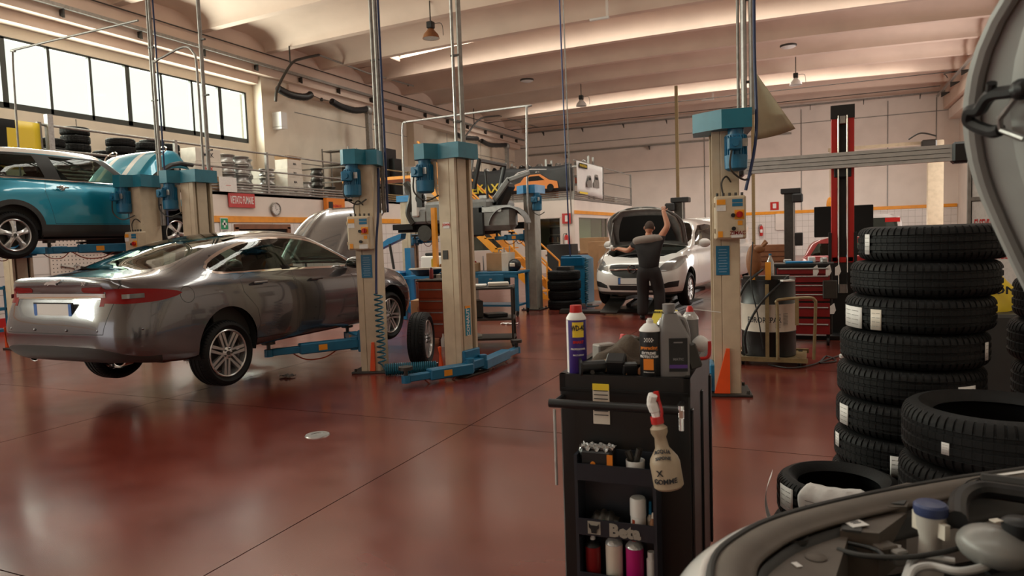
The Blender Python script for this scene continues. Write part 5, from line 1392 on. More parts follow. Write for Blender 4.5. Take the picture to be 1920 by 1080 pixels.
t = wsign('small_red_sign', 'small red square sign on the storage wall beside the saloon bonnet', 'sign', 655, 391, .2, .1, 'red')
# brown door of the storage room
struct_p = W(458, 430, x=WXF)
mb = MB(); y0, y1 = 14.85, 16.95
for yy in (y0, y1): mb.box((WXF, yy, 1.05), (.08, .14, 2.1))
mb.box((WXF, (y0 + y1) / 2, 2.12), (.08, y1 - y0 + .14, .14)); d_ = struct('door_1', mb, 'wood')
mb = MB(); mb.box((WXF - .02, (y0 + y1) / 2, 1.03), (.03, y1 - y0, 2.06)); g = mb.build('door_panel', 'matt', d_)
# pegboard with hanging tools
p = W(185, 478, x=WXF + .02); t = thing('tool_board', 'white perforated tool board on the wall below the raised hatchback', 'tool board', p)
mb = MB(); mb.box((0, 0, 0), (.03, 2.2, 1.1)); bd = mb.build('board', 'wallp', t)
mb = MB()
for i in range(26):
    for j in range(13): mb.box((.017, -1.05 + i * .084, -.5 + j * .083), (.004, .02, .02))
o = mb.build('peg_hole', 'dsteel', t); o['kind'] = 'stuff'
for k, (dy, dz, L, m, lb) in enumerate(((-.1, .12, .95, 'red', 'long red pipe wrench hanging on the tool board'), (.1, .42, .7, 'steel', 'silver combination spanner on the tool board'), (-.75, -.2, .3, 'steel', 'short silver socket wrench on the tool board'), (-.3, -.25, .3, 'dsteel', 'dark pliers on the tool board'), (.2, -.28, .45, 'gsteel', 'grey adjustable spanner on the tool board'))):
    tt = thing('spanner', lb, 'tool', (p.x + .04, p.y + dy, p.z + dz), 0, 'tools on the tool board'); 
    mb = MB(); mb.tube([(0, -L / 2, 0), (0, L / 2, -.06)], .022, 6); mb.build('handle', m, tt)
    mb = MB(); mb.lathe([(.035, -.015), (.075, -.015), (.075, .015), (.035, .015), (.035, -.015)], 12, c=(0, L / 2 + .05, -.06), axis='x', a0=.6, a1=5.6); mb.build('jaw', 'steel', tt)
for k in range(6):
    mb = MB(); mb.box((0, 0, .1), (.14, .2, .2), bev=.01); o = mb.build('tool_bin', rnd.choice(['dsteel', 'black', 'card', 'gsteel']), None, (p.x + .1, p.y - .8 + .3 * k, p.z - .72)); tag(o, 'small bin in the row under the tool board', 'bin', 'bins under the tool board')
# ================================================================ THINGS STANDING IN THE MIDDLE OF THE HALL
def castor(parent, x, y, r=.045, m='black'):
    mb = MB(); mb.cyl((x - .014, y, r), (x + .014, y, r), r, n=16); mb.box((x, y, r * 2 + .01), (.045, .05, .02)); mb.box((x - .02, y, r * 1.4), (.005, .03, r * 1.6)); mb.box((x + .02, y, r * 1.4), (.005, .03, r * 1.6))
    return mb.build('castor', m, parent)
# wheel leaning on the control box column, with the coiled air hose
t = thing('wheel_assembly', 'alloy wheel with black tyre leaning against the control box column inside the coiled hose', 'wheel', (-4.53, 7.35, .335), 0)
w_ = wheel('tyre', t, (0, 0, 0), 'seven', .335, .22, .235, 1, 60)
t.rotation_euler = (0, math.radians(-17), math.radians(-72))
pth = coil((-4.68, 6.70, .95), (-4.66, 6.68, .16), .045, 13, 12) + smooth_path([(-4.66, 6.68, .13), (-4.62, 6.66, .09)], 3)
pth += coil((-4.62, 6.68, .075), (-4.10, 6.98, .075), .062, 26, 10)
mb = MB(); mb.tube(pth, .010, 6); o = mb.build('coil_hose', 'cyan'); tag(o, 'teal coiled air hose hanging from the column and curled on the floor', 'hose')
mb = MB(); mb.grid(lambda u, v: (.16 * (u - .5) + .01 * math.sin(30 * v), .12 * (v - .5), .012 + .022 * abs(math.sin(7 * u) * math.cos(9 * v))), 10, 10)
o = mb.build('plastic_wrap', 'film', None, (-5.75, 6.32, 0.0)); tag(o, 'crumpled clear wrap on the floor beside the saloon\'s rear wheel', 'wrap')
mb = MB(); mb.lathe([(0, .004), (.05, .004), (.05, .008), (.095, .008), (.1, .0)], 28); o = mb.build('floor_drain', 'steel', None, tuple(W(595, 816, z=0))); tag(o, 'round steel drain cover set in the red floor', 'drain')
# brown cardboard box with a printed Q
t = thing('carton', 'brown cardboard box printed with a Q on the floor by the lift', 'carton', (-6.55, 10.9, 0), .2)
mb = MB(); mb.box((0, 0, .24), (.50, .4, .48), bev=.004); mb.build('box', 'card', t)
mb = MB(); mb.lathe([(.055, 0), (.085, 0), (.085, .004), (.055, .004), (.055, 0)], 24, c=(-.04, -.203, .32), axis='y'); mb.box((.02, -.203, .26), (.03, .004, .07), ry=.7); mb.build('print', 'wood', t)
# rust red tool cabinet on castors
t = thing('tool_cabinet', 'rust red tool cabinet on castors behind the two-slot column', 'tool cabinet', (-5.32, 9.25, 0), .1)
mb = MB(); mb.box((0, 0, .52), (.42, .70, .84), bev=.01); mb.build('body', 'brick', t)
mb = MB(); mb.box((0, 0, .955), (.46, .74, .03), bev=.01); mb.build('top_tray', 'dsteel', t)
for k in range(4): mb = MB(); mb.box((0, -.353, .26 + .17 * k), (.38, .01, .15), bev=.003); d = mb.build('drawer', 'brick', t); mb = MB(); mb.box((0, -.362, .31 + .17 * k), (.36, .012, .015)); mb.build('handle', 'steel', d)
for x in (-.17, .17):
    for y in (-.3, .3): castor(t, x, y)
def bottle(label, loc, prof, m='white', cap=None, capm='red', cat='bottle', grp=None, n=20):
    t = thing('bottle', label, cat, loc, 0, grp)
    mb = MB(); mb.lathe([(0, 0)] + prof + [(0, prof[-1][1])], n); mb.build('body', m, t)
    if cap:
        mb = MB(); mb.lathe([(0, prof[-1][1])] + [(r, prof[-1][1] + h) for r, h in cap] + [(0, prof[-1][1] + cap[-1][1])], n); mb.build('cap', capm, t)
    return t
bottle('small translucent bottle standing on the floor by the rust red cabinet', (-5.02, 8.75, 0), [(.035, 0), (.035, .11), (.015, .15), (.012, .17)], 'white', [(.014, 0), (.014, .02)], 'white')
bottle('dark red can on the rust red cabinet', (-5.38, 9.1, .97), [(.03, 0), (.03, .13), (.02, .15)], 'dred', [(.012, 0), (.01, .02)], 'black')
for k in range(5):
    mb = MB(); mb.box((0, 0, .025), (.05 + .02 * k, .22 - .03 * k, .05), rz=.4 * k); o = mb.build('hand_tool', ['dsteel', 'steel', 'black', 'red', 'dsteel'][k], None, (-5.45 + .06 * k, 9.3 + .05 * k, .97)); tag(o, ['dark', 'steel', 'black', 'red', 'long dark'][k] + ' hand tool lying on the rust red cabinet', 'tool', 'hand tools on the rust red cabinet')
# black two-shelf trolley
t = thing('workshop_trolley', 'black steel trolley with three shelves right of the two-slot column', 'trolley', (-4.45, 9.0, 0), .35)
for z in (.12, .40, .84): mb = MB(); mb.box((0, 0, z), (.86, .5, .03), bev=.005); mb.build('shelf', 'dsteel', t)
for x in (-.41, .41):
    for y in (-.23, .23): mb = MB(); mb.box((x, y, .47), (.03, .03, .78)); mb.build('leg', 'dsteel', t); castor(t, x, y, .035)
for k, (x, y, z, dx, dy, dz, m, lb) in enumerate(((-.15, .0, .86, .35, .28, .03, 'paper', 'pile of white papers on the black trolley top'), (.2, .05, .86, .30, .24, .05, 'wcard', 'white flat box on the black trolley top'), (-.3, -.1, .86, .3, .2, .06, 'navy', 'dark blue folder on the black trolley top'), (-.2, 0, .42, .3, .3, .24, 'dsteel', 'dark bin on the middle shelf of the black trolley'), (.15, 0, .42, .3, .25, .05, 'black', 'black part on the middle shelf of the black trolley'), (-.25, -.05, .135, .35, .2, .04, 'paper', 'crumpled paper on the lowest shelf of the black trolley'))):
    c, s_ = math.cos(.35), math.sin(.35); mb = MB(); mb.box((0, 0, dz / 2), (dx, dy, dz), bev=.008, rz=.1 * k)
    o = mb.build(('paper_pile', 'flat_box', 'folder', 'bin', 'black_part', 'crumpled_paper')[k], m, None, (-4.45 + x * c - y * s_, 9.0 + x * s_ + y * c, z), .35); tag(o, lb, ('paper', 'box', 'folder', 'bin', 'part', 'paper')[k])
mb = MB(); mb.grid(lambda u, v: (.3 * (u - .5), .12 * (v - .5), .006 + .02 * abs(math.sin(9 * u + 5 * v))), 8, 6); o = mb.build('paper_scraps', 'paper', None, tuple(W(955, 608, z=0))); tag(o, 'white paper scraps lying on the floor behind the black trolley', 'scraps')
# blue stand with the black basin
t = thing('blue_stand', 'bright blue steel stand holding a black basin beyond the saloon nose', 'stand', (-7.12, 11.9, 0), .1)
for x in (-.42, .42):
    for y in (-.25, .25): mb = MB(); mb.box((x, y * .8, .41), (.07, .07, .80)); mb.build('leg', 'bblue', t)
for z in (.30, .83): mb = MB(); mb.box((0, 0, z), (.9, .48, .05)); mb.build('shelf', 'bblue', t)
t = thing('basin', 'black octagonal basin with cream rim on the blue stand', 'basin', (-7.12, 11.88, .86))
mb = MB(); mb.lathe([(.22, 0), (.34, .12), (.36, .13), (.32, .12), (.21, .02), (0, .02)], 8); mb.build('bowl', 'black', t)
mb = MB(); mb.lathe([(.33, .125), (.365, .13), (.365, .145), (.33, .14), (.33, .125)], 8); mb.build('rim', 'cream', t)
# things behind the stand: red jack, tilted blue ramp, yellow crane post, white machine
t = thing('tilting_ramp', 'tilted blue steel arm on a blue machine between the lift columns', 'machine', (-8.6, 12.9, 0), 0)
mb = MB(); mb.add([(-.35, -.1, 1.36), (.30, -.1, 1.60), (.33, -.1, 1.72), (-.02, -.1, 1.62), (-.35, -.1, 1.44), (-.35, .1, 1.36), (.30, .1, 1.60), (.33, .1, 1.72), (-.02, .1, 1.62), (-.35, .1, 1.44)], [(0, 1, 2, 3, 4), (9, 8, 7, 6, 5)] + [(i, (i + 1) % 5, 5 + (i + 1) % 5, 5 + i) for i in range(5)]); mb.build('arm', 'bblue', t)
mb = MB(); mb.box((.45, 0, .7), (.14, .16, 1.4)); mb.box((-.1, 0, .45), (.9, .5, .9), bev=.03); mb.build('machine_body', 'bblue', t)
mb = MB(); mb.cyl((.1, -.1, .95), (.02, -.1, 1.5), .03, n=10); mb.build('gas_strut', 'dsteel', t)
t = thing('workshop_crane', 'yellow upright post with hook beside the stripped car body', 'crane', (-7.14, 12.28, 0))
mb = MB(); mb.box((0, 0, 1.1), (.09, .09, 2.2)); mb.box((0, 0, .01), (.14, .14, .02)); mb.build('post', 'yorange', t)
mb = MB(); mb.box((-.3, 0, 2.5), (.12, .10, .55)); mb.lathe([(.05, -.02), (.11, -.02), (.11, .02), (.05, .02), (.05, -.02)], 14, c=(-.30, 0, 2.40), axis='y'); mb.box((-.2, 0, 2.75), (.2, .1, .12)); mb.build('hook_arm', 'black', t)
def block(name, label, cat, loc, d, m, rz=0, bev=.01, grp=None, extra=None):
    mb = MB(); mb.box((0, 0, d[2] / 2), d, bev=bev)
    if extra: extra(mb)
    return tag(mb.build(name, m, None, loc, rz), label, cat, grp)
t = thing('trolley_jack', 'bright red workshop jack and trolley behind the black basin', 'jack', (-7.9, 14.0, 0), .2)
mb = MB(); mb.box((0, 0, .85), (1.1, .5, .12), bev=.02); mb.box((.4, 0, .98), (.5, .3, .16), bev=.03); mb.build('frame', 'red', t)
mb = MB()
for x in (-.5, .5): mb.box((x, 0, .42), (.06, .4, .84))
mb.build('stand_legs', 'red', t) if False else mb.build('side_frame', 'red', t)
block('tyre_machine', 'white and grey machine behind the red jack', 'machine', (-8.9, 15.6, 0), (.9, .6, 1.15), 'white', .1, .03)
block('floor_mat_stack', 'black flat part lying on the white machine', 'part', (-8.9, 15.6, 1.15), (.7, .5, .08), 'black', .1, .02)
block('yellow_jug', 'yellow jug standing on the red jack', 'jug', (-8.15, 13.95, .91), (.14, .12, .22), 'yellow', .1, .03)
t = thing('hanging_plate', 'embossed grey plate standing upright behind the red jack', 'plate', (-7.95, 14.7, .95), .1)
mb = MB(); mb.box((0, 0, .32), (.46, .03, .64), bev=.02); mb.build('panel', 'steel', t)
mb = MB()
for i in range(3): mb.box((-.12 + .12 * i, -.02, .32), (.05, .01, .48), bev=.004)
mb.build('embossing', 'gsteel', t)
block('stool_base', 'grey work table under the embossed plate', 'table', (-7.95, 14.7, 0), (.8, .6, .95), 'gsteel', .1)
# blue workbench with its load
t = thing('workbench', 'blue steel workbench with drawer beyond the black trolley', 'workbench', (-6.3, 12.75, 0), .05)
mb = MB(); mb.box((0, 0, .86), (1.75, .7, .05), bev=.008); mb.build('worktop', 'blue', t)
mb = MB(); mb.box((.30, -.18, .72), (.55, .36, .22), bev=.005); mb.box((0, -.33, .80), (1.7, .04, .07)); d = mb.build('drawer', 'blue', t)
mb = MB(); mb.box((.30, -.37, .74), (.06, .02, .02)); mb.build('knob', 'steel', d)
for x in (-.82, .82):
    for y in (-.3, .3): mb = MB(); mb.box((x, y, .48), (.06, .06, .76)); mb.build('leg', 'blue', t)
for y in (-.3, .3): castor(t, .82, y, .06)
mb = MB(); mb.box((0, 0, .20), (1.6, .5, .04)); mb.build('shelf', 'blue', t)
bottle('royal blue plastic bucket on the blue workbench', (-6.66, 12.6, .885 + .12), [(.11, 0), (.125, .02), (.125, .22), (.11, .24)], 'bblue', [(.1, 0), (.1, .02)], 'black', cat='bucket')
carton('low brown carton at the front of the blue workbench', (-6.72, 12.52, .89), (.75, .36, .17), 'card')
carton('tall brown carton with yellow label on the blue workbench', (-5.95, 12.75, .89), (.40, .34, .36), 'card')
carton('grey white carton next to the tall brown one on the workbench', (-5.72, 12.70, .89), (.14, .34, .36), 'wcard')
t = thing('welding_mask', 'round black and red mask on the corner of the blue workbench', 'mask', (-5.55, 12.62, .89))
mb = MB(); mb.ball((0, 0, .11), (.13, .12, .13), 14, 10); mb.build('shell', 'black', t)
mb = MB(); mb.box((0, -.115, .12), (.11, .03, .07), bev=.01); mb.build('visor', 'cream', t)
for k in range(5):
    block('spray_can', ('red', 'white', 'black', 'white capped', 'small red')[k] + ' can in the row behind the blue bucket', 'can', (-6.95 + .09 * k, 12.95, .885), (.06, .06, .20 + .12 * (k % 2)), ['red', 'white', 'black', 'white', 'red'][k], 0, .02, 'cans on the blue workbench')
block('tool_tower', 'black tool tower standing behind the blue bucket', 'tool rack', (-7.0, 13.05, .885), (.18, .18, .55), 'black', 0, .02)
for k in range(6): block('metal_rod', 'grey metal rod leaning across the workbench', 'rod', (-6.4 + .12 * k, 12.95, .89), (.02, .02, .3 + .04 * k), 'steel', 0, .002, 'rods standing at the back of the workbench')
# yellow stairs to the office roof
t = thing('staircase', 'yellow steel stairs with handrails rising past the workbench', 'stairs', (-6.2, 16.4, 0))
n = 12; dx, dz = -.29, .27
for s_ in (-.45, .45):
    mb = MB(); mb.add([(0.1, s_, 0), (-.15, s_, 0), (n * dx - .15, s_, n * dz), (n * dx + .1, s_, n * dz), (0.1, s_ + .03, 0), (-.15, s_ + .03, 0), (n * dx - .15, s_ + .03, n * dz), (n * dx + .1, s_ + .03, n * dz)], [(0, 1, 2, 3), (7, 6, 5, 4), (0, 4, 5, 1), (1, 5, 6, 2), (2, 6, 7, 3), (3, 7, 4, 0)])
    mb.build('stringer', 'yorange', t)
    for zz in (.45, .9):
        mb = MB(); mb.tube([(0.05, s_, zz), (n * dx, s_, n * dz + zz)], .025, 6); mb.build('handrail', 'yorange', t)
    for k in (0, 3, 6, 9, 12):
        mb = MB(); mb.tube([(k * dx + .05, s_, k * dz), (k * dx + .05, s_, k * dz + .9)], .025, 6); mb.build('baluster', 'yorange', t)
for k in range(n): mb = MB(); mb.box((k * dx - .05, 0, k * dz + .20), (.26, .9, .03)); mb.build('tread', 'yorange', t)
mb = MB(); mb.box((n * dx - 1.3, 0, n * dz + .0), (2.3, .95, .08)); mb.build('landing', 'yorange', t)
# four used tyres and the blue cabinet with its coiled hose
for k in range(4): tyre('worn tyre, %s of the pile beside the blue cabinet' % LV[k].replace('fourth', 'topmost'), (-5.0, 13.95, .10 + .205 * k), .36 - .01 * (k % 2), .20, .22, 'used tyres beside the blue cabinet', lugs=32)
block('rubber_pad', 'black rubber pad on the used tyre pile', 'pad', (-4.95, 13.92, .82), (.3, .3, .08), 'black')
t = thing('blue_cabinet', 'blue sloping machine cabinet beside the used tyres', 'cabinet', (-4.98, 14.92, 0))
mb = MB(); mb.prism([(-.32, 0), (.25, 0), (.25, 1.02), (.12, 1.10), (-.32, 1.10), (-.36, .78)], .55, (0, -.27, 0), (1, 0, 0), (0, 0, 1)) ; mb.v = [(x, y + .55, z) for x, y, z in mb.v]; mb.build('body', 'blue', t)
mb = MB(); mb.box((-.06, -.30, .97), (.5, .03, .18), rx=.25); mb.build('front_panel', 'bblue', t)
mb = MB(); mb.box((0, 0, .02), (.8, .7, .04)); mb.build('foot_plate', 'gsteel', t)
pth = coil((-4.60, 14.30, 1.05), (-4.56, 14.10, .12), .035, 20, 8) + smooth_path([(-4.56, 14.08, .07), (-4.52, 13.98, .05), (-4.4, 13.95, .05), (-4.3, 14.1, .05)], 5)
mb = MB(); mb.tube(pth, .014, 6); o = mb.build('coil_hose', 'cyan'); tag(o, 'teal coiled hose hanging in front of the blue cabinet', 'hose')
# fire extinguishers, signs
def extinguisher(loc, lb, ax='y'):
    t = thing('fire_extinguisher', lb, 'fire extinguisher', loc)
    mb = MB(); mb.lathe([(0, 0), (.085, .0), (.09, .03), (.09, .48), (.06, .56), (.025, .58), (0, .58)], 20); mb.build('cylinder', 'red', t)
    mb = MB(); mb.box((0, 0, .61), (.04, .06, .06)); mb.tube(smooth_path([(0, 0, .62), (-.12, 0, .60), (-.14, 0, .35), (-.1, 0, .15)]), .012, 6); mb.build('valve_hose', 'black', t)
    mb = MB(); mb.lathe([(.0915, .18), (.0915, .36)], 12, a0=-2.4, a1=-.7); mb.build('label_band', 'paper', t)
    return t
extinguisher((-9.60, 27.22, 1.0), 'red fire extinguisher hanging on the office corner below its sign')
extinguisher((-3.10, 41.87, 1.15), 'small red fire extinguisher on the tiled end wall')
def bsign(lb, loc, w, h, m, inner=None, name='fire_sign'):
    t = thing(name, lb, 'sign', loc)
    mb = MB(); mb.box((0, 0, 0), (w, .02, h)); mb.build('panel', m, t)
    if inner: mb = MB(); mb.box((.0, -.012, 0), (w * .4, .004, h * .6)); mb.build('symbol', inner, t)
    return t
bsign('red and white extinguisher sign on the office corner', (-9.58, 27.3, 2.25), .42, .42, 'red', 'paper')
bsign('small red sign above the tiles on the end wall', (-2.4, 41.98, 2.8), .45, .45, 'red', 'paper')
bsign('white electrical panel cover on the tiled end wall', (-1.9, 41.9, 1.9), .9, .9, 'wallp', None, 'wall_panel')
# crates and wooden boards between cabinet and white car
t = thing('work_table', 'wooden-topped work table by the office side wall', 'table', (-7.3, 21.8, 0), .1)
mb = MB(); mb.box((0, 0, .92), (2.0, .8, .06)); mb.build('table_top', 'wood', t)
for x in (-.9, .9): mb = MB(); mb.box((x, 0, .45), (.08, .7, .9)); mb.build('leg', 'dsteel', t)
block('tool_cabinet', 'black drawer cabinet behind the blue cabinet', 'tool cabinet', (-6.9, 19.2, 0), (.75, .6, 1.3), 'black')
for k in range(5):
    block('tool_drawer', 'black drawer front of the cabinet behind the blue one', 'drawer', (-6.9, 18.88, .2 + .2 * k), (.7, .02, .17), 'dsteel', 0, .004, 'drawer fronts behind the blue cabinet') if False else None
carton('big open brown crate on the work table by the office', (-6.7, 21.7, .95), (.8, .6, .5), 'card')
carton('tall brown board box beside the white car\'s headlamp', (-5.3, 18.6, 0), (.55, .4, 1.25), 'card')
carton('second brown board box behind the tall one', (-5.75, 19.0, 0), (.5, .4, 1.35), 'card')
carton('lower brown carton under the work table', (-7.0, 21.6, 0), (.9, .5, .6), 'card')
for k in range(7): block('bench_tool', ('red', 'black', 'blue', 'grey', 'black', 'red', 'grey')[k] + ' small tool lying on the work table', 'tool', (-8.15 + .16 * k, 21.6, .952), (.12, .2, .10 + .04 * (k % 3)), ['red', 'black', 'blue', 'steel', 'black', 'red', 'steel'][k], .3 * k, .02, 'tools on the work table')
# office contents: shelves with binders seen through the panes
t = thing('office_shelf', 'dark shelves of folders inside the office window', 'shelf', (-10.6, 29.2, 0))
for z in (.9, 1.25, 1.6, 1.95): mb = MB(); mb.box((0, 0, z), (1.0, .4, .04)); mb.build('shelf', 'cabint', t)
mb = MB(); mb.box((0, .22, 1.2), (1.1, .04, 2.2)); mb.build('back_panel', 'cabin', t)
for k in range(14):
    block('folder', 'small dark folder on the office shelves', 'folder', (-11.0 + .12 * (k % 7), 29.1, .92 + .35 * (k // 7)), (.08, .2, .22), ['brick', 'dsteel', 'card', 'black'][k % 4], 0, .004, 'folders on the office shelves')
block('roller_blind', 'pale green curtain hanging inside the office side window', 'curtain', (-9.9, 30.6, .9), (.06, 2.4, 1.5), mat('pale_green_curtain', (.34, .42, .28), .8), 0)
block('paper_tray', 'white papers standing on the office side window ledge', 'papers', (-9.55, 28.9, .98), (.08, .3, .4), 'paper')
# scissor lift under the white car
t = thing('scissor_lift', 'low black and blue scissor lift under the white people carrier', 'car lift', (-3.1, 14.6, 0), math.radians(-95.5))
for s_ in (-.45, .45):
    mb = MB(); mb.box((0, s_, .28), (2.6, .34, .08), bev=.01); mb.build('platform', 'dsteel', t)
    for sg in (1, -1):
        mb = MB(); mb.add([(-.7, s_ - .05, .14 - .09 * sg), (.7, s_ - .05, .14 + .09 * sg), (.7, s_ - .05, .20 + .09 * sg), (-.7, s_ - .05, .20 - .09 * sg), (-.7, s_ + .05, .14 - .09 * sg), (.7, s_ + .05, .14 + .09 * sg), (.7, s_ + .05, .20 + .09 * sg), (-.7, s_ + .05, .20 - .09 * sg)], [(0, 1, 2, 3), (7, 6, 5, 4), (0, 4, 5, 1), (1, 5, 6, 2), (2, 6, 7, 3), (3, 7, 4, 0)]); mb.build('scissor_leg', 'blue' if sg > 0 else 'dsteel', t)
mb = MB(); mb.box((0, 0, .03), (2.4, 1.2, .05)); mb.build('base_frame', 'dsteel', t)
for s_ in (-.45, .45): mb = MB(); mb.box((1.55, s_, .16), (.6, .34, .03), ry=.4); mb.build('drive_on_ramp', 'dsteel', t)
t = thing('ramp_leg', 'black steel ramp lying flat in front of the white car', 'ramp', (-4.35, 13.2, 0), .2)
mb = MB(); mb.box((0, 0, .03), (.9, .35, .04)); mb.box((-.3, 0, .06), (.3, .3, .03)); mb.build('plate', 'dsteel', t)
# lift with the stripped body
def wreck():
    t = thing('stripped_car_body', 'stripped grey off-road car body on the raised lift between the columns', 'car', (-7.3, 13.35, 1.80))
    mb = MB(); mb.box((.45, 0, .32), (1.5, 1.35, .45), bev=.06); mb.box((1.30, -.55, .15), (.9, .3, .50), bev=.10); mb.box((.9, .5, .15), (.6, .25, .5), bev=.10); mb.box((-.5, 0, .25), (.5, 1.3, .3), bev=.05); mb.build('tub', 'cgrey', t)
    mb = MB(); mb.box((.60, -.70, .10), (1.0, .06, .60), bev=.04); mb.build('door_panel', 'black', t)
    mb = MB(); mb.prism([(.15, .75), (.80, .80), (.92, 1.42), (.18, 1.30)], .05, (0, -.66, 0), (1, 0, 0), (0, 0, 1)); mb.v = [(x, y, z) for x, y, z in mb.v]; mb.build('rear_panel', 'cgrey', t)
    mb = MB(); mb.tube([(.85, -.62, .75), (1.0, -.62, 1.32), (1.0, .62, 1.32), (.85, .62, .75)], .05, 8); mb.tube([(1.15, -.6, .55), (1.12, -.6, 1.1)], .025, 6); mb.build('windscreen_frame', 'black', t)
    mb = MB(); mb.box((1.35, -.25, .62), (.18, .42, .55), ry=.5, bev=.05); mb.box((1.1, -.25, .45), (.42, .42, .12), bev=.04); mb.build('seat', 'black', t)
    mb = MB(); mb.box((1.42, -.5, .72), (.55, .05, .12), ry=-.85, bev=.02); mb.build('front_member', 'cgrey', t)
    mb = MB(); mb.box((1.80, -.5, .95), (.50, .05, .10), ry=-.25, bev=.02); mb.build('front_member', 'cgrey', t)
    mb = MB(); mb.lathe([(.40, -.16), (.42, -.14), (.42, .12), (.36, .14), (.30, .14)], 16, c=(1.62, -.60, -.05), axis='y', a0=.2, a1=PI * .95); mb.build('wing', 'cgrey', t)
    mb = MB(); mb.cyl((-.35, -.62, -.10), (-.35, -.45, -.10), .17, n=20); mb.tube([(-.35, -.5, -.1), (-.35, .6, -.1)], .05); mb.box((-.35, -.3, .0), (.5, .12, .10), rz=.2); mb.build('rear_axle', 'dsteel', t)
    mb = MB(); mb.cyl((.75, -.62, -.06), (.75, -.44, -.06), .16, n=20); mb.tube([(.75, -.5, -.08), (.75, .6, -.08)], .045); mb.tube(smooth_path([(.6, -.4, -.05), (1.0, -.2, -.12), (1.4, -.4, -.02)]), .05); mb.build('front_axle', 'dsteel', t)
    mb = MB(); mb.box((.2, -.42, -.0), (2.6, .10, .14)); mb.box((.2, .42, -.0), (2.6, .10, .14)); mb.box((-.9, 0, .05), (.5, 1.2, .12)); mb.build('chassis_rail', 'matt', t)
    mb = MB(); mb.box((.2, 0, .02), (.9, .5, .32), bev=.08); mb.cyl((.6, .1, .1), (1.0, .1, .1), .14, n=14); mb.build('gearbox', 'dsteel', t)
    mb = MB(); mb.box((-.52, -.5, .72), (.16, .4, .95), bev=.03); mb.build('white_panel', 'white', t)
    mb = MB(); mb.tube(smooth_path([(-.75, -.62, .98), (-.62, -.62, .72), (-.72, -.62, .35), (-.60, -.62, .1)]), .07, 8); mb.lathe([(.05, -.04), (.11, -.04), (.11, .04), (.05, .04), (.05, -.04)], 16, c=(-.66, -.62, .82), axis='y'); mb.build('suspension_arm', 'dsteel', t)
    mb = MB(); mb.box((1.25, -.72, .32), (.5, .02, .10)); mb.box((1.1, -.70, .58), (.16, .05, .06)); mb.build('trim_strip', 'steel', t)
    return t
wreck()
# ---------------------------------------------------------------- far right: alignment column, screen, cars, drum
t = thing('alignment_column', 'red and black wheel alignment column carrying a long aluminium beam', 'machine', (.27, 10.8, 0))
mb = MB()
for s_ in (-.105, .105): mb.box((s_, 0, 2.05), (.08, .16, 2.0), bev=.006)
mb.box((0, .06, 2.05), (.26, .04, 2.0)); mb.box((0, -.03, 1.08), (.26, .1, .07)); mb.build('red_column', 'red', t)
mb = MB(); mb.box((0, 0, 3.11), (.30, .2, .18)); mb.box((0, -.06, 2.35), (.24, .06, .28), bev=.02); mb.box((0, .03, 2.0), (.10, .04, 1.9)); mb.box((0, .02, .52), (.32, .22, 1.04), bev=.01)
mb.box((-.16, 0, 1.25), (.04, .2, .42)); mb.box((.16, 0, 1.25), (.04, .2, .42)); mb.build('black_housing', 'black', t)
for s_ in (-.055, .055): mb = MB(); mb.cyl((s_, -.09, .62), (s_, -.09, 3.06), .012, n=8); mb.build('guide_rod', 'chrome', t)
mb = MB(); mb.box((0, -.10, 3.0), (.07, .03, .10)); mb.box((0, -.10, .68), (.08, .04, .12)); mb.build('bearing_block', 'steel', t)
mb = MB(); mb.prism([(-1.30, -.10), (1.27, -.10), (1.27, .11), (-1.30, .11)], .10, (0, -.10, 2.44), (1, 0, 0), (0, 0, 1)); b_ = mb.build('beam', 'alu', t)
mb = MB()
for z in (2.385, 2.44, 2.50): mb.box((0, -.2035 + .0, z), (2.5, .006, .006))
mb.build('beam_groove', 'dsteel', b_)
for x, w_ in ((-1.4, .22), (1.42, .30)): mb = MB(); mb.box((x, -.13, 2.44), (w_, .22, .27), bev=.03); mb.build('camera_head', 'black', b_)
mb = MB(); mb.box((0, .05, .03), (1.6, 1.0, .06)); mb.box((.9, .1, .10), (.6, .6, .14), bev=.02); mb.build('base_plate', 'sblack', t)
mb = MB(); mb.tube(smooth_path([(.10, -.14, .9), (.16, -.18, .5), (.12, -.2, .2), (.3, -.4, .07)]), .012, 6); mb.build('cable', 'black', t)
t = thing('black_screen', 'wide black screen standing behind the red alignment column', 'screen', (.30, 11.6, 0))
mb = MB(); mb.box((0, 0, 1.62), (.80, .06, .46), bev=.01); mb.build('display', 'matt', t)
mb = MB(); mb.box((0, .05, .75), (.08, .06, 1.4)); mb.box((0, .05, .03), (.6, .4, .05)); mb.build('screen_stand', 'black', t)
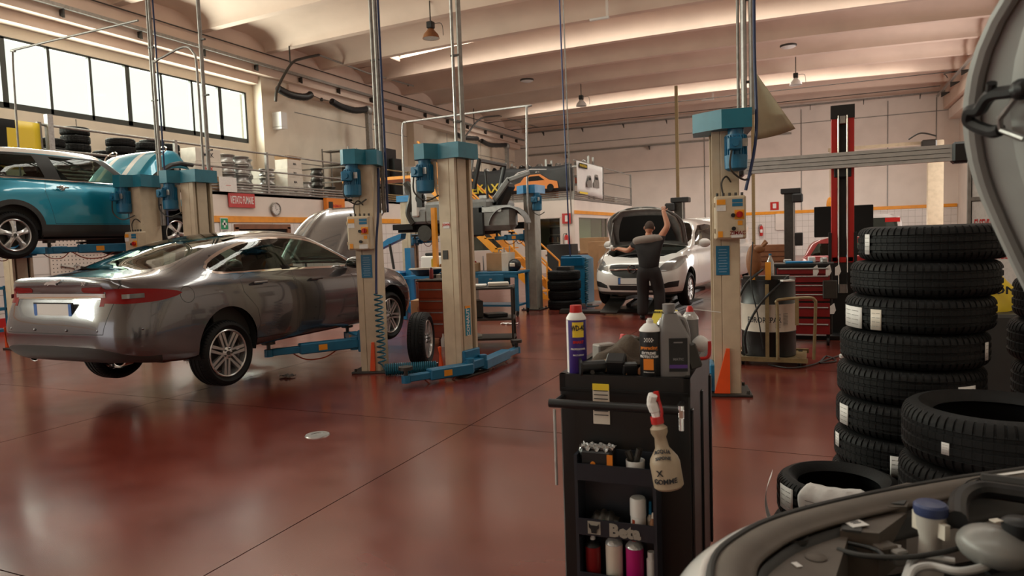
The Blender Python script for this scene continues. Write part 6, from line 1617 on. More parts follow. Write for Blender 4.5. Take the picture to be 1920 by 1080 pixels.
# dark red tool cabinet beside the drum
t = thing('tool_cabinet', 'dark red tool cabinet with steel drawer handles behind the drum', 'tool cabinet', (-.22, 10.1, 0))
mb = MB(); mb.box((0, 0, .60), (.70, .45, .90), bev=.01); mb.build('body', 'sblack', t)
for k, z in enumerate((.25, .47, .64, .76, .88, .98)):
    mb = MB(); mb.box((0, -.235, z), (.64, .02, (.20, .18, .11, .10, .10, .08)[k]), bev=.004); d = mb.build('drawer', 'dred', t)
    mb = MB(); mb.cyl((-.3, -.255, z + .03), (.3, -.255, z + .03), .011, n=8); mb.build('handle', 'steel', d)
mb = MB(); mb.box((0, 0, 1.06), (.74, .48, .03)); mb.build('top_tray', 'black', t)
for x in (-.3, .3):
    for y in (-.18, .18): castor(t, x, y, .06)
for k, (x, y, z, dx, dz_, m, lb) in enumerate(((-.05, -.1, 1.075, .34, .03, 'bblue', 'blue handled bar across the dark red cabinet'), (.1, 0, 1.075, .09, .08, 'paper', 'small white box on the dark red cabinet'), (-.2, .05, 1.075, .10, .05, 'steel', 'silver socket on the dark red cabinet'), (.25, -.05, 1.075, .08, .07, 'film', 'shiny round can on the dark red cabinet'), (.0, .1, 1.075, .4, .02, 'dred', 'red tool tray on the dark red cabinet'))):
    block(('torque_bar', 'small_box', 'socket', 'shiny_can', 'tool_tray')[k], lb, 'tool', (-.22 + x, 10.1 + y, z), (dx, .08, dz_), m, .1 * k, .01)
for k, (x, y, z) in enumerate(((-.10, 9.865, .92), (.05, 9.865, .92), (.16, 9.865, .92), (.10, 9.865, .42))):
    mb = MB(); mb.prism([(0, 0), (.045, 0), (.07, .05), (.05, .14), (0, .10)], .02, (0, 0, 0), (1, 0, 0), (0, 0, 1)); o = mb.build('clamp_hook', 'paper', None, (x, y, z)); tag(o, 'white plastic hook clipped to the dark red cabinet front', 'hook', 'white hooks on the dark red cabinet')
mb = MB(); mb.box((0, 0, .12), (.17, .05, .24), bev=.01)
o = mb.build('mesh_basket', 'dsteel', None, (.10, 9.82, .62)); tag(o, 'small dark mesh basket hung on the dark red cabinet', 'basket')
# drum trolley
t = thing('oil_drum', 'black and white oil drum lettered EUROREPAR on a tube-framed trolley', 'drum', (-.57, 8.62, .082))
mb = MB(); mb.lathe([(0, 0), (.29, 0), (.30, .01), (.30, .28), (.306, .29), (.30, .30)], 40); mb.lathe([(.30, .60), (.306, .61), (.30, .62), (.295, .86), (.30, .88), (.30, .89), (.27, .875), (0, .875)], 40); mb.build('drum_body', 'sblack', t)
mb = MB(); mb.lathe([(.302, .29), (.302, .60), (.308, .61), (.308, .605), (.300, .59)], 40); bd = mb.build('white_band', 'cream', t)
mb = MB(); text(mb, 'EUROREPAR', .088, (-.035, -.301, .43), (1, -.11, 0), (0, 0, 1), .001, .82, R=.303); mb.build('lettering', 'ink', t)
mb = MB()
for x0, h_ in ((.10, .17), (.19, .14)):
    for i in range(9): 
        a = x0 / .3; mb.box(((.303) * math.sin(a + .08), -(.304) * math.cos(a + .08), .50 - i * h_ / 9), (.06, .003, .006), rz=a + .08)
mb.build('small_print', 'gsteel', t)
mb = MB(); mb.lathe([(.0, .875), (.03, .875), (.03, .90), (0, .90)], 12, c=(.1, 0, 0)); mb.box((-.02, 0, .90), (.5, .2, .04)); mb.build('lid_fitting', 'dsteel', t)
t = thing('drum_trolley', 'olive tube-framed trolley under the white and black drum', 'trolley', (-.53, 8.62, 0))
mb = MB(); mb.box((0, 0, .06), (.74, .62, .04)); mb.box((0, -.345, .075), (.78, .04, .05)); mb.box((0, .345, .075), (.78, .04, .05)); mb.build('platform', 'brass', t)
mb = MB(); mb.tube(smooth_path([(.08, -.37, .08), (.08, -.37, .65), (.07, -.37, .73), (.13, -.36, .76), (.40, -.28, .77), (.46, -.26, .74), (.47, -.26, .66), (.45, -.26, .08)], 5), .018, 8); mb.build('push_handle', 'brass', t)
for x in (.02, .33): mb = MB(); mb.box((x - .05, -.33, .62 if x > .1 else .5), (.04, .02, .30 if x > .1 else .85)); mb.build('upright_bar', 'brass', t)
for x in (-.3, .3):
    for y in (-.27, .27): castor(t, x, y, .035)
# pump, glove and hoses on the drum
t = thing('oil_pump', 'brown leather-gloved hand pump and yellow lever on the drum lid', 'pump', (-.72, 8.55, .955))
mb = MB(); mb.ball((0, 0, .22), (.085, .07, .20), 12, 10); mb.ball((.06, -.02, .36), (.07, .045, .045), 10, 8); mb.tube([(.09, -.02, .38), (.15, -.03, .44)], .018, 8); mb.tube([(.08, .01, .38), (.13, .02, .46)], .016, 8); mb.build('leather_glove', 'brownp', t)
mb = MB(); mb.cyl((0, 0, 0), (0, 0, .15), .035, n=12); mb.box((.16, -.05, .10), (.06, .06, .22)); mb.build('pump_body', 'yorange', t)
t2 = bottle('clear water bottle on the drum lid', (-.55, 8.7, .955), [(.04, 0), (.042, .02), (.042, .2), (.015, .26), (.013, .28)], 'film', [(.016, 0), (.016, .02)], 'bblue')
block('paper_tag', 'white paper tag hanging over the drum edge', 'tag', (-.36, 8.38, .95), (.14, .12, .02), 'paper', .5, .004)
pipe('hose', smooth_path([(-.62, 8.5, 1.08), (-.80, 8.25, .9), (-.93, 8.2, .5), (-.90, 8.25, .22), (-.80, 8.25, .12)]), .014, 'black', 'black hose looping down the column side of the drum', 'hose')
pipe('hose', smooth_path([(-.35, 8.4, 1.0), (-.62, 8.2, .72), (-.78, 8.15, .40), (-.78, 8.2, .15)]), .014, 'black', 'black hose crossing the white band of the drum', 'hose')
pipe('hose', smooth_path([(-.72, 8.45, 1.4), (-.73, 8.28, .95), (-.66, 8.24, .6), (-.60, 8.26, .2)]), .007, 'black', 'thin black cable hanging in front of the drum', 'cable')
t = thing('funnel_can', 'green bottomed can beside the drum on the column side', 'can', (-.98, 8.6, 0))
mb = MB(); mb.cyl((0, 0, 0), (0, 0, .22), .06, n=16); mb.build('can_body', 'green', t)
# cables and a plug on the floor
pipe('floor_cable', smooth_path([(-.55, 8.3, .012), (-.3, 8.15, .012), (-.05, 8.5, .012), (.05, 9.0, .012), (.15, 8.7, .012), (-.02, 8.55, .012), (.2, 9.1, .012), (.28, 9.4, .012), (.33, 10.0, .02)]), .009, 'black', 'tangled black cable on the floor in front of the alignment column', 'cable')
block('power_plug', 'white plug adapter on the red floor near the tyres', 'plug', tuple(W(1580, 672, z=0)), (.06, .08, .05), 'white', .3, .01)
# far cars
def simple_car(label, loc, rz, m, L=4.2, w=.86, h=1.45, van=False, name='parked_car'):
    t = thing(name, label, 'van' if van else 'car', loc, rz)
    hb = 1.05 if van else .95
    rows = []
    def s(x, top, k=1.0, zb=hb): return [(x, w * .8 * k, .25), (x, w * .96 * k, .22), (x, w * k, .5), (x, w * .99 * k, zb - .2), (x, w * .94 * k, zb)] + top
    a = -L / 2; 
    rows.append([(a, 0, .3), (a - .02, 0, .26), (a - .05, 0, .5), (a - .02, 0, zb0 if False else hb - .2), (a, 0, hb), (a + .05, 0, hb + .1), (a + (.10 if van else .45), 0, h - .06), (a + (.14 if van else .5), 0, h - .03)])
    rows.append([(a + .02, w * .6, .3), (a, w * .7, .26), (a - .02, w * .74, .5), (a, w * .72, hb - .2), (a + .02, w * .68, hb), (a + .07, w * .62, hb + .1), (a + (.12 if van else .46), w * .5, h - .07), (a + (.16 if van else .5), 0, h - .03)])
    rows.append(s(a + .25, [(a + .27, w * .86, hb + .1), (a + (.3 if van else .6), w * .72, h - .10), (a + (.3 if van else .6), 0, h - .02)]))
    rows.append(s(0, [(0, w * .86, hb + .12), (0, w * .74, h - .07), (0, 0, h)]))
    rows.append(s(L * .14, [(L * .14, w * .86, hb + .12), (L * .13, w * .72, h - .10), (L * .13, 0, h - .03)]))
    rows.append(s(L * .27, [(L * .27, w * .84, hb + .03), (L * .26, w * .6, hb + .10), (L * .26, 0, hb + .14)]))
    rows.append(s(L * .42, [(L * .42, w * .8, hb - .12), (L * .42, w * .5, hb - .08), (L * .42, 0, hb - .05)], .97, hb - .14))
    rows.append([(L * .49, w * .6, .3), (L * .5, w * .7, .26), (L * .5, w * .74, .5), (L * .49, w * .7, hb - .34), (L * .48, w * .64, hb - .26), (L * .47, w * .5, hb - .22), (L * .46, w * .3, hb - .2), (L * .46, 0, hb - .18)])
    rows.append([(L * .5, 0, .3), (L * .51, 0, .26), (L * .515, 0, .5), (L * .505, 0, hb - .34), (L * .49, 0, hb - .26), (L * .48, 0, hb - .22), (L * .47, 0, hb - .2), (L * .47, 0, hb - .18)])
    bm = loft(rows, 3, 3)
    for k in (lambda c, n: c.y > .3, lambda c, n: c.y < -.3):
        for cx in (-L * .30, L * .32): bmesh.ops.delete(bm, geom=cut(bm, arch(cx, .32, .36, -.1, 12), 'y', k), context='FACES')
        if not van: extract(bm, cut(bm, [(a + .5, hb + .04), (a + .7, h - .13), (L * .10, h - .13), (L * .24, hb + .04)], 'y', k), 'side_window', 'glass', t)
        else: extract(bm, cut(bm, [(L * .02, hb + .06), (L * .02, h - .3), (L * .13, h - .3), (L * .24, hb + .06)], 'y', k), 'side_window', 'gdark', t)
    extract(bm, cut(bm, [(-w * .72, hb + .08), (-w * .6, h - .14), (w * .6, h - .14), (w * .72, hb + .08)], 'x', lambda c, n: c.x < a + .6), 'rear_window', 'glass' if not van else 'gdark', t)
    extract(bm, cut(bm, [(-w * .74, hb + .12), (-w * .55, h - .10), (w * .55, h - .10), (w * .74, hb + .12)], 'x', lambda c, n: c.x > L * .08), 'windscreen', 'glass', t)
    finish(bm, 'body', [m], t)
    for cx in (-L * .30, L * .32):
        for s_ in (-1, 1): wheel('wheel', t, (cx, s_ * (w - .12), .31), 'disc', .31, .2, .2, s_, 30)
    return t
cr = simple_car('wine red hatchback seen through the alignment column and screen', (.60, 15.6, 0), math.radians(84), 'cred', 3.9, .82, 1.38)
mb = MB(); mb.box((.9, 0, .95), (.3, 1.2, .15)); mb.build('dashboard', 'cabin', cr)
for y in (-.35, .35): seat(cr, -.1, y, .28)
vn = simple_car('white van far behind the screen with a red panel on its back', (2.0, 32.0, 0), math.radians(90), 'cwhite', 4.4, .95, 1.95, True, 'white_van')
mb = MB(); mb.box((-2.12, -.45, 1.72), (.02, .5, .16)); mb.build('red_panel', 'red', vn)
simple_car('white van with dark window half hidden behind the drum side column', (-3.1, 21.5, 0), math.radians(-96), 'cwhite', 4.6, .95, 1.9, True, 'white_van')
# black columns of a far lift
for (x, y, lb, hh) in ((-4.75, 26.0, 'far black lift column behind the white people carrier', 2.75), (-1.0, 26.0, 'slim black lift column in front of the tiled end wall', 2.85)):
    t = thing('black_lift_column', lb, 'car lift', (x, y, 0))
    mb = MB(); mb.box((0, 0, hh / 2), (.34, .35, hh), bev=.02); mb.build('column', 'dsteel', t)
    mb = MB(); mb.box((.05, -.05, hh - .05), (.65, .5, .18), bev=.02); mb.build('top_cover', 'black', t)
    mb = MB(); mb.box((.26 if x > -2 else -.30, -.2, hh - .3), (.35, .3, .3), bev=.04); mb.build('motor', 'black', t)
    mb = MB(); mb.box((.30, -.1, 1.15), (.25, .2, .45), bev=.02); mb.build('control_unit', 'black', t)
    mb = MB(); mb.box((0, 0, .02), (.6, .6, .04)); mb.build('base_plate', 'black', t)
    mb = MB(); mb.box((.14, -.18, 1.6), (.04, .01, 2.4)); mb.build('light_strip', 'steel', t)
t = thing('brown_crate', 'brown wooden crate on the floor beside the slim black column', 'crate', (-2.0, 27.5, 0))
mb = MB()
for k in range(4): mb.box((0, -.45, .25 + .18 * k), (1.6, .04, .14))
mb.build('slat', 'wood', t)
mb = MB(); mb.box((0, 0, .475), (1.55, .85, .95)); mb.build('box', 'wood', t)
# beige portal frame near the right end
t = thing('gantry_frame', 'beige steel gantry with a motor at its top by the far end wall', 'gantry', (3.9, 30.5, 0))
for x in (-3.35, 0): mb = MB(); mb.box((x, 0, 2.3), (.5, .35, 4.6)); mb.build('gantry_post', 'beige', t)
mb = MB(); mb.box((-1.7, 0, 4.55), (3.9, .2, .12)); mb.build('gantry_rail', 'beige', t)
mb = MB(); mb.box((-.25, -.3, 4.45), (.5, .3, .35), bev=.05); mb.tube(smooth_path([(-.9, -.2, 4.7), (-.5, -.2, 4.9), (0, -.2, 4.75)]), .03); mb.build('gantry_motor', 'dsteel', t)
mb = MB(); mb.box((-3.75, -.3, 2.05), (.6, .3, .28)); mb.ball((-3.6, -.3, 2.4), (.12, .12, .3)); mb.build('bottle_holder', 'yorange', t)
# warning sign board with its frame
t = thing('warning_sign', 'tall white sign board reading ALT in red beside the tyre stacks', 'sign', (1.27, 7.6, 0), math.radians(-3)); t.scale = (.58, 1, 1)
mb = MB(); mb.box((.30, .03, 1.04), (.72, .03, 2.12)); mb.build('backing_board', 'gsteel', t)
mb = MB(); mb.box((.30, 0, 1.92), (.62, .03, .30)); mb.build('upper_panel', 'paper', t)
mb = MB(); mb.box((.30, 0, .98), (.62, .03, 1.50)); mb.build('lower_panel', 'paper', t)
mb = MB()
for x in (-.05, .65): mb.box((x, 0, 1.04), (.045, .06, 2.12))
for z in (1.755, 2.09): mb.box((.3, 0, z), (.70, .05, .035))
mb.build('frame', 'gsteel', t)
mb = MB(); text(mb, '! ALT', .24, (.31, -.018, 1.91), (1, 0, 0), (0, 0, 1), .004, .75); text(mb, "E' SEVERAMENTE", .12, (.28, -.018, 1.52), (1, 0, 0), (0, 0, 1), .002, .58); text(mb, "VIETATO L'INGRESSO", .12, (.29, -.018, 1.24), (1, 0, 0), (0, 0, 1), .002, .50); mb.build('red_lettering', 'inkr', t)
mb = MB(); text(mb, 'LA DITTA DECLINA', .085, (.29, -.018, .70), (1, 0, 0), (0, 0, 1), .001, .62); text(mb, "OGNI RESPONSABILITA'", .085, (.28, -.018, .54), (1, 0, 0), (0, 0, 1), .001, .5); text(mb, 'LA DIREZIONE', .085, (.29, -.018, .38), (1, 0, 0), (0, 0, 1), .001, .55); mb.build('black_lettering', 'ink', t)
# storage rack on the right with perforated uprights
t = thing('pallet_rack', 'tall perforated steel rack uprights rising behind the white bonnet', 'rack', (2.24, 7.0, 0))
for x, y in ((.0, 0), (.0, .9), (.50, 0), (.50, .9)): mb = MB(); mb.box((x, y, 2.6), (.07, .06, 5.2)); mb.build('upright', 'dsteel', t)
mb = MB()
for x, y in ((0, 0), (.5, 0)):
    for k in range(60): mb.box((x, y - .032, .3 + .08 * k), (.022, .004, .03))
o = mb.build('upright_slot', 'steel', t); o['kind'] = 'stuff'
for z in (1.2, 2.7, 4.1): mb = MB(); mb.box((.25, .45, z), (.5, .95, .05)); mb.build('shelf', 'dsteel', t)
mb = MB(); mb.box((.25, -.02, 1.55), (.13, .01, .5)); mb.build('notice', 'paper', t)
# ================================================================ NEAR TYRE STACKS
def sticker_on(t_loc, a, z, r, w, h, m='paper', parent=None, name='tyre_label', ang=0):
    n = 8
    mb = MB(); mb.grid(lambda u, v: ((r + .002) * math.cos(a + (u - .5) * w / r), (r + .002) * math.sin(a + (u - .5) * w / r), z + (v - .5) * h + ang * (u - .5) * w), n, 1)
    o = mb.build(name, m, parent, thick=.0012)
    mb = MB()
    for i in range(4):
        for k in range(2):
            aa = a + (-.25 + .5 * k) * w / r * .8
            mb.grid(lambda u, v: ((r + .0035) * math.cos(aa + (u - .5) * w * .32 / r), (r + .0035) * math.sin(aa + (u - .5) * w * .32 / r), z - h * .32 + h * .21 * i + (v - .5) * h * .025), 3, 1)
    mb.build('label_print', 'gsteel', o)
    return o
POS = ('lowest', 'second', 'third', 'fourth', 'fifth', 'sixth', 'seventh', 'eighth', 'topmost')
view = math.atan2(-4.0, -.45)
SX = (.37, .38, .39, .40, .405, .42, .445, .47, .505)
for k in range(9):
    xk = SX[k]; yk = 3.96 + .012 * k
    o = tyre('new black tyre, %s of the tall stack beside the sign board' % POS[k], (xk, yk, .086 + .171 * k), .332, .171, .215, 'tall stack of new tyres')
    spec = {8: [(-.98, .0, .04, .10, 'paper')], 6: [(-1.05, -.02, .17, .105, 'paper'), (-.55, -.02, .055, .10, 'cream')], 5: [(1.15, .0, .035, .085, 'paper')], 4: [(.80, -.02, .10, .08, 'paper')], 3: [(-1.0, .0, .08, .10, 'paper')], 2: [(-1.15, .03, .05, .07, 'paper'), (-.1, -.02, .05, .10, 'paper')]}.get(k, [])
    for a, z, w, h, m in spec: sticker_on(None, view + a, z, .332, w, h, m, o)
# stack in front of it, partly behind the white car
for k in range(4):
    lb = ('lowest', 'second', 'third', 'topmost')[k]
    o = tyre('large new tyre, %s of the stack touching the white car' % lb, (.59 + .01 * k, 3.17, .106 + .211 * k), .325, .21, .215, 'stack of large new tyres at the white car', None)
    if k == 3: sticker_on(None, math.atan2(-3.17, -.6) - .50, -.015, .325, .028, .045, 'paper', o)
# low stack with labels wrapped on
for k in range(2):
    o = tyre('new tyre with paper labels, %s one of the low pair in front' % ('lower', 'upper')[k], (.05 + .02 * k, 3.48, .10 + .20 * k), .268, .195, .175, 'low pair of labelled tyres', None)
    vw = math.atan2(-3.48, -.07)
    if k:
        sticker_on(None, vw - .95, .02, .268, .10, .11, 'paper', o)
        def wrap(u, v):
            a = vw - .62 + 1.05 * u + .03 * math.sin(9 * v)
            if v < .62: r_, z_ = .273, -.085 + .155 * v / .62
            else: r_, z_ = .273 - .075 * (v - .62) / .38, .070 + .036 * min(1, (v - .62) / .19)
            return ((r_ + .004 * math.sin(21 * u)) * math.cos(a), (r_ + .004 * math.sin(21 * u)) * math.sin(a), z_ + .002)
        mb = MB(); mb.grid(wrap, 24, 12); lb2 = mb.build('paper_wrap', 'paper', o, thick=.0012)
        mb = MB()
        for i in range(6): mb.grid(lambda u, v: (.279 * math.cos(vw - .5 + .7 * u), .279 * math.sin(vw - .5 + .7 * u), .05 - .02 * i + .003 * v), 10, 1)
        mb.build('wrap_print', 'gsteel', lb2)
    else: sticker_on(None, vw - .6, .0, .268, .18, .10, 'paper', o)
t = thing('paper_label', 'curled white label standing off the low pair of tyres', 'label', (-.205, 3.42, .0))
mb = MB(); mb.grid(lambda u, v: (-.03 * math.sin(PI * v) - .01, .10 * (u - .5), .14 + .26 * v), 4, 10); mb.build('label_sheet', 'paper', t, thick=.001)
# dark tyres on the right edge
for k in range(6): tyre('black tyre at the picture edge, %s of its column' % ('lowest', 'second', 'third', 'fourth', 'fifth', 'topmost')[k], (1.20 + .02 * (k % 2), 4.25, .105 + .211 * k), .33, .21, .21, 'dark tyre column by the rack')
t = thing('plastic_bag', 'crumpled yellow plastic bag lettered AZON behind the tall tyre stack', 'bag', (1.12, 5.9, .92)); t.scale = (.9, .9, .72)
mb = MB(); mb.grid(lambda u, v: ((.14 + .04 * math.sin(5 * v)) * math.cos(2 * PI * u) * (1 - .7 * v ** 3), (.10 + .02 * math.sin(9 * u * PI)) * math.sin(2 * PI * u) * (1 - .7 * v ** 3), .36 * v + .02 * math.sin(14 * u)), 24, 8); mb.build('bag_film', 'yellow', t)
mb = MB(); text(mb, 'AZON', .10, (-.02, -.135, .2), (1, 0, 0), (0, 0, 1), .003); mb.build('lettering', 'ink', t)
block('wrapped_pallet', 'pallet of dark goods wrapped in film behind the tyres', 'pallet', (1.2, 5.95, 0), (.75, .6, .91), 'trim', .1, .02)

# ================================================================ TOOL TROLLEY WITH CANS
CA = math.radians(2.5)
cart = thing('tool_trolley', 'black tool trolley with handle bar and shelves of cans, nearest the viewer', 'tool trolley', (-.705, 2.60, -.02), CA)
TW, TD, TH = .51, .72, 1.0
mb = MB(); mb.box((0, TD / 2, .53), (TW, TD, .86), bev=.006); mb.build('cabinet', 'sblack', cart)
mb = MB()
mb.box((0, .012, .985), (TW, .024, .07)); mb.box((0, TD - .012, .985), (TW, .024, .07)); mb.box((-TW / 2 + .012, TD / 2, .985), (.024, TD, .07)); mb.box((TW / 2 - .012, TD / 2, .985), (.024, TD, .07)); mb.build('top_rim', 'sblack', cart)
mb = MB(); mb.box((0, -.004, .965), (TW - .02, .006, .0015)) ; mb.cyl((-TW / 2 - .01, -.105, .925), (TW / 2 - .01, -.105, .925), .017, n=16)
for x in (-TW / 2 + .01, TW / 2 - .03): mb.tube(smooth_path([(x, 0, .925), (x, -.05, .925), (x, -.105, .925)]), .012, 8)
mb.build('handle_bar', 'black', cart)
for x, z0, z1 in ((-TW / 2 + .008, .60, .90),): mb = MB(); mb.cyl((x, -.10, z0), (x, -.10, z1), .006, n=8); mb.build('side_rod', 'steel', cart)
for x in (-TW / 2 + .05, TW / 2 - .05):
    for y in (.06, TD - .06): castor(cart, x, y, .045).location.z = .02
for k in range(3):
    mb = MB(); mb.box((TW / 2 + .004, .03 + .33 * k, .50), (.010, .03, .80), bev=.003); mb.build('side_rib', 'sblack', cart)
mb = MB(); mb.box((-.085, -.004, .905), (.066, .004, .155)); lb_ = mb.build('worn_label', 'cream', cart)
mb = MB(); mb.box((-.085, -.007, .975), (.066, .003, .025)); mb.box((-.085, -.007, .895), (.066, .003, .014)); mb.build('label_band', 'yellow', lb_)
mb = MB()
for i in range(7): mb.box((-.085, -.0075, .96 - i * .016), (.056, .002, .003))
mb.build('label_print', 'ink', lb_)
# can rack on the end: three tiers
rk = MB(); rk.box((-.165, -.055, .37), (.012, .11, .72)); rk.box((.135, -.055, .37), (.012, .11, .72)); rk.box((-.015, -.004, .37), (.31, .006, .72))
rk.build('rack_side', mat('dark_blue_grey_enamel', (.022, .026, .035), .35), cart)
for z in (.205, .42, .635):
    mb = MB(); mb.box((-.015, -.055, z), (.29, .105, .008)); mb.build('rack_shelf', 'sblack', cart)
    mb = MB(); mb.box((-.015, -.108, z + .03), (.295, .006, .065)); mb.build('rack_lip', mat('dark_blue_lip', (.014, .017, .025), .35), cart)
mb = MB(); text(mb, 'Beta', .066, (.02, -.1125, .447), (1, 0, 0), (0, 0, 1), .0035); mb.build('maker_lettering', 'cabint', cart)
mb = MB(); mb.box((-.098, -.111, .45), (.050, .003, .050)); lg = mb.build('maker_emblem', 'cabint', cart)
mb = MB(); mb.prism([(-.010, -.020), (.010, -.020), (.012, -.006), (.020, .002), (.020, .018), (.013, .010), (-.013, .010), (-.020, .018), (-.020, .002), (-.012, -.006)], .002, (-.098, -.1135, .45), (1, 0, 0), (0, 0, 1)); mb.build('bull_head', 'black', lg)
CR = Matrix.Rotation(CA, 3, 'Z')
def C_(x, y, z): v = CR @ Vector((x, y, 0)); return (-.705 + v.x, 2.60 + v.y, z - .02)
def spray(label, loc, r, h, body, top='film', cap=None, capm='white', rz=CA, nozzle=True, grp=None):
    t = thing('spray_can', label, 'spray can', loc, rz, grp)
    mb = MB(); mb.lathe([(0, 0), (r - .002, 0), (r, .003), (r, h * .78), (r - .001, h * .785)], 32); mb.build('body', body, t)
    mb = MB(); mb.lathe([(r, h * .78), (r + .001, h * .79), (r * .96, h * .82), (r * .55, h * .90), (r * .36, h * .915), (0, h * .915)], 32); mb.build('dome', top, t)
    mb = MB()
    if cap: mb.lathe([(0, h * .84)] + cap + [(0, cap[-1][1])], 24)
    elif nozzle: mb.cyl((0, 0, h * .915), (0, 0, h * .97), r * .34, n=16); mb.cyl((0, 0, h * .97), (0, 0, h), r * .22, n=12)
    mb.build('nozzle', capm, t)
    return t
ZT = 1.016
mb = MB(); mb.box((0, TD / 2, .999), (TW - .05, TD - .05, .03)); mb.build('tray_mat', 'matt', cart)
w = spray('blue and yellow lubricant can lettered WD-40 with red spray head', C_(-.195, .055, ZT), .036, .252, 'purple', 'white', [(.020, .207), (.023, .220), (.021, .249)], 'red')
w.scale = (1.1, 1.1, 1.1)
mb = MB(); mb.lathe([(.0365, .004), (.0365, .196)], 24, a0=math.radians(185), a1=math.radians(232)); mb.build('white_strip', 'paper', w)
mb = MB(); mb.lathe([(.0368, .135), (.0368, .19)], 16, a0=math.radians(262), a1=math.radians(330)); s_ = mb.build('yellow_shield', 'yellow', w)
mb = MB(); text(mb, 'WD-40', .027, (.016, -.0335, .168), (1, .5, 0), (0, 0, 1), .0008, .62, R=.0372); mb.build('lettering', 'ink', s_)
mb = MB(); text(mb, 'PROFESSIONAL', .0085, (.016, -.0335, .092), (1, .5, 0), (0, 0, 1), .0002, R=.0368); text(mb, 'MULTI-SPRAY', .007, (.016, -.0335, .070), (1, .5, 0), (0, 0, 1), .0001, R=.0368)
mb.build('small_lettering', 'paper', w)
mb = MB(); text(mb, 'SMART', .013, (.016, -.0335, .117), (1, .5, 0), (0, 0, 1), .0006, R=.0368); mb.build('red_lettering', 'red', w)
a = spray('black protective spray can lettered EXTREME PROTECTION with white nozzle', C_(.100, .055, ZT), .036, .200, 'black', 'white')
a.scale = (1.12, 1.12, 1.12)
mb = MB(); text(mb, 'proracing', .0165, (0, -.0365, .102), (1, 0, 0), (0, 0, 1), .0006, R=.0365); mb.box((0, -.0365, .045), (.034, .001, .038)); mb.build('orange_print', 'amber', a)
mb = MB(); text(mb, 'EXTREME', .0125, (0, -.0365, .083), (1, 0, 0), (0, 0, 1), .0003, R=.0365); text(mb, 'PROTECTION', .0115, (0, -.0365, .071), (1, 0, 0), (0, 0, 1), .0003, R=.0365); text(mb, 'lubrificante spray', .0055, (0, -.0365, .018), (1, 0, 0), (0, 0, 1), 0, R=.0365)
for i in range(3):
    for j in range(4): mb.box((-.012 + .008 * j + (.004 if i % 2 else 0), -.0360, .134 - .005 * i), (.004, .001, .004), rz=(-.012 + .008 * j) / .034)
mb.build('white_print', 'paper', a)
# grey motor oil canister
t = thing('oil_canister', 'tall grey motor oil canister with dark purple label on the trolley corner', 'canister', C_(.185, .085, ZT), CA + .25); t.scale = (1.12, 1.12, 1.12)
mb = MB()
mb.grid(lambda u, v: ((.052 if v < .62 else .052 - .028 * ((v - .62) / .38) ** 1.2) * (1 if abs(math.cos(2 * PI * u)) < .0 else 1) * math.copysign(abs(math.cos(2 * PI * u)) ** .45, math.cos(2 * PI * u)) - (0 if v < .62 else .012 * ((v - .62) / .38)),
                      (.032 if v < .7 else .032 - .012 * (v - .7) / .3) * math.copysign(abs(math.sin(2 * PI * u)) ** .45, math.sin(2 * PI * u)), .215 * v), 32, 16)
mb.v += []; mb.build('body', 'smoke', t)
mb = MB(); mb.cyl((-.014, 0, .208), (-.014, 0, .222), .018, n=20); mb.cyl((-.014, 0, .222), (-.014, 0, .248), .0215, n=24); mb.build('screw_cap', 'smoke', t)
mb = MB(); mb.tube(smooth_path([(.006, 0, .20), (.034, 0, .19), (.046, 0, .15), (.048, 0, .11)]), .010, 8); mb.build('grip', 'smoke', t)
mb = MB(); mb.box((.012, -.0325, .075), (.062, .002, .115)); l = mb.build('label', 'black', t)
mb = MB(); mb.box((.012, -.0338, .035), (.060, .001, .012)); mb.build('purple_band', mat('purple_ink', (.09, .03, .22), .5), l)
mb = MB(); mb.box((.012, -.0338, .118), (.030, .001, .004)); text(mb, 'MATIC', .012, (.012, -.0338, .06), (1, 0, 0), (0, 0, 1), .0003); mb.build('label_print', 'smoke', l)
# other cans and bottles behind
spray('clear spray bottle with white dome cap behind the oil canister', C_(.175, .20, ZT), .036, .235, 'smoke', 'white', [(.030, .205), (.024, .225), (.012, .235)], 'white')
spray('dark can with black button behind the oil canister', C_(.125, .25, ZT), .032, .225, 'dsteel', 'film', None, 'black')
t = spray('grey brake cleaner can with red nozzle and thin straw behind the canister', C_(.225, .27, ZT), .034, .25, 'smoke', 'film', [(.016, .225), (.014, .24), (.008, .25)], 'red')
mb = MB(); mb.tube([(0, 0, .238), (.12, .02, .222)], .0018, 6); mb.build('straw', 'white', t)
# yellow funnel-like box and green card
t = thing('yellow_case', 'lemon yellow plastic case standing among the rags on the trolley', 'case', C_(.085, .46, ZT), CA)
mb = MB(); mb.add([(-.075, 0, .11), (.085, 0, .11), (.055, .05, .205), (-.045, .05, .205), (-.075, .08, .11), (.085, .08, .11), (.055, .06, .205), (-.045, .06, .205)], [(0, 1, 2, 3), (7, 6, 5, 4), (0, 4, 5, 1), (1, 5, 6, 2), (2, 6, 7, 3), (3, 7, 4, 0)]); mb.build('case_shell', 'yellow2', t)
mb = MB(); mb.box((0, .04, .055), (.12, .05, .11)); mb.build('case_foot', 'black', t)
mb = MB(); text(mb, 'NEODE N.', .011, (-.03, .043, .197), (1, 0, 0), (0, .46, .88), .0003); mb.build('moulded_print', 'ink', t)
t = thing('glove_pack', 'green and yellow lettered pack behind the black spray can', 'pack', C_(.118, .36, ZT), CA)
mb = MB(); mb.box((0, 0, .052), (.085, .03, .104), rx=-.3, bev=.006); mb.build('pack', 'green', t)
mb = MB(); text(mb, 'NYLEX', .024, (0, -.030, .088), (1, 0, 0), (0, .3, .95), .001); text(mb, 'GREEN', .02, (0, -.023, .062), (1, 0, 0), (0, .3, .95), .001); mb.build('pack_lettering', 'yellow', t)
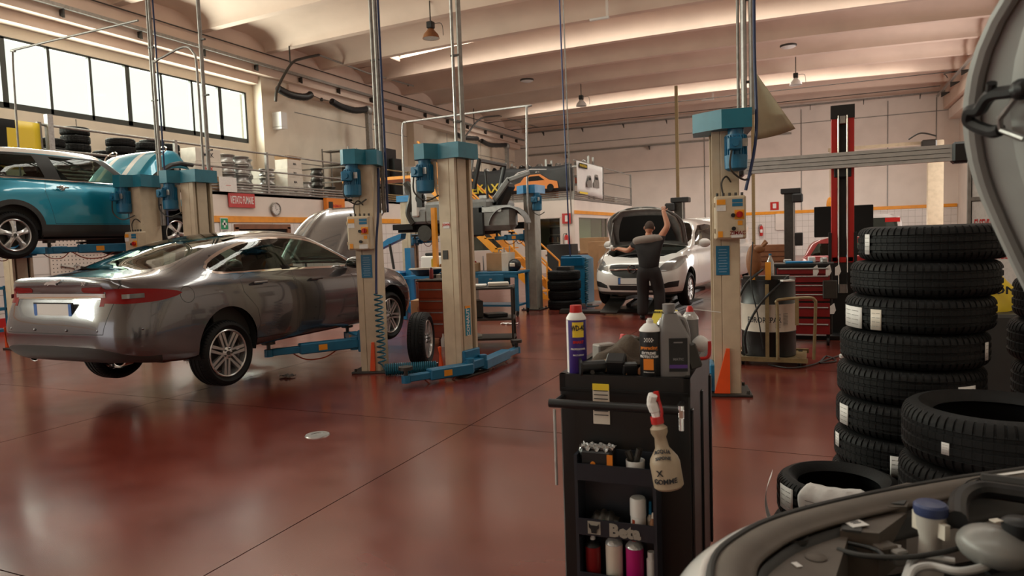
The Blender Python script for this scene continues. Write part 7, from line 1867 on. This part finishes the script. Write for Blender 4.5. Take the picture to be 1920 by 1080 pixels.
# rag heap and dirty parts
t = thing('oily_rag', 'crumpled brown oily rag draped over parts on the trolley', 'rag', C_(-.02, .22, ZT), CA)
def ragf(u, v):
    x = (u - .5) * .30; y = (v - .5) * .28
    h = .085 * math.exp(-((x / .12) ** 2 + (y / .10) ** 2)) + .014 * math.sin(15 * u + 7 * v) * math.cos(9 * v - 4 * u) + .006 * math.sin(24 * v + 9 * u) + .03 * math.sin(PI * u) * math.sin(PI * v)
    return (x + .01 * math.sin(17 * v), y + .01 * math.sin(19 * u), max(.006, h + .01))
mb = MB(); mb.grid(ragf, 44, 34); mb.build('cloth', 'cloth', t, thick=.003)
t = thing('rubber_bush', 'black flanged tube with worn rim lying at the front of the trolley top', 'part', C_(-.125, .045, ZT + .03), CA + .5)
mb = MB(); mb.tube([(-.055, 0, 0), (.045, 0, 0)], .024, 20); mb.lathe([(.0, -.06), (.036, -.06), (.038, -.052), (.024, -.048)], 24, axis='x'); mb.build('tube', 'black', t)
mb = MB(); mb.lathe([(.018, .045), (.0255, .045), (.0255, .052), (.018, .052), (.018, .045)], 24, axis='x'); mb.build('worn_rim', 'card', t)
mb = MB(); mb.lathe([(0, .047), (.018, .047)], 20, axis='x'); mb.build('bore', 'matt', t)
for k, (x, y, z, dx, dy, dz_, m, lb, rx) in enumerate(((-.035, .06, .005, .075, .06, .07, 'black', 'black plastic cover tilted in front of the rag', .5), (.02, .05, .0, .06, .03, .05, 'black', 'folded black plastic wrapper beside the spray can', .3), (-.13, .25, .0, .09, .06, .09, 'gsteel', 'grey metal block at the back left of the rag', 0), (-.03, .33, .08, .07, .05, .03, 'dsteel', 'dark wire brush lying on top of the rag heap', .2), (.065, .06, 0, .03, .03, .03, 'brownp', 'small brown knob beside the black spray can', 0), (.25, .12, .02, .03, .05, .10, 'dsteel', 'dark metal strip leaning at the trolley corner', -.3), (-.07, .33, .02, .03, .03, .10, 'red', 'red cap end poking out of the rag heap', .2))):
    mb = MB(); mb.box((0, 0, dz_ / 2), (dx, dy, dz_), bev=.006, rx=rx); mb.cyl((dx * .2, 0, dz_ * .5), (dx * .3, -dy * .3, dz_ * .9), .006, n=6)
    o = mb.build('loose_part', m, None, C_(x, y, ZT + z), CA + .4 * k); tag(o, lb, 'part')
for k in range(16):
    mb = MB(); rr = rnd.uniform(.006, .014); mb.cyl((0, 0, rr), (rr * 2.5, 0, rr), rr * .8, n=8); mb.box((-.01, .004, rr), (.02, .008, .012), rz=k)
    o = mb.build('small_fitting', rnd.choice(['dsteel', 'black', 'steel', 'brownp', 'dsteel']), None, C_(rnd.uniform(-.20, .08), rnd.uniform(.035, .13), ZT), rnd.uniform(0, 6)); tag(o, 'greasy bolt or clip scattered along the front of the trolley top', 'fitting', 'small fittings on the trolley top')
t = thing('red_hook_tool', 'bent red handled rod at the right corner of the trolley', 'tool', C_(.25, .18, ZT + .05), CA)
mb = MB(); mb.tube(smooth_path([(-.05, 0, 0), (.03, 0, .0), (.055, 0, .01), (.06, 0, .04), (.06, 0, .07)]), .007, 8); mb.build('rod', 'red', t)
t = thing('tissue', 'crumpled white tissue at the right corner of the trolley', 'tissue', C_(.27, .24, ZT + .07), CA)
mb = MB(); mb.ball((0, 0, .03), (.03, .02, .035), 10, 8); mb.v = [(x * (1 + .3 * math.sin(60 * z)), y, z) for x, y, z in mb.v]; mb.build('paper', 'paper', t)
# spray bottle hanging from the handle
t = thing('trigger_bottle', 'dirty cream bottle with hand lettering X GOMME hanging on the trolley handle', 'bottle', C_(.155, -.168, .935), CA); t.scale = (1.14, 1.14, 1.14)
t.rotation_euler = (0, math.radians(-9), CA)
mb = MB(); mb.lathe([(0, -.245), (.040, -.245), (.0465, -.238), (.047, -.165), (.043, -.150), (.022, -.118), (.018, -.085), (.026, -.070), (.027, -.055), (.017, -.045), (.0165, -.035), (0, -.035)], 28); mb.build('body', 'pclear', t)
mb = MB(); mb.lathe([(0, -.04), (.020, -.04), (.020, -.018), (0, -.018)], 20); mb.build('collar', 'red', t)
mb = MB(); mb.tube(smooth_path([(0, 0, -.02), (-.002, 0, .0), (-.006, -.004, .03), (.004, -.01, .055)]), [.014] * 6 + [.017] * 6 + [.015] * 6 + [.010], 10); mb.build('wrapped_trigger', 'paper', t)
mb = MB(); mb.tube(smooth_path([(.016, 0, .035), (.020, -.004, .0), (.016, -.004, -.02)]), .005, 6); mb.box((.012, 0, .045), (.016, .012, .03)); mb.build('trigger', 'red', t)
mb = MB(); text(mb, 'X', .026, (-.012, -.048, -.186), (1, 0, 0), (0, 0, 1), .0006, R=.0475); text(mb, 'GOMME', .022, (0, -.048, -.213), (1, 0, 0), (.08, 0, 1), .0005, R=.0475); text(mb, 'ACQUA', .016, (.002, -.030, -.122), (1, 0, 0), (0, .55, .83), .0004, R=.030); text(mb, 'SAPONE', .014, (.004, -.041, -.140), (1, 0, 0), (0, .55, .83), .0004, R=.038); mb.build('hand_lettering', 'ink', t)
t = thing('socket_joint', 'chrome universal joint hanging at the right end of the trolley handle', 'tool', C_(.238, -.115, .93), CA)
mb = MB(); mb.cyl((0, 0, -.075), (0, 0, -.03), .011, n=14); mb.box((0, 0, -.015), (.020, .016, .03), bev=.003); mb.cyl((0, 0, 0), (0, 0, .016), .013, n=14); mb.build('joint', 'chrome', t)
# contents of the can rack
t = thing('label_box', 'crushed black and orange box on the upper rack shelf', 'box', C_(-.09, -.056, .640), CA)
mb = MB(); mb.box((0, 0, .055), (.13, .08, .11), bev=.012); mb.build('carton', 'black', t)
mb = MB(); mb.box((.056, -.042, .05), (.022, .004, .09)); mb.cyl((-.01, -.040, .055), (-.01, -.043, .055), .010, n=16); mb.build('orange_print', 'amber', t)
mb = MB(); mb.grid(lambda u, v: (-.065 + .13 * u, -.037 + .074 * v, .112 + .012 * math.sin(23 * u + 5) * math.cos(17 * v)), 14, 10); mb.build('torn_film', 'film', t)
t = thing('tin_cup', 'small white cup of bolts with a red mark on the upper rack shelf', 'cup', C_(.055, -.056, .640), CA)
mb = MB(); mb.lathe([(0, 0), (.034, 0), (.036, .072), (.033, .072), (.031, .004)], 24); mb.build('cup', 'paper', t)
mb = MB(); mb.box((-.004, -.036, .03), (.010, .003, .014)); text(mb, 'WU', .018, (.016, -.0355, .03), (1, .3, 0), (0, 0, 1), .0006, R=.036); mb.build('cup_print', 'inkr', t)
mb = MB(); mb.tube([(0, 0, .05), (.02, -.01, .12)], .012, 10); mb.tube([(-.01, .01, .05), (-.03, .01, .10)], .014, 8); mb.build('fitting', 'dsteel', t)
t = thing('parts_bag', 'clear bag of dark parts with green labels on the middle rack shelf', 'bag', C_(-.075, -.056, .425), CA)
mb = MB(); mb.grid(lambda u, v: (-.07 + .15 * u, -.045 + .09 * v, .002 + .075 * math.sin(PI * u) ** .5 * math.sin(PI * v) ** .5 + .006 * math.sin(30 * u)), 18, 12); mb.build('bag_film', 'dsteel', t)
mb = MB(); mb.box((.015, -.046, .05), (.012, .004, .010), ry=.4); mb.box((.03, -.047, .03), (.012, .004, .010), ry=-.3); mb.build('green_label', 'green', t)
t = thing('white_aerosol', 'white capped aerosol with pale label on the middle rack shelf', 'spray can', C_(.062, -.056, .425), CA)
mb = MB(); mb.lathe([(0, 0), (.029, 0), (.029, .105), (0, .105)], 28); mb.build('body', 'paper', t)
mb = MB(); mb.lathe([(.029, .07), (.031, .072), (.031, .135), (.027, .142), (0, .143)], 28); mb.build('cap', 'white', t)
mb = MB(); mb.lathe([(.0295, .01), (.0295, .062)], 10, a0=4.0, a1=4.45); mb.build('label_patch', 'brick', t)
bottle('thin bottle with blue neck on the middle rack shelf', C_(.105, -.04, .425), [(.012, 0), (.013, .06), (.006, .075)], 'cream', [(.007, 0), (.005, .05)], 'bblue')
bottle('small brown phial beside the thin bottle', C_(.122, -.075, .425), [(.012, 0), (.013, .06), (.006, .075)], 'brownp', [(.007, 0), (.005, .02)], 'cream')
spray('grey aerosol lettered in red with white nozzle on the lowest rack shelf', C_(-.035, -.056, .210), .033, .21, 'cream', 'film')
spray('magenta and white aerosol with red trigger on the lowest rack shelf', C_(.045, -.056, .210), .034, .205, mat('magenta_label', (.45, .01, .16), .4), 'film', [(.014, .185), (.012, .205)], 'red')
spray('dark red capped bottle in the shadow of the lowest rack shelf', C_(-.120, -.056, .210), .030, .185, 'dred', 'black')
bottle('white capped tube at the right of the lowest rack shelf', C_(.108, -.056, .210), [(.018, 0), (.018, .12), (.010, .13)], 'white', [(.014, 0), (.014, .02)], 'white')

# ================================================================ WHITE CAR, FRONT END BESIDE THE VIEWER
FA = math.atan2(-.6112, -.7915)
fc = thing('white_car_front', 'white car with open bonnet and exposed engine bay, nearest the viewer', 'car', (.013, .907, 0), FA)
# local: +x forward (towards the viewer), y < 0 the side away from the viewer
_e = [(-1.75, -.86), (-1.29, -.85), (-1.08, -.85), (-.75, -.826), (-.49, -.782), (-.32, -.715), (-.18, -.60), (-.06, -.34), (0, 0)]
EP = smooth_path([(x, y, 0) for x, y in _e + [(x, -y) for x, y in reversed(_e[:-1])]], 6)
EN = []
for i in range(len(EP)):
    d = EP[min(i + 1, len(EP) - 1)] - EP[max(i - 1, 0)]; EN.append(Vector((d.y, -d.x, 0)).normalized())
def strip(mb, o0, o1, zf, n=8, i0=0, i1=None):
    i1 = i1 or len(EP) - 1
    mb.grid(lambda u, v: tuple(EP[i0 + round(u * (i1 - i0))] + EN[i0 + round(u * (i1 - i0))] * (o0 + (o1 - o0) * v) + Vector((0, 0, zf(v)))), i1 - i0, n); return mb
nE = len(EP) - 1; c0 = 24; c1 = nE - 24
mb = MB()
mb.grid(lambda u, v: tuple(EP[c0 + round(u * (c1 - c0))] + EN[c0 + round(u * (c1 - c0))] * (.015 + .12 * math.sin(v * 2.2)) + Vector((0, 0, .822 - .05 * v - .58 * v * v))), c1 - c0, 16); mb.build('bumper', 'cwhite', fc, thick=.01)
for a, b in ((0, c0), (c1, nE)):
    mb = MB(); mb.grid(lambda u, v: tuple(EP[a + round(u * (b - a))] + EN[a + round(u * (b - a))] * (.012 + .05 * math.sin(v * 2.4)) + Vector((0, 0, .826 - .03 * v - .5 * v * v))), b - a, 10); mb.build('wing', 'cwhite', fc, thick=.01)
mb = strip(MB(), .008, -.085, lambda v: .824 + .016 * math.sin(PI * min(1, v * 1.1))); mb.build('slam_panel_cover', 'gplast', fc, thick=.006)
mb = MB(); mb.tube([EP[i] + EN[i] * .006 + Vector((0, 0, .832)) for i in range(4, nE - 3)], .008, 8); mb.build('rubber_seal', 'trim', fc)
mb = strip(MB(), -.086, -.125, lambda v: .815 - .05 * v, 3); mb.build('inner_gutter', 'trim', fc, thick=.004)
def Q(px, py, z):
    """a measured spot of the engine bay in the car's own axes"""
    p = W(px, py, z=z); v = Matrix.Rotation(-FA, 3, 'Z') @ Vector((p.x - .013, p.y - .907, 0)); return Vector((v.x, v.y, z))
def quad(name, pts, z, h, m, parent=None, bev=0):
    """flat moulded cover: outline given by measured corners, standing h high below z"""
    c = [Q(px, py, z) for px, py in pts]
    mb = MB(); mb.prism([(q.x, q.y) for q in c], h, (0, 0, z - h)); return mb.build(name, m, parent or fc)
def fbox(name, px, py, z, dx, dl, dz_, m, bev=.004, rz=0, parent=None):
    q = Q(px, py, z); mb = MB(); mb.box((q.x, q.y, z - dz_ / 2), (dl, dx, dz_), bev=bev, rz=rz); return mb.build(name, m, parent or fc)
h_ = quad('headlamp_cover', [(1370, 1080), (1470, 985), (1530, 960), (1600, 975), (1568, 1078), (1560, 1150), (1370, 1150)], .80, .10, 'gplast')
q = Q(1490, 1012, .81); mb = MB(); mb.lathe([(.018, .002), (.030, .010), (.030, 0), (0, -.004)], 24, c=tuple(q)); mb.build('vent_cap', 'trim', h_)
q = Q(1530, 1044, .802); mb = MB(); mb.lathe([(0, .004), (.020, .003), (.024, 0)], 20, c=tuple(q)); mb.build('lamp_plug', 'gplast', h_)
fbox('sticker', 1494, 1058, .803, .022, .014, .002, 'paper', 0, parent=h_)
fbox('cover_rib', 1545, 975, .815, .05, .09, .03, 'gplast', .005, parent=h_)
b_ = quad('fuse_box', [(1582, 962), (1668, 955), (1700, 962), (1648, 1000), (1575, 995)], .815, .12, 'gplast')
quad('box_lid', [(1580, 968), (1618, 960), (1615, 996), (1578, 992)], .819, .006, 'trim', b_)
l_ = fbox('white_label', 1600, 978, .8215, .055, .045, .002, 'paper', 0, parent=b_)
for i in range(4): fbox('label_line', 1592 + 5 * i, 974 + 2 * i, .8225, .003, .022, .0008, 'ink', 0, parent=b_)
c_ = quad('cowl_cover', [(1625, 935), (1660, 915), (1700, 905), (1752, 908), (1750, 925), (1708, 935), (1700, 950), (1640, 950)], .83, .06, 'gplast')
quad('cover_step', [(1660, 935), (1700, 938), (1695, 945), (1655, 942)], .834, .008, 'trim', c_)
quad('cowl_cover', [(1600, 950), (1640, 925), (1690, 930), (1715, 962), (1672, 972), (1605, 958)], .80, .06, 'gplast')
q = Q(1668, 960, .803); mb = MB(); mb.lathe([(0, .003), (.009, .002), (.010, 0)], 14, c=tuple(q)); mb.build('plug', 'cream', fc)
mb = MB(); mb.box((-.8, 0, .50), (1.3, 1.5, .3)); mb.box((-.75, .2, .60), (.7, .8, .2), bev=.05); mb.build('engine_block', 'matt', fc)
a_, b2_ = Q(1580, 1010, .78), Q(1690, 1030, .78)
mb = MB(); mb.tube([a_, b2_], .010, 8); mb.build('connector_rail', 'gsteel', fc)
fbox('connector', 1660, 1020, .79, .035, .05, .03, 'gplast'); fbox('connector', 1685, 1030, .785, .03, .035, .035, 'gsteel')
q = Q(1745, 962, .86); mb = MB(); mb.lathe([(0, -.20), (.030, -.19), (.026, -.09), (.024, -.06), (.030, -.03), (.032, -.0), (0, 0)], 28, c=tuple(q)); w_ = mb.build('washer_bottle', mat('milky_plastic', (.50, .46, .42), .35), fc)
mb = MB(); mb.lathe([(.035, -.002), (.037, .004), (.037, .020), (.032, .025), (0, .027)], 32, c=tuple(q)); mb.build('blue_cap', mat('dark_blue_cap', (.04, .055, .14), .4), w_)
mb = MB(); mb.box((q.x, q.y + .038, q.z - .03), (.015, .02, .035)); mb.box((q.x, q.y - .038, q.z - .03), (.015, .02, .045)); mb.build('bottle_lug', 'cream', w_)
q = Q(1862, 1000, .86); mb = MB(); mb.ball((q.x, q.y, q.z - .03), (.066, .075, .045), 24, 16); c_ = mb.build('coolant_reservoir', mat('grey_milky_plastic', (.22, .21, .20), .35), fc)
q2 = Q(1912, 988, .88); mb = MB(); mb.lathe([(.030, -.02), (.034, .0), (.034, .012), (.026, .018), (0, .020)], 22, c=tuple(q2)); mb.build('reservoir_cap', 'black', c_)
fbox('reservoir_label', 1868, 975, .893, .016, .022, .002, 'cream', 0, parent=c_)
fbox('sensor_plug', 1867, 1018, .845, .02, .028, .03, 'black', .003, parent=c_)
for nm, pts, z, r, m in (('radiator_hose', [(1795, 975), (1800, 935), (1835, 918), (1900, 925), (1960, 935)], .855, .022, 'black'), ('air_duct', [(1840, 905), (1900, 912), (1990, 925)], .85, .026, 'trim'),
                      ('aluminium_pipe', [(1700, 1100), (1712, 1070), (1745, 1062), (1800, 1072), (1850, 1062)], .80, .009, 'alu'), ('aluminium_pipe', [(1690, 1110), (1710, 1052), (1740, 1045), (1790, 1052)], .785, .008, 'alu'),
                      ('coolant_hose', [(1850, 1062), (1900, 1052), (1960, 1048), (2050, 1050)], .80, .018, 'black'), ('wiring_loom', [(1570, 1030), (1620, 1042), (1700, 1045), (1770, 1035), (1810, 1026), (1850, 1035), (1900, 1050)], .80, .006, 'trim'),
                      ('wiring_loom', [(1590, 1018), (1640, 1030), (1660, 1048)], .79, .005, 'black')):
    mb = MB(); mb.tube(smooth_path([Q(x, y, z) for x, y in pts]), r, 10); mb.build(nm, m, fc)
mb = MB()
for k in range(6): mb.tube(smooth_path([Q(1800 + 12 * k, 922 - 2 * k, .84), Q(1815 + 14 * k, 902, .855), Q(1850 + 7 * k, 893, .845)]), .0022, 5)
mb.build('cable_duct', 'trim', fc)
q = Q(1818, 921, .845); mb = MB(); mb.lathe([(.018, 0), (.025, 0), (.025, .006), (.018, .006), (.018, 0)], 20, c=tuple(q)); mb.build('duct_ring', 'black', fc)
fbox('data_plate', 1890, 888, .845, .012, .13, .002, 'paper', 0)
fbox('cross_member', 1900, 902, .835, .04, .22, .03, 'cwhite', .008)
# bonnet, seen from below
HA = math.radians(60)
def hd(u, v, off=0.0):
    r = 1.30 * u; hw = .70 if r < .72 else .70 * max(0.0, 1 - ((r - .72) / .60) ** 2.2) ** .5
    l = (v - .5) * 2 * hw
    b = -.05 * (1 - (l / .75) ** 2) - .05 * math.sin(PI * u)
    return (-1.4 + r * math.cos(HA) - b * math.sin(HA) + off * math.sin(HA), l, 1.0 + r * math.sin(HA) + b * math.cos(HA) - off * math.cos(HA))
mb = MB(); mb.grid(hd, 40, 40); bo = mb.build('bonnet', 'hoodgrey', fc, thick=.012); bo['label'] = 'white bonnet standing open, underside showing'
mb = MB(); mb.tube([hd(.04 + .92 * i / 24, .03, .015) for i in range(25)] + [hd(.965, .03 + .94 * i / 14, .015) for i in range(1, 14)] + [hd(.96 - .92 * i / 24, .97, .015) for i in range(25)], .016, 8); mb.build('bonnet_frame', 'hoodgrey', bo)
mb = MB()
mb.grid(lambda u, v: hd(.10 + .80 * u, .12 + .76 * v, .035 + .012 * math.sin(9 * u) * math.sin(7 * v)), 20, 20); mb.build('inner_panel', 'hoodgrey', bo, thick=.006)
for l0, l1 in ((.16, .22), (.34, .40), (.6, .56)):
    mb = MB(); mb.tube([hd(.12 + .72 * i / 8, l0 + (l1 - l0) * i / 8, .055) for i in range(9)], .018, 8); mb.build('bonnet_rib', 'hoodgrey', bo)
def hq(px, py):
    """spot on the bonnet's underside seen at a measured point"""
    best = None
    for a in range(40, 100, 2):
        for b in range(0, 50, 2):
            h = hd(a / 100, b / 100, .07); w = Matrix.Rotation(FA, 3, 'Z') @ Vector(h) + Vector((.013, .907, 0)) - EYEP
            c = RW.transposed() @ w; e = (CX + FPX * c.x / c.z - px) ** 2 + (CY + FPX * c.y / c.z - py) ** 2
            if best is None or e < best[0]: best = (e, h)
    return best[1]
mb = MB(); mb.tube(smooth_path([hq(*q) for q in ((1876, 240), (1848, 243), (1826, 238), (1818, 218), (1835, 200), (1862, 182), (1890, 178), (1908, 168))]), .014, 8); mb.ball(hq(1905, 165), .022, 10, 8); mb.build('latch_bracket', 'black', bo)
mb = MB(); mb.tube([hq(1862, 180), hq(1855, 145)], .010, 8); mb.build('latch_lever', 'black', bo)
mb = MB(); mb.tube([hq(1925, 172), hq(1890, 195), hq(1868, 225), hq(1885, 240), hq(1925, 262)], .007, 8); mb.build('bonnet_prop', 'steel', bo)
# ================================================================ THE MECHANIC
def skin(name, joints, bones, m, parent, sub=2, smooth=True, root=0):
    """joints: [(co, radius)], bones: index pairs -> one smooth surface"""
    me = bpy.data.meshes.new(name); me.from_pydata([j[0] for j in joints], bones, []); o = bpy.data.objects.new(name, me); COL.objects.link(o)
    md = o.modifiers.new('skin', 'SKIN'); md.use_smooth_shade = True
    for i, j in enumerate(joints):
        r = j[1] if isinstance(j[1], tuple) else (j[1], j[1]); me.skin_vertices[0].data[i].radius = r
        me.skin_vertices[0].data[i].use_root = (i == root)
    sb = o.modifiers.new('sub', 'SUBSURF'); sb.levels = sub; sb.render_levels = sub
    bpy.context.view_layer.update()
    ev = o.evaluated_get(bpy.context.evaluated_depsgraph_get()); nm = bpy.data.meshes.new_from_object(ev)
    bpy.data.objects.remove(o)
    nm.materials.clear(); nm.materials.append(M[m]); nm.polygons.foreach_set('use_smooth', [True] * len(nm.polygons))
    b = bmesh.new(); b.from_mesh(nm); bmesh.ops.recalc_face_normals(b, faces=b.faces); b.to_mesh(nm); b.free()
    r = bpy.data.objects.new(name, nm); COL.objects.link(r); r.parent = parent
    return r
# local axes: x to the picture's right, y away from the viewer, feet at z = 0
PX, PY = -2.80, 12.28
man = thing('person', 'person in black T-shirt and trousers, seen from behind, holding up the white car\'s bonnet', 'person', (PX, PY, 0), .12)
man.scale = (1.12, 1.05, 1.0)
# right arm raised, left arm stretched out to the side; he looks at the engine
J = dict(pel=(0, 0, .92), wa=(0, 0, 1.06), ch=(-.005, .02, 1.26), nk=(.0, .05, 1.46), nk2=(.0, .07, 1.51), hd=(.01, .09, 1.58), tp=(.01, .09, 1.66),
         rs=(.165, .03, 1.42), re=(.30, .10, 1.66), rw=(.235, .16, 1.90), rh=(.225, .18, 1.95),
         ls=(-.175, .03, 1.38), le=(-.34, .16, 1.23), lw=(-.50, .30, 1.27), lh=(-.55, .33, 1.28),
         rt=(.095, .0, .88), rk=(.15, .04, .50), ra=(.16, -.02, .10), lt=(-.095, 0, .88), lk=(-.10, .03, .50), la=(-.11, -.03, .10))
order = ['pel', 'wa', 'ch', 'nk', 'nk2', 'hd', 'rs', 're', 'rw', 'rh', 'ls', 'le', 'lw', 'lh', 'rt', 'rk', 'ra', 'lt', 'lk', 'la']
rad = dict(pel=(.125, .085), wa=(.115, .085), ch=(.13, .085), nk=(.065, .06), nk2=(.056, .056), hd=(.06, .06), rs=.062, re=.052, rw=.036, rh=.036, ls=.062, le=.052, lw=.036, lh=.036, rt=.075, rk=.055, ra=.04, lt=.075, lk=.055, la=.04)
ix = {n: i for i, n in enumerate(order)}
B_ = [('pel', 'wa'), ('wa', 'ch'), ('ch', 'nk'), ('nk', 'nk2'), ('nk2', 'hd'), ('ch', 'rs'), ('rs', 're'), ('re', 'rw'), ('rw', 'rh'), ('ch', 'ls'), ('ls', 'le'), ('le', 'lw'), ('lw', 'lh'), ('pel', 'rt'), ('rt', 'rk'), ('rk', 'ra'), ('pel', 'lt'), ('lt', 'lk'), ('lk', 'la')]
body = skin('body', [(J[n], rad[n]) for n in order], [(ix[a], ix[b]) for a, b in B_], 'skin', man)
# head with face, ears; hair as its own shell
hm = MB()
def headf(u, v):
    a = 2 * PI * u; t = PI * v
    r = math.sin(t)
    x = .076 * r * math.cos(a); y = .096 * r * math.sin(a); z = .122 * math.cos(t)
    if z < 0: x *= 1 - .25 * (-z / .122); y *= 1 - .08 * (-z / .122)
    if y > .0 and abs(x) < .02: y += .020 * math.exp(-((z + .012) / .022) ** 2) * (1 - abs(x) / .02)     # nose
    if y > 0: y -= .010 * math.exp(-((abs(x) - .03) / .014) ** 2) * math.exp(-((z - .012) / .016) ** 2)      # eye sockets
    if y > 0: y += .004 * math.exp(-((z + .058) / .008) ** 2) * (abs(x) < .03)                             # lips
    return (x, y, z)
hm.grid(headf, 36, 24)
for s_ in (-1, 1): hm.ball((s_ * .078, -.005, -.005), (.010, .020, .032), 10, 8)
HP = (J['hd'][0], J['hd'][1] + .005, J['hd'][2] + .055)
h_ = hm.build('head', 'skin', body, HP); h_.rotation_euler = (math.radians(-14), math.radians(4), math.radians(4))
mb = MB()
for s_ in (-1, 1): mb.ball((s_ * .030, .080, .012), (.013, .010, .009), 10, 8)
mb.build('eyes', 'white', body, HP) if False else None
mb = MB(); mb.grid(lambda u, v: tuple(1.045 * c for c in headf(.47 + 1.06 * u if False else (.44 + .62 * u), .0 + (.60 if True else .5) * v)), 24, 14); hr = mb.build('hair', 'hair', man, HP); hr.rotation_euler = h_.rotation_euler
def hand(wrist, direction, palm_n, m, sgn, curl):
    """palm plus five separate fingers and a thumb, joined to the forearm"""
    w = Vector(wrist); d = Vector(direction).normalized(); n = Vector(palm_n); n = (n - n.dot(d) * d).normalized(); s = d.cross(n)
    js = [(tuple(w), (.027, .019)), (tuple(w + d * .045), (.036, .016)), (tuple(w + d * .085), (.040, .015))]
    palm = skin('hand', js, [(0, 1), (1, 2)], m, man, 2)
    for k, (off, L) in enumerate(((-.030, .070), (-.010, .080), (.010, .075), (.029, .060))):
        b = w + d * .080 + s * off; p = [b]; dd = d.copy(); ang = 0
        for seg in (.42, .32, .26):
            ang += curl; dd = (d * math.cos(ang) + n * math.sin(ang)); p.append(p[-1] + dd * L * seg)
        f = skin('finger', [(tuple(q), (.0095 - .0010 * i, .0090 - .0010 * i)) for i, q in enumerate(p)], [(i, i + 1) for i in range(3)], m, palm, 1)
    b = w + d * .030 - s * sgn * .028; p = [b, b + (d * .6 - s * sgn * .7 + n * .3).normalized() * .035, b + (d * .6 - s * sgn * .7 + n * .3).normalized() * .035 + (d * .85 - s * sgn * .2 + n * .5).normalized() * .030]
    skin('thumb', [(tuple(q), (.011 - .001 * i, .0105 - .001 * i)) for i, q in enumerate(p)], [(0, 1), (1, 2)], m, palm, 1)
hand(J['rw'], (-.06, .25, 1), (-.1, 1, -.3), 'skin', 1, .55)
hand(J['lw'], (-1, .5, .12), (0, .3, -1), 'skin', -1, .45)
# clothes: shirt, yoke, trousers, shoes
sh = skin('shirt', [((0, 0, .84), (.178, .135)), ((0, 0, 1.02), (.168, .128)), ((-.005, .02, 1.25), (.182, .130)), ((0, .045, 1.42), (.095, .085)), ((.165, .03, 1.405), (.082, .082)), ((.235, .065, 1.52), (.070, .070)), ((-.175, .03, 1.375), (.082, .082)), ((-.30, .075, 1.325), (.070, .070))],
          [(0, 1), (1, 2), (2, 3), (2, 4), (4, 5), (2, 6), (6, 7)], 'shirt', man)
sh['label'] = 'black T-shirt'
yk = skin('shirt_yoke', [((0, .035, 1.425), (.102, .096)), ((.10, .025, 1.432), (.084, .094)), ((.168, .028, 1.425), (.086, .096)), ((.205, .048, 1.47), (.082, .088)), ((-.10, .025, 1.412), (.084, .094)), ((-.178, .028, 1.395), (.084, .096)), ((-.235, .05, 1.365), (.082, .086))],
          [(0, 1), (1, 2), (2, 3), (0, 4), (4, 5), (5, 6)], 'yoke', man)
tr = skin('trousers', [((0, 0, 1.02), (.158, .120)), ((0, 0, .86), (.168, .132)), ((.10, .0, .78), (.120, .122)), ((.148, .035, .50), (.100, .102)), ((.16, -.01, .30), (.092, .095)), ((.162, -.02, .07), (.086, .095)), ((-.10, .0, .78), (.120, .122)), ((-.10, .03, .50), (.100, .102)), ((-.105, -.01, .30), (.092, .095)), ((-.11, -.03, .07), (.086, .095))],
          [(0, 1), (1, 2), (2, 3), (3, 4), (4, 5), (1, 6), (6, 7), (7, 8), (8, 9)], 'trous', man)
for nm, (x, y) in (('r', (.165, .0)), ('l', (-.115, -.01))):
    f = skin('shoe', [((x, y - .05, .055), (.045, .050)), ((x, y + .05, .05), (.048, .042)), ((x + (.02 if nm == 'r' else -.02), y + .16, .038), (.045, .030))], [(0, 1), (1, 2)], 'black', man)
t = thing('work_lamp', 'small white work lamp held in the mechanic\'s outstretched hand', 'lamp', (-3.58, 12.62, 1.29), .1)
mb = MB(); mb.lathe([(.012, -.09), (.02, -.02), (.055, .0), (.05, .035), (.0, .045)], 18, axis='x'); mb.build('lamp_head', 'white', t)
mb = MB(); mb.tube(smooth_path([(-.05, 0, 0), (-.12, .0, -.1), (-.22, .05, -.35), (-.3, .1, -.45)]), .006, 6); mb.build('cord', 'gsteel', t)
# blue-framed trolley at the left edge
t = thing('blue_frame_trolley', 'blue tube-framed trolley cut by the picture edge below the raised hatchback', 'trolley', (-13.35, 7.2, 0), .0)
for z in (.25, .62, .98): mb = MB(); mb.box((0, 0, z), (.9, .5, .05)); mb.build('shelf', 'blue', t)
for x in (-.43, .43):
    for y in (-.23, .23): mb = MB(); mb.box((x, y, .56), (.04, .04, .92)); mb.build('upright', 'blue', t); castor(t, x, y, .045)
block('tool_tray', 'dark tool tray on the blue-framed trolley', 'tray', (-13.35, 7.2, 1.007), (.7, .34, .05), 'black')
t = thing('hanging_pot', 'dark metal parts basket on the wall beside the saloon bonnet', 'basket', (-14.93, 18.6, 1.75))
mb = MB(); mb.box((0, 0, .15), (.3, 1.1, .35), bev=.03); mb.build('basket', 'dsteel', t)
mb = MB(); mb.ball((0, .1, .36), (.14, .45, .12), 12, 6); mb.build('parts_heap', 'dsteel', t)
pipe('wall_pipe', [(BX + .08, 17.6, .3), (BX + .08, 17.6, 2.25)], .03, 'cyan', 'green pipe running down the tiled storage wall', 'pipe')
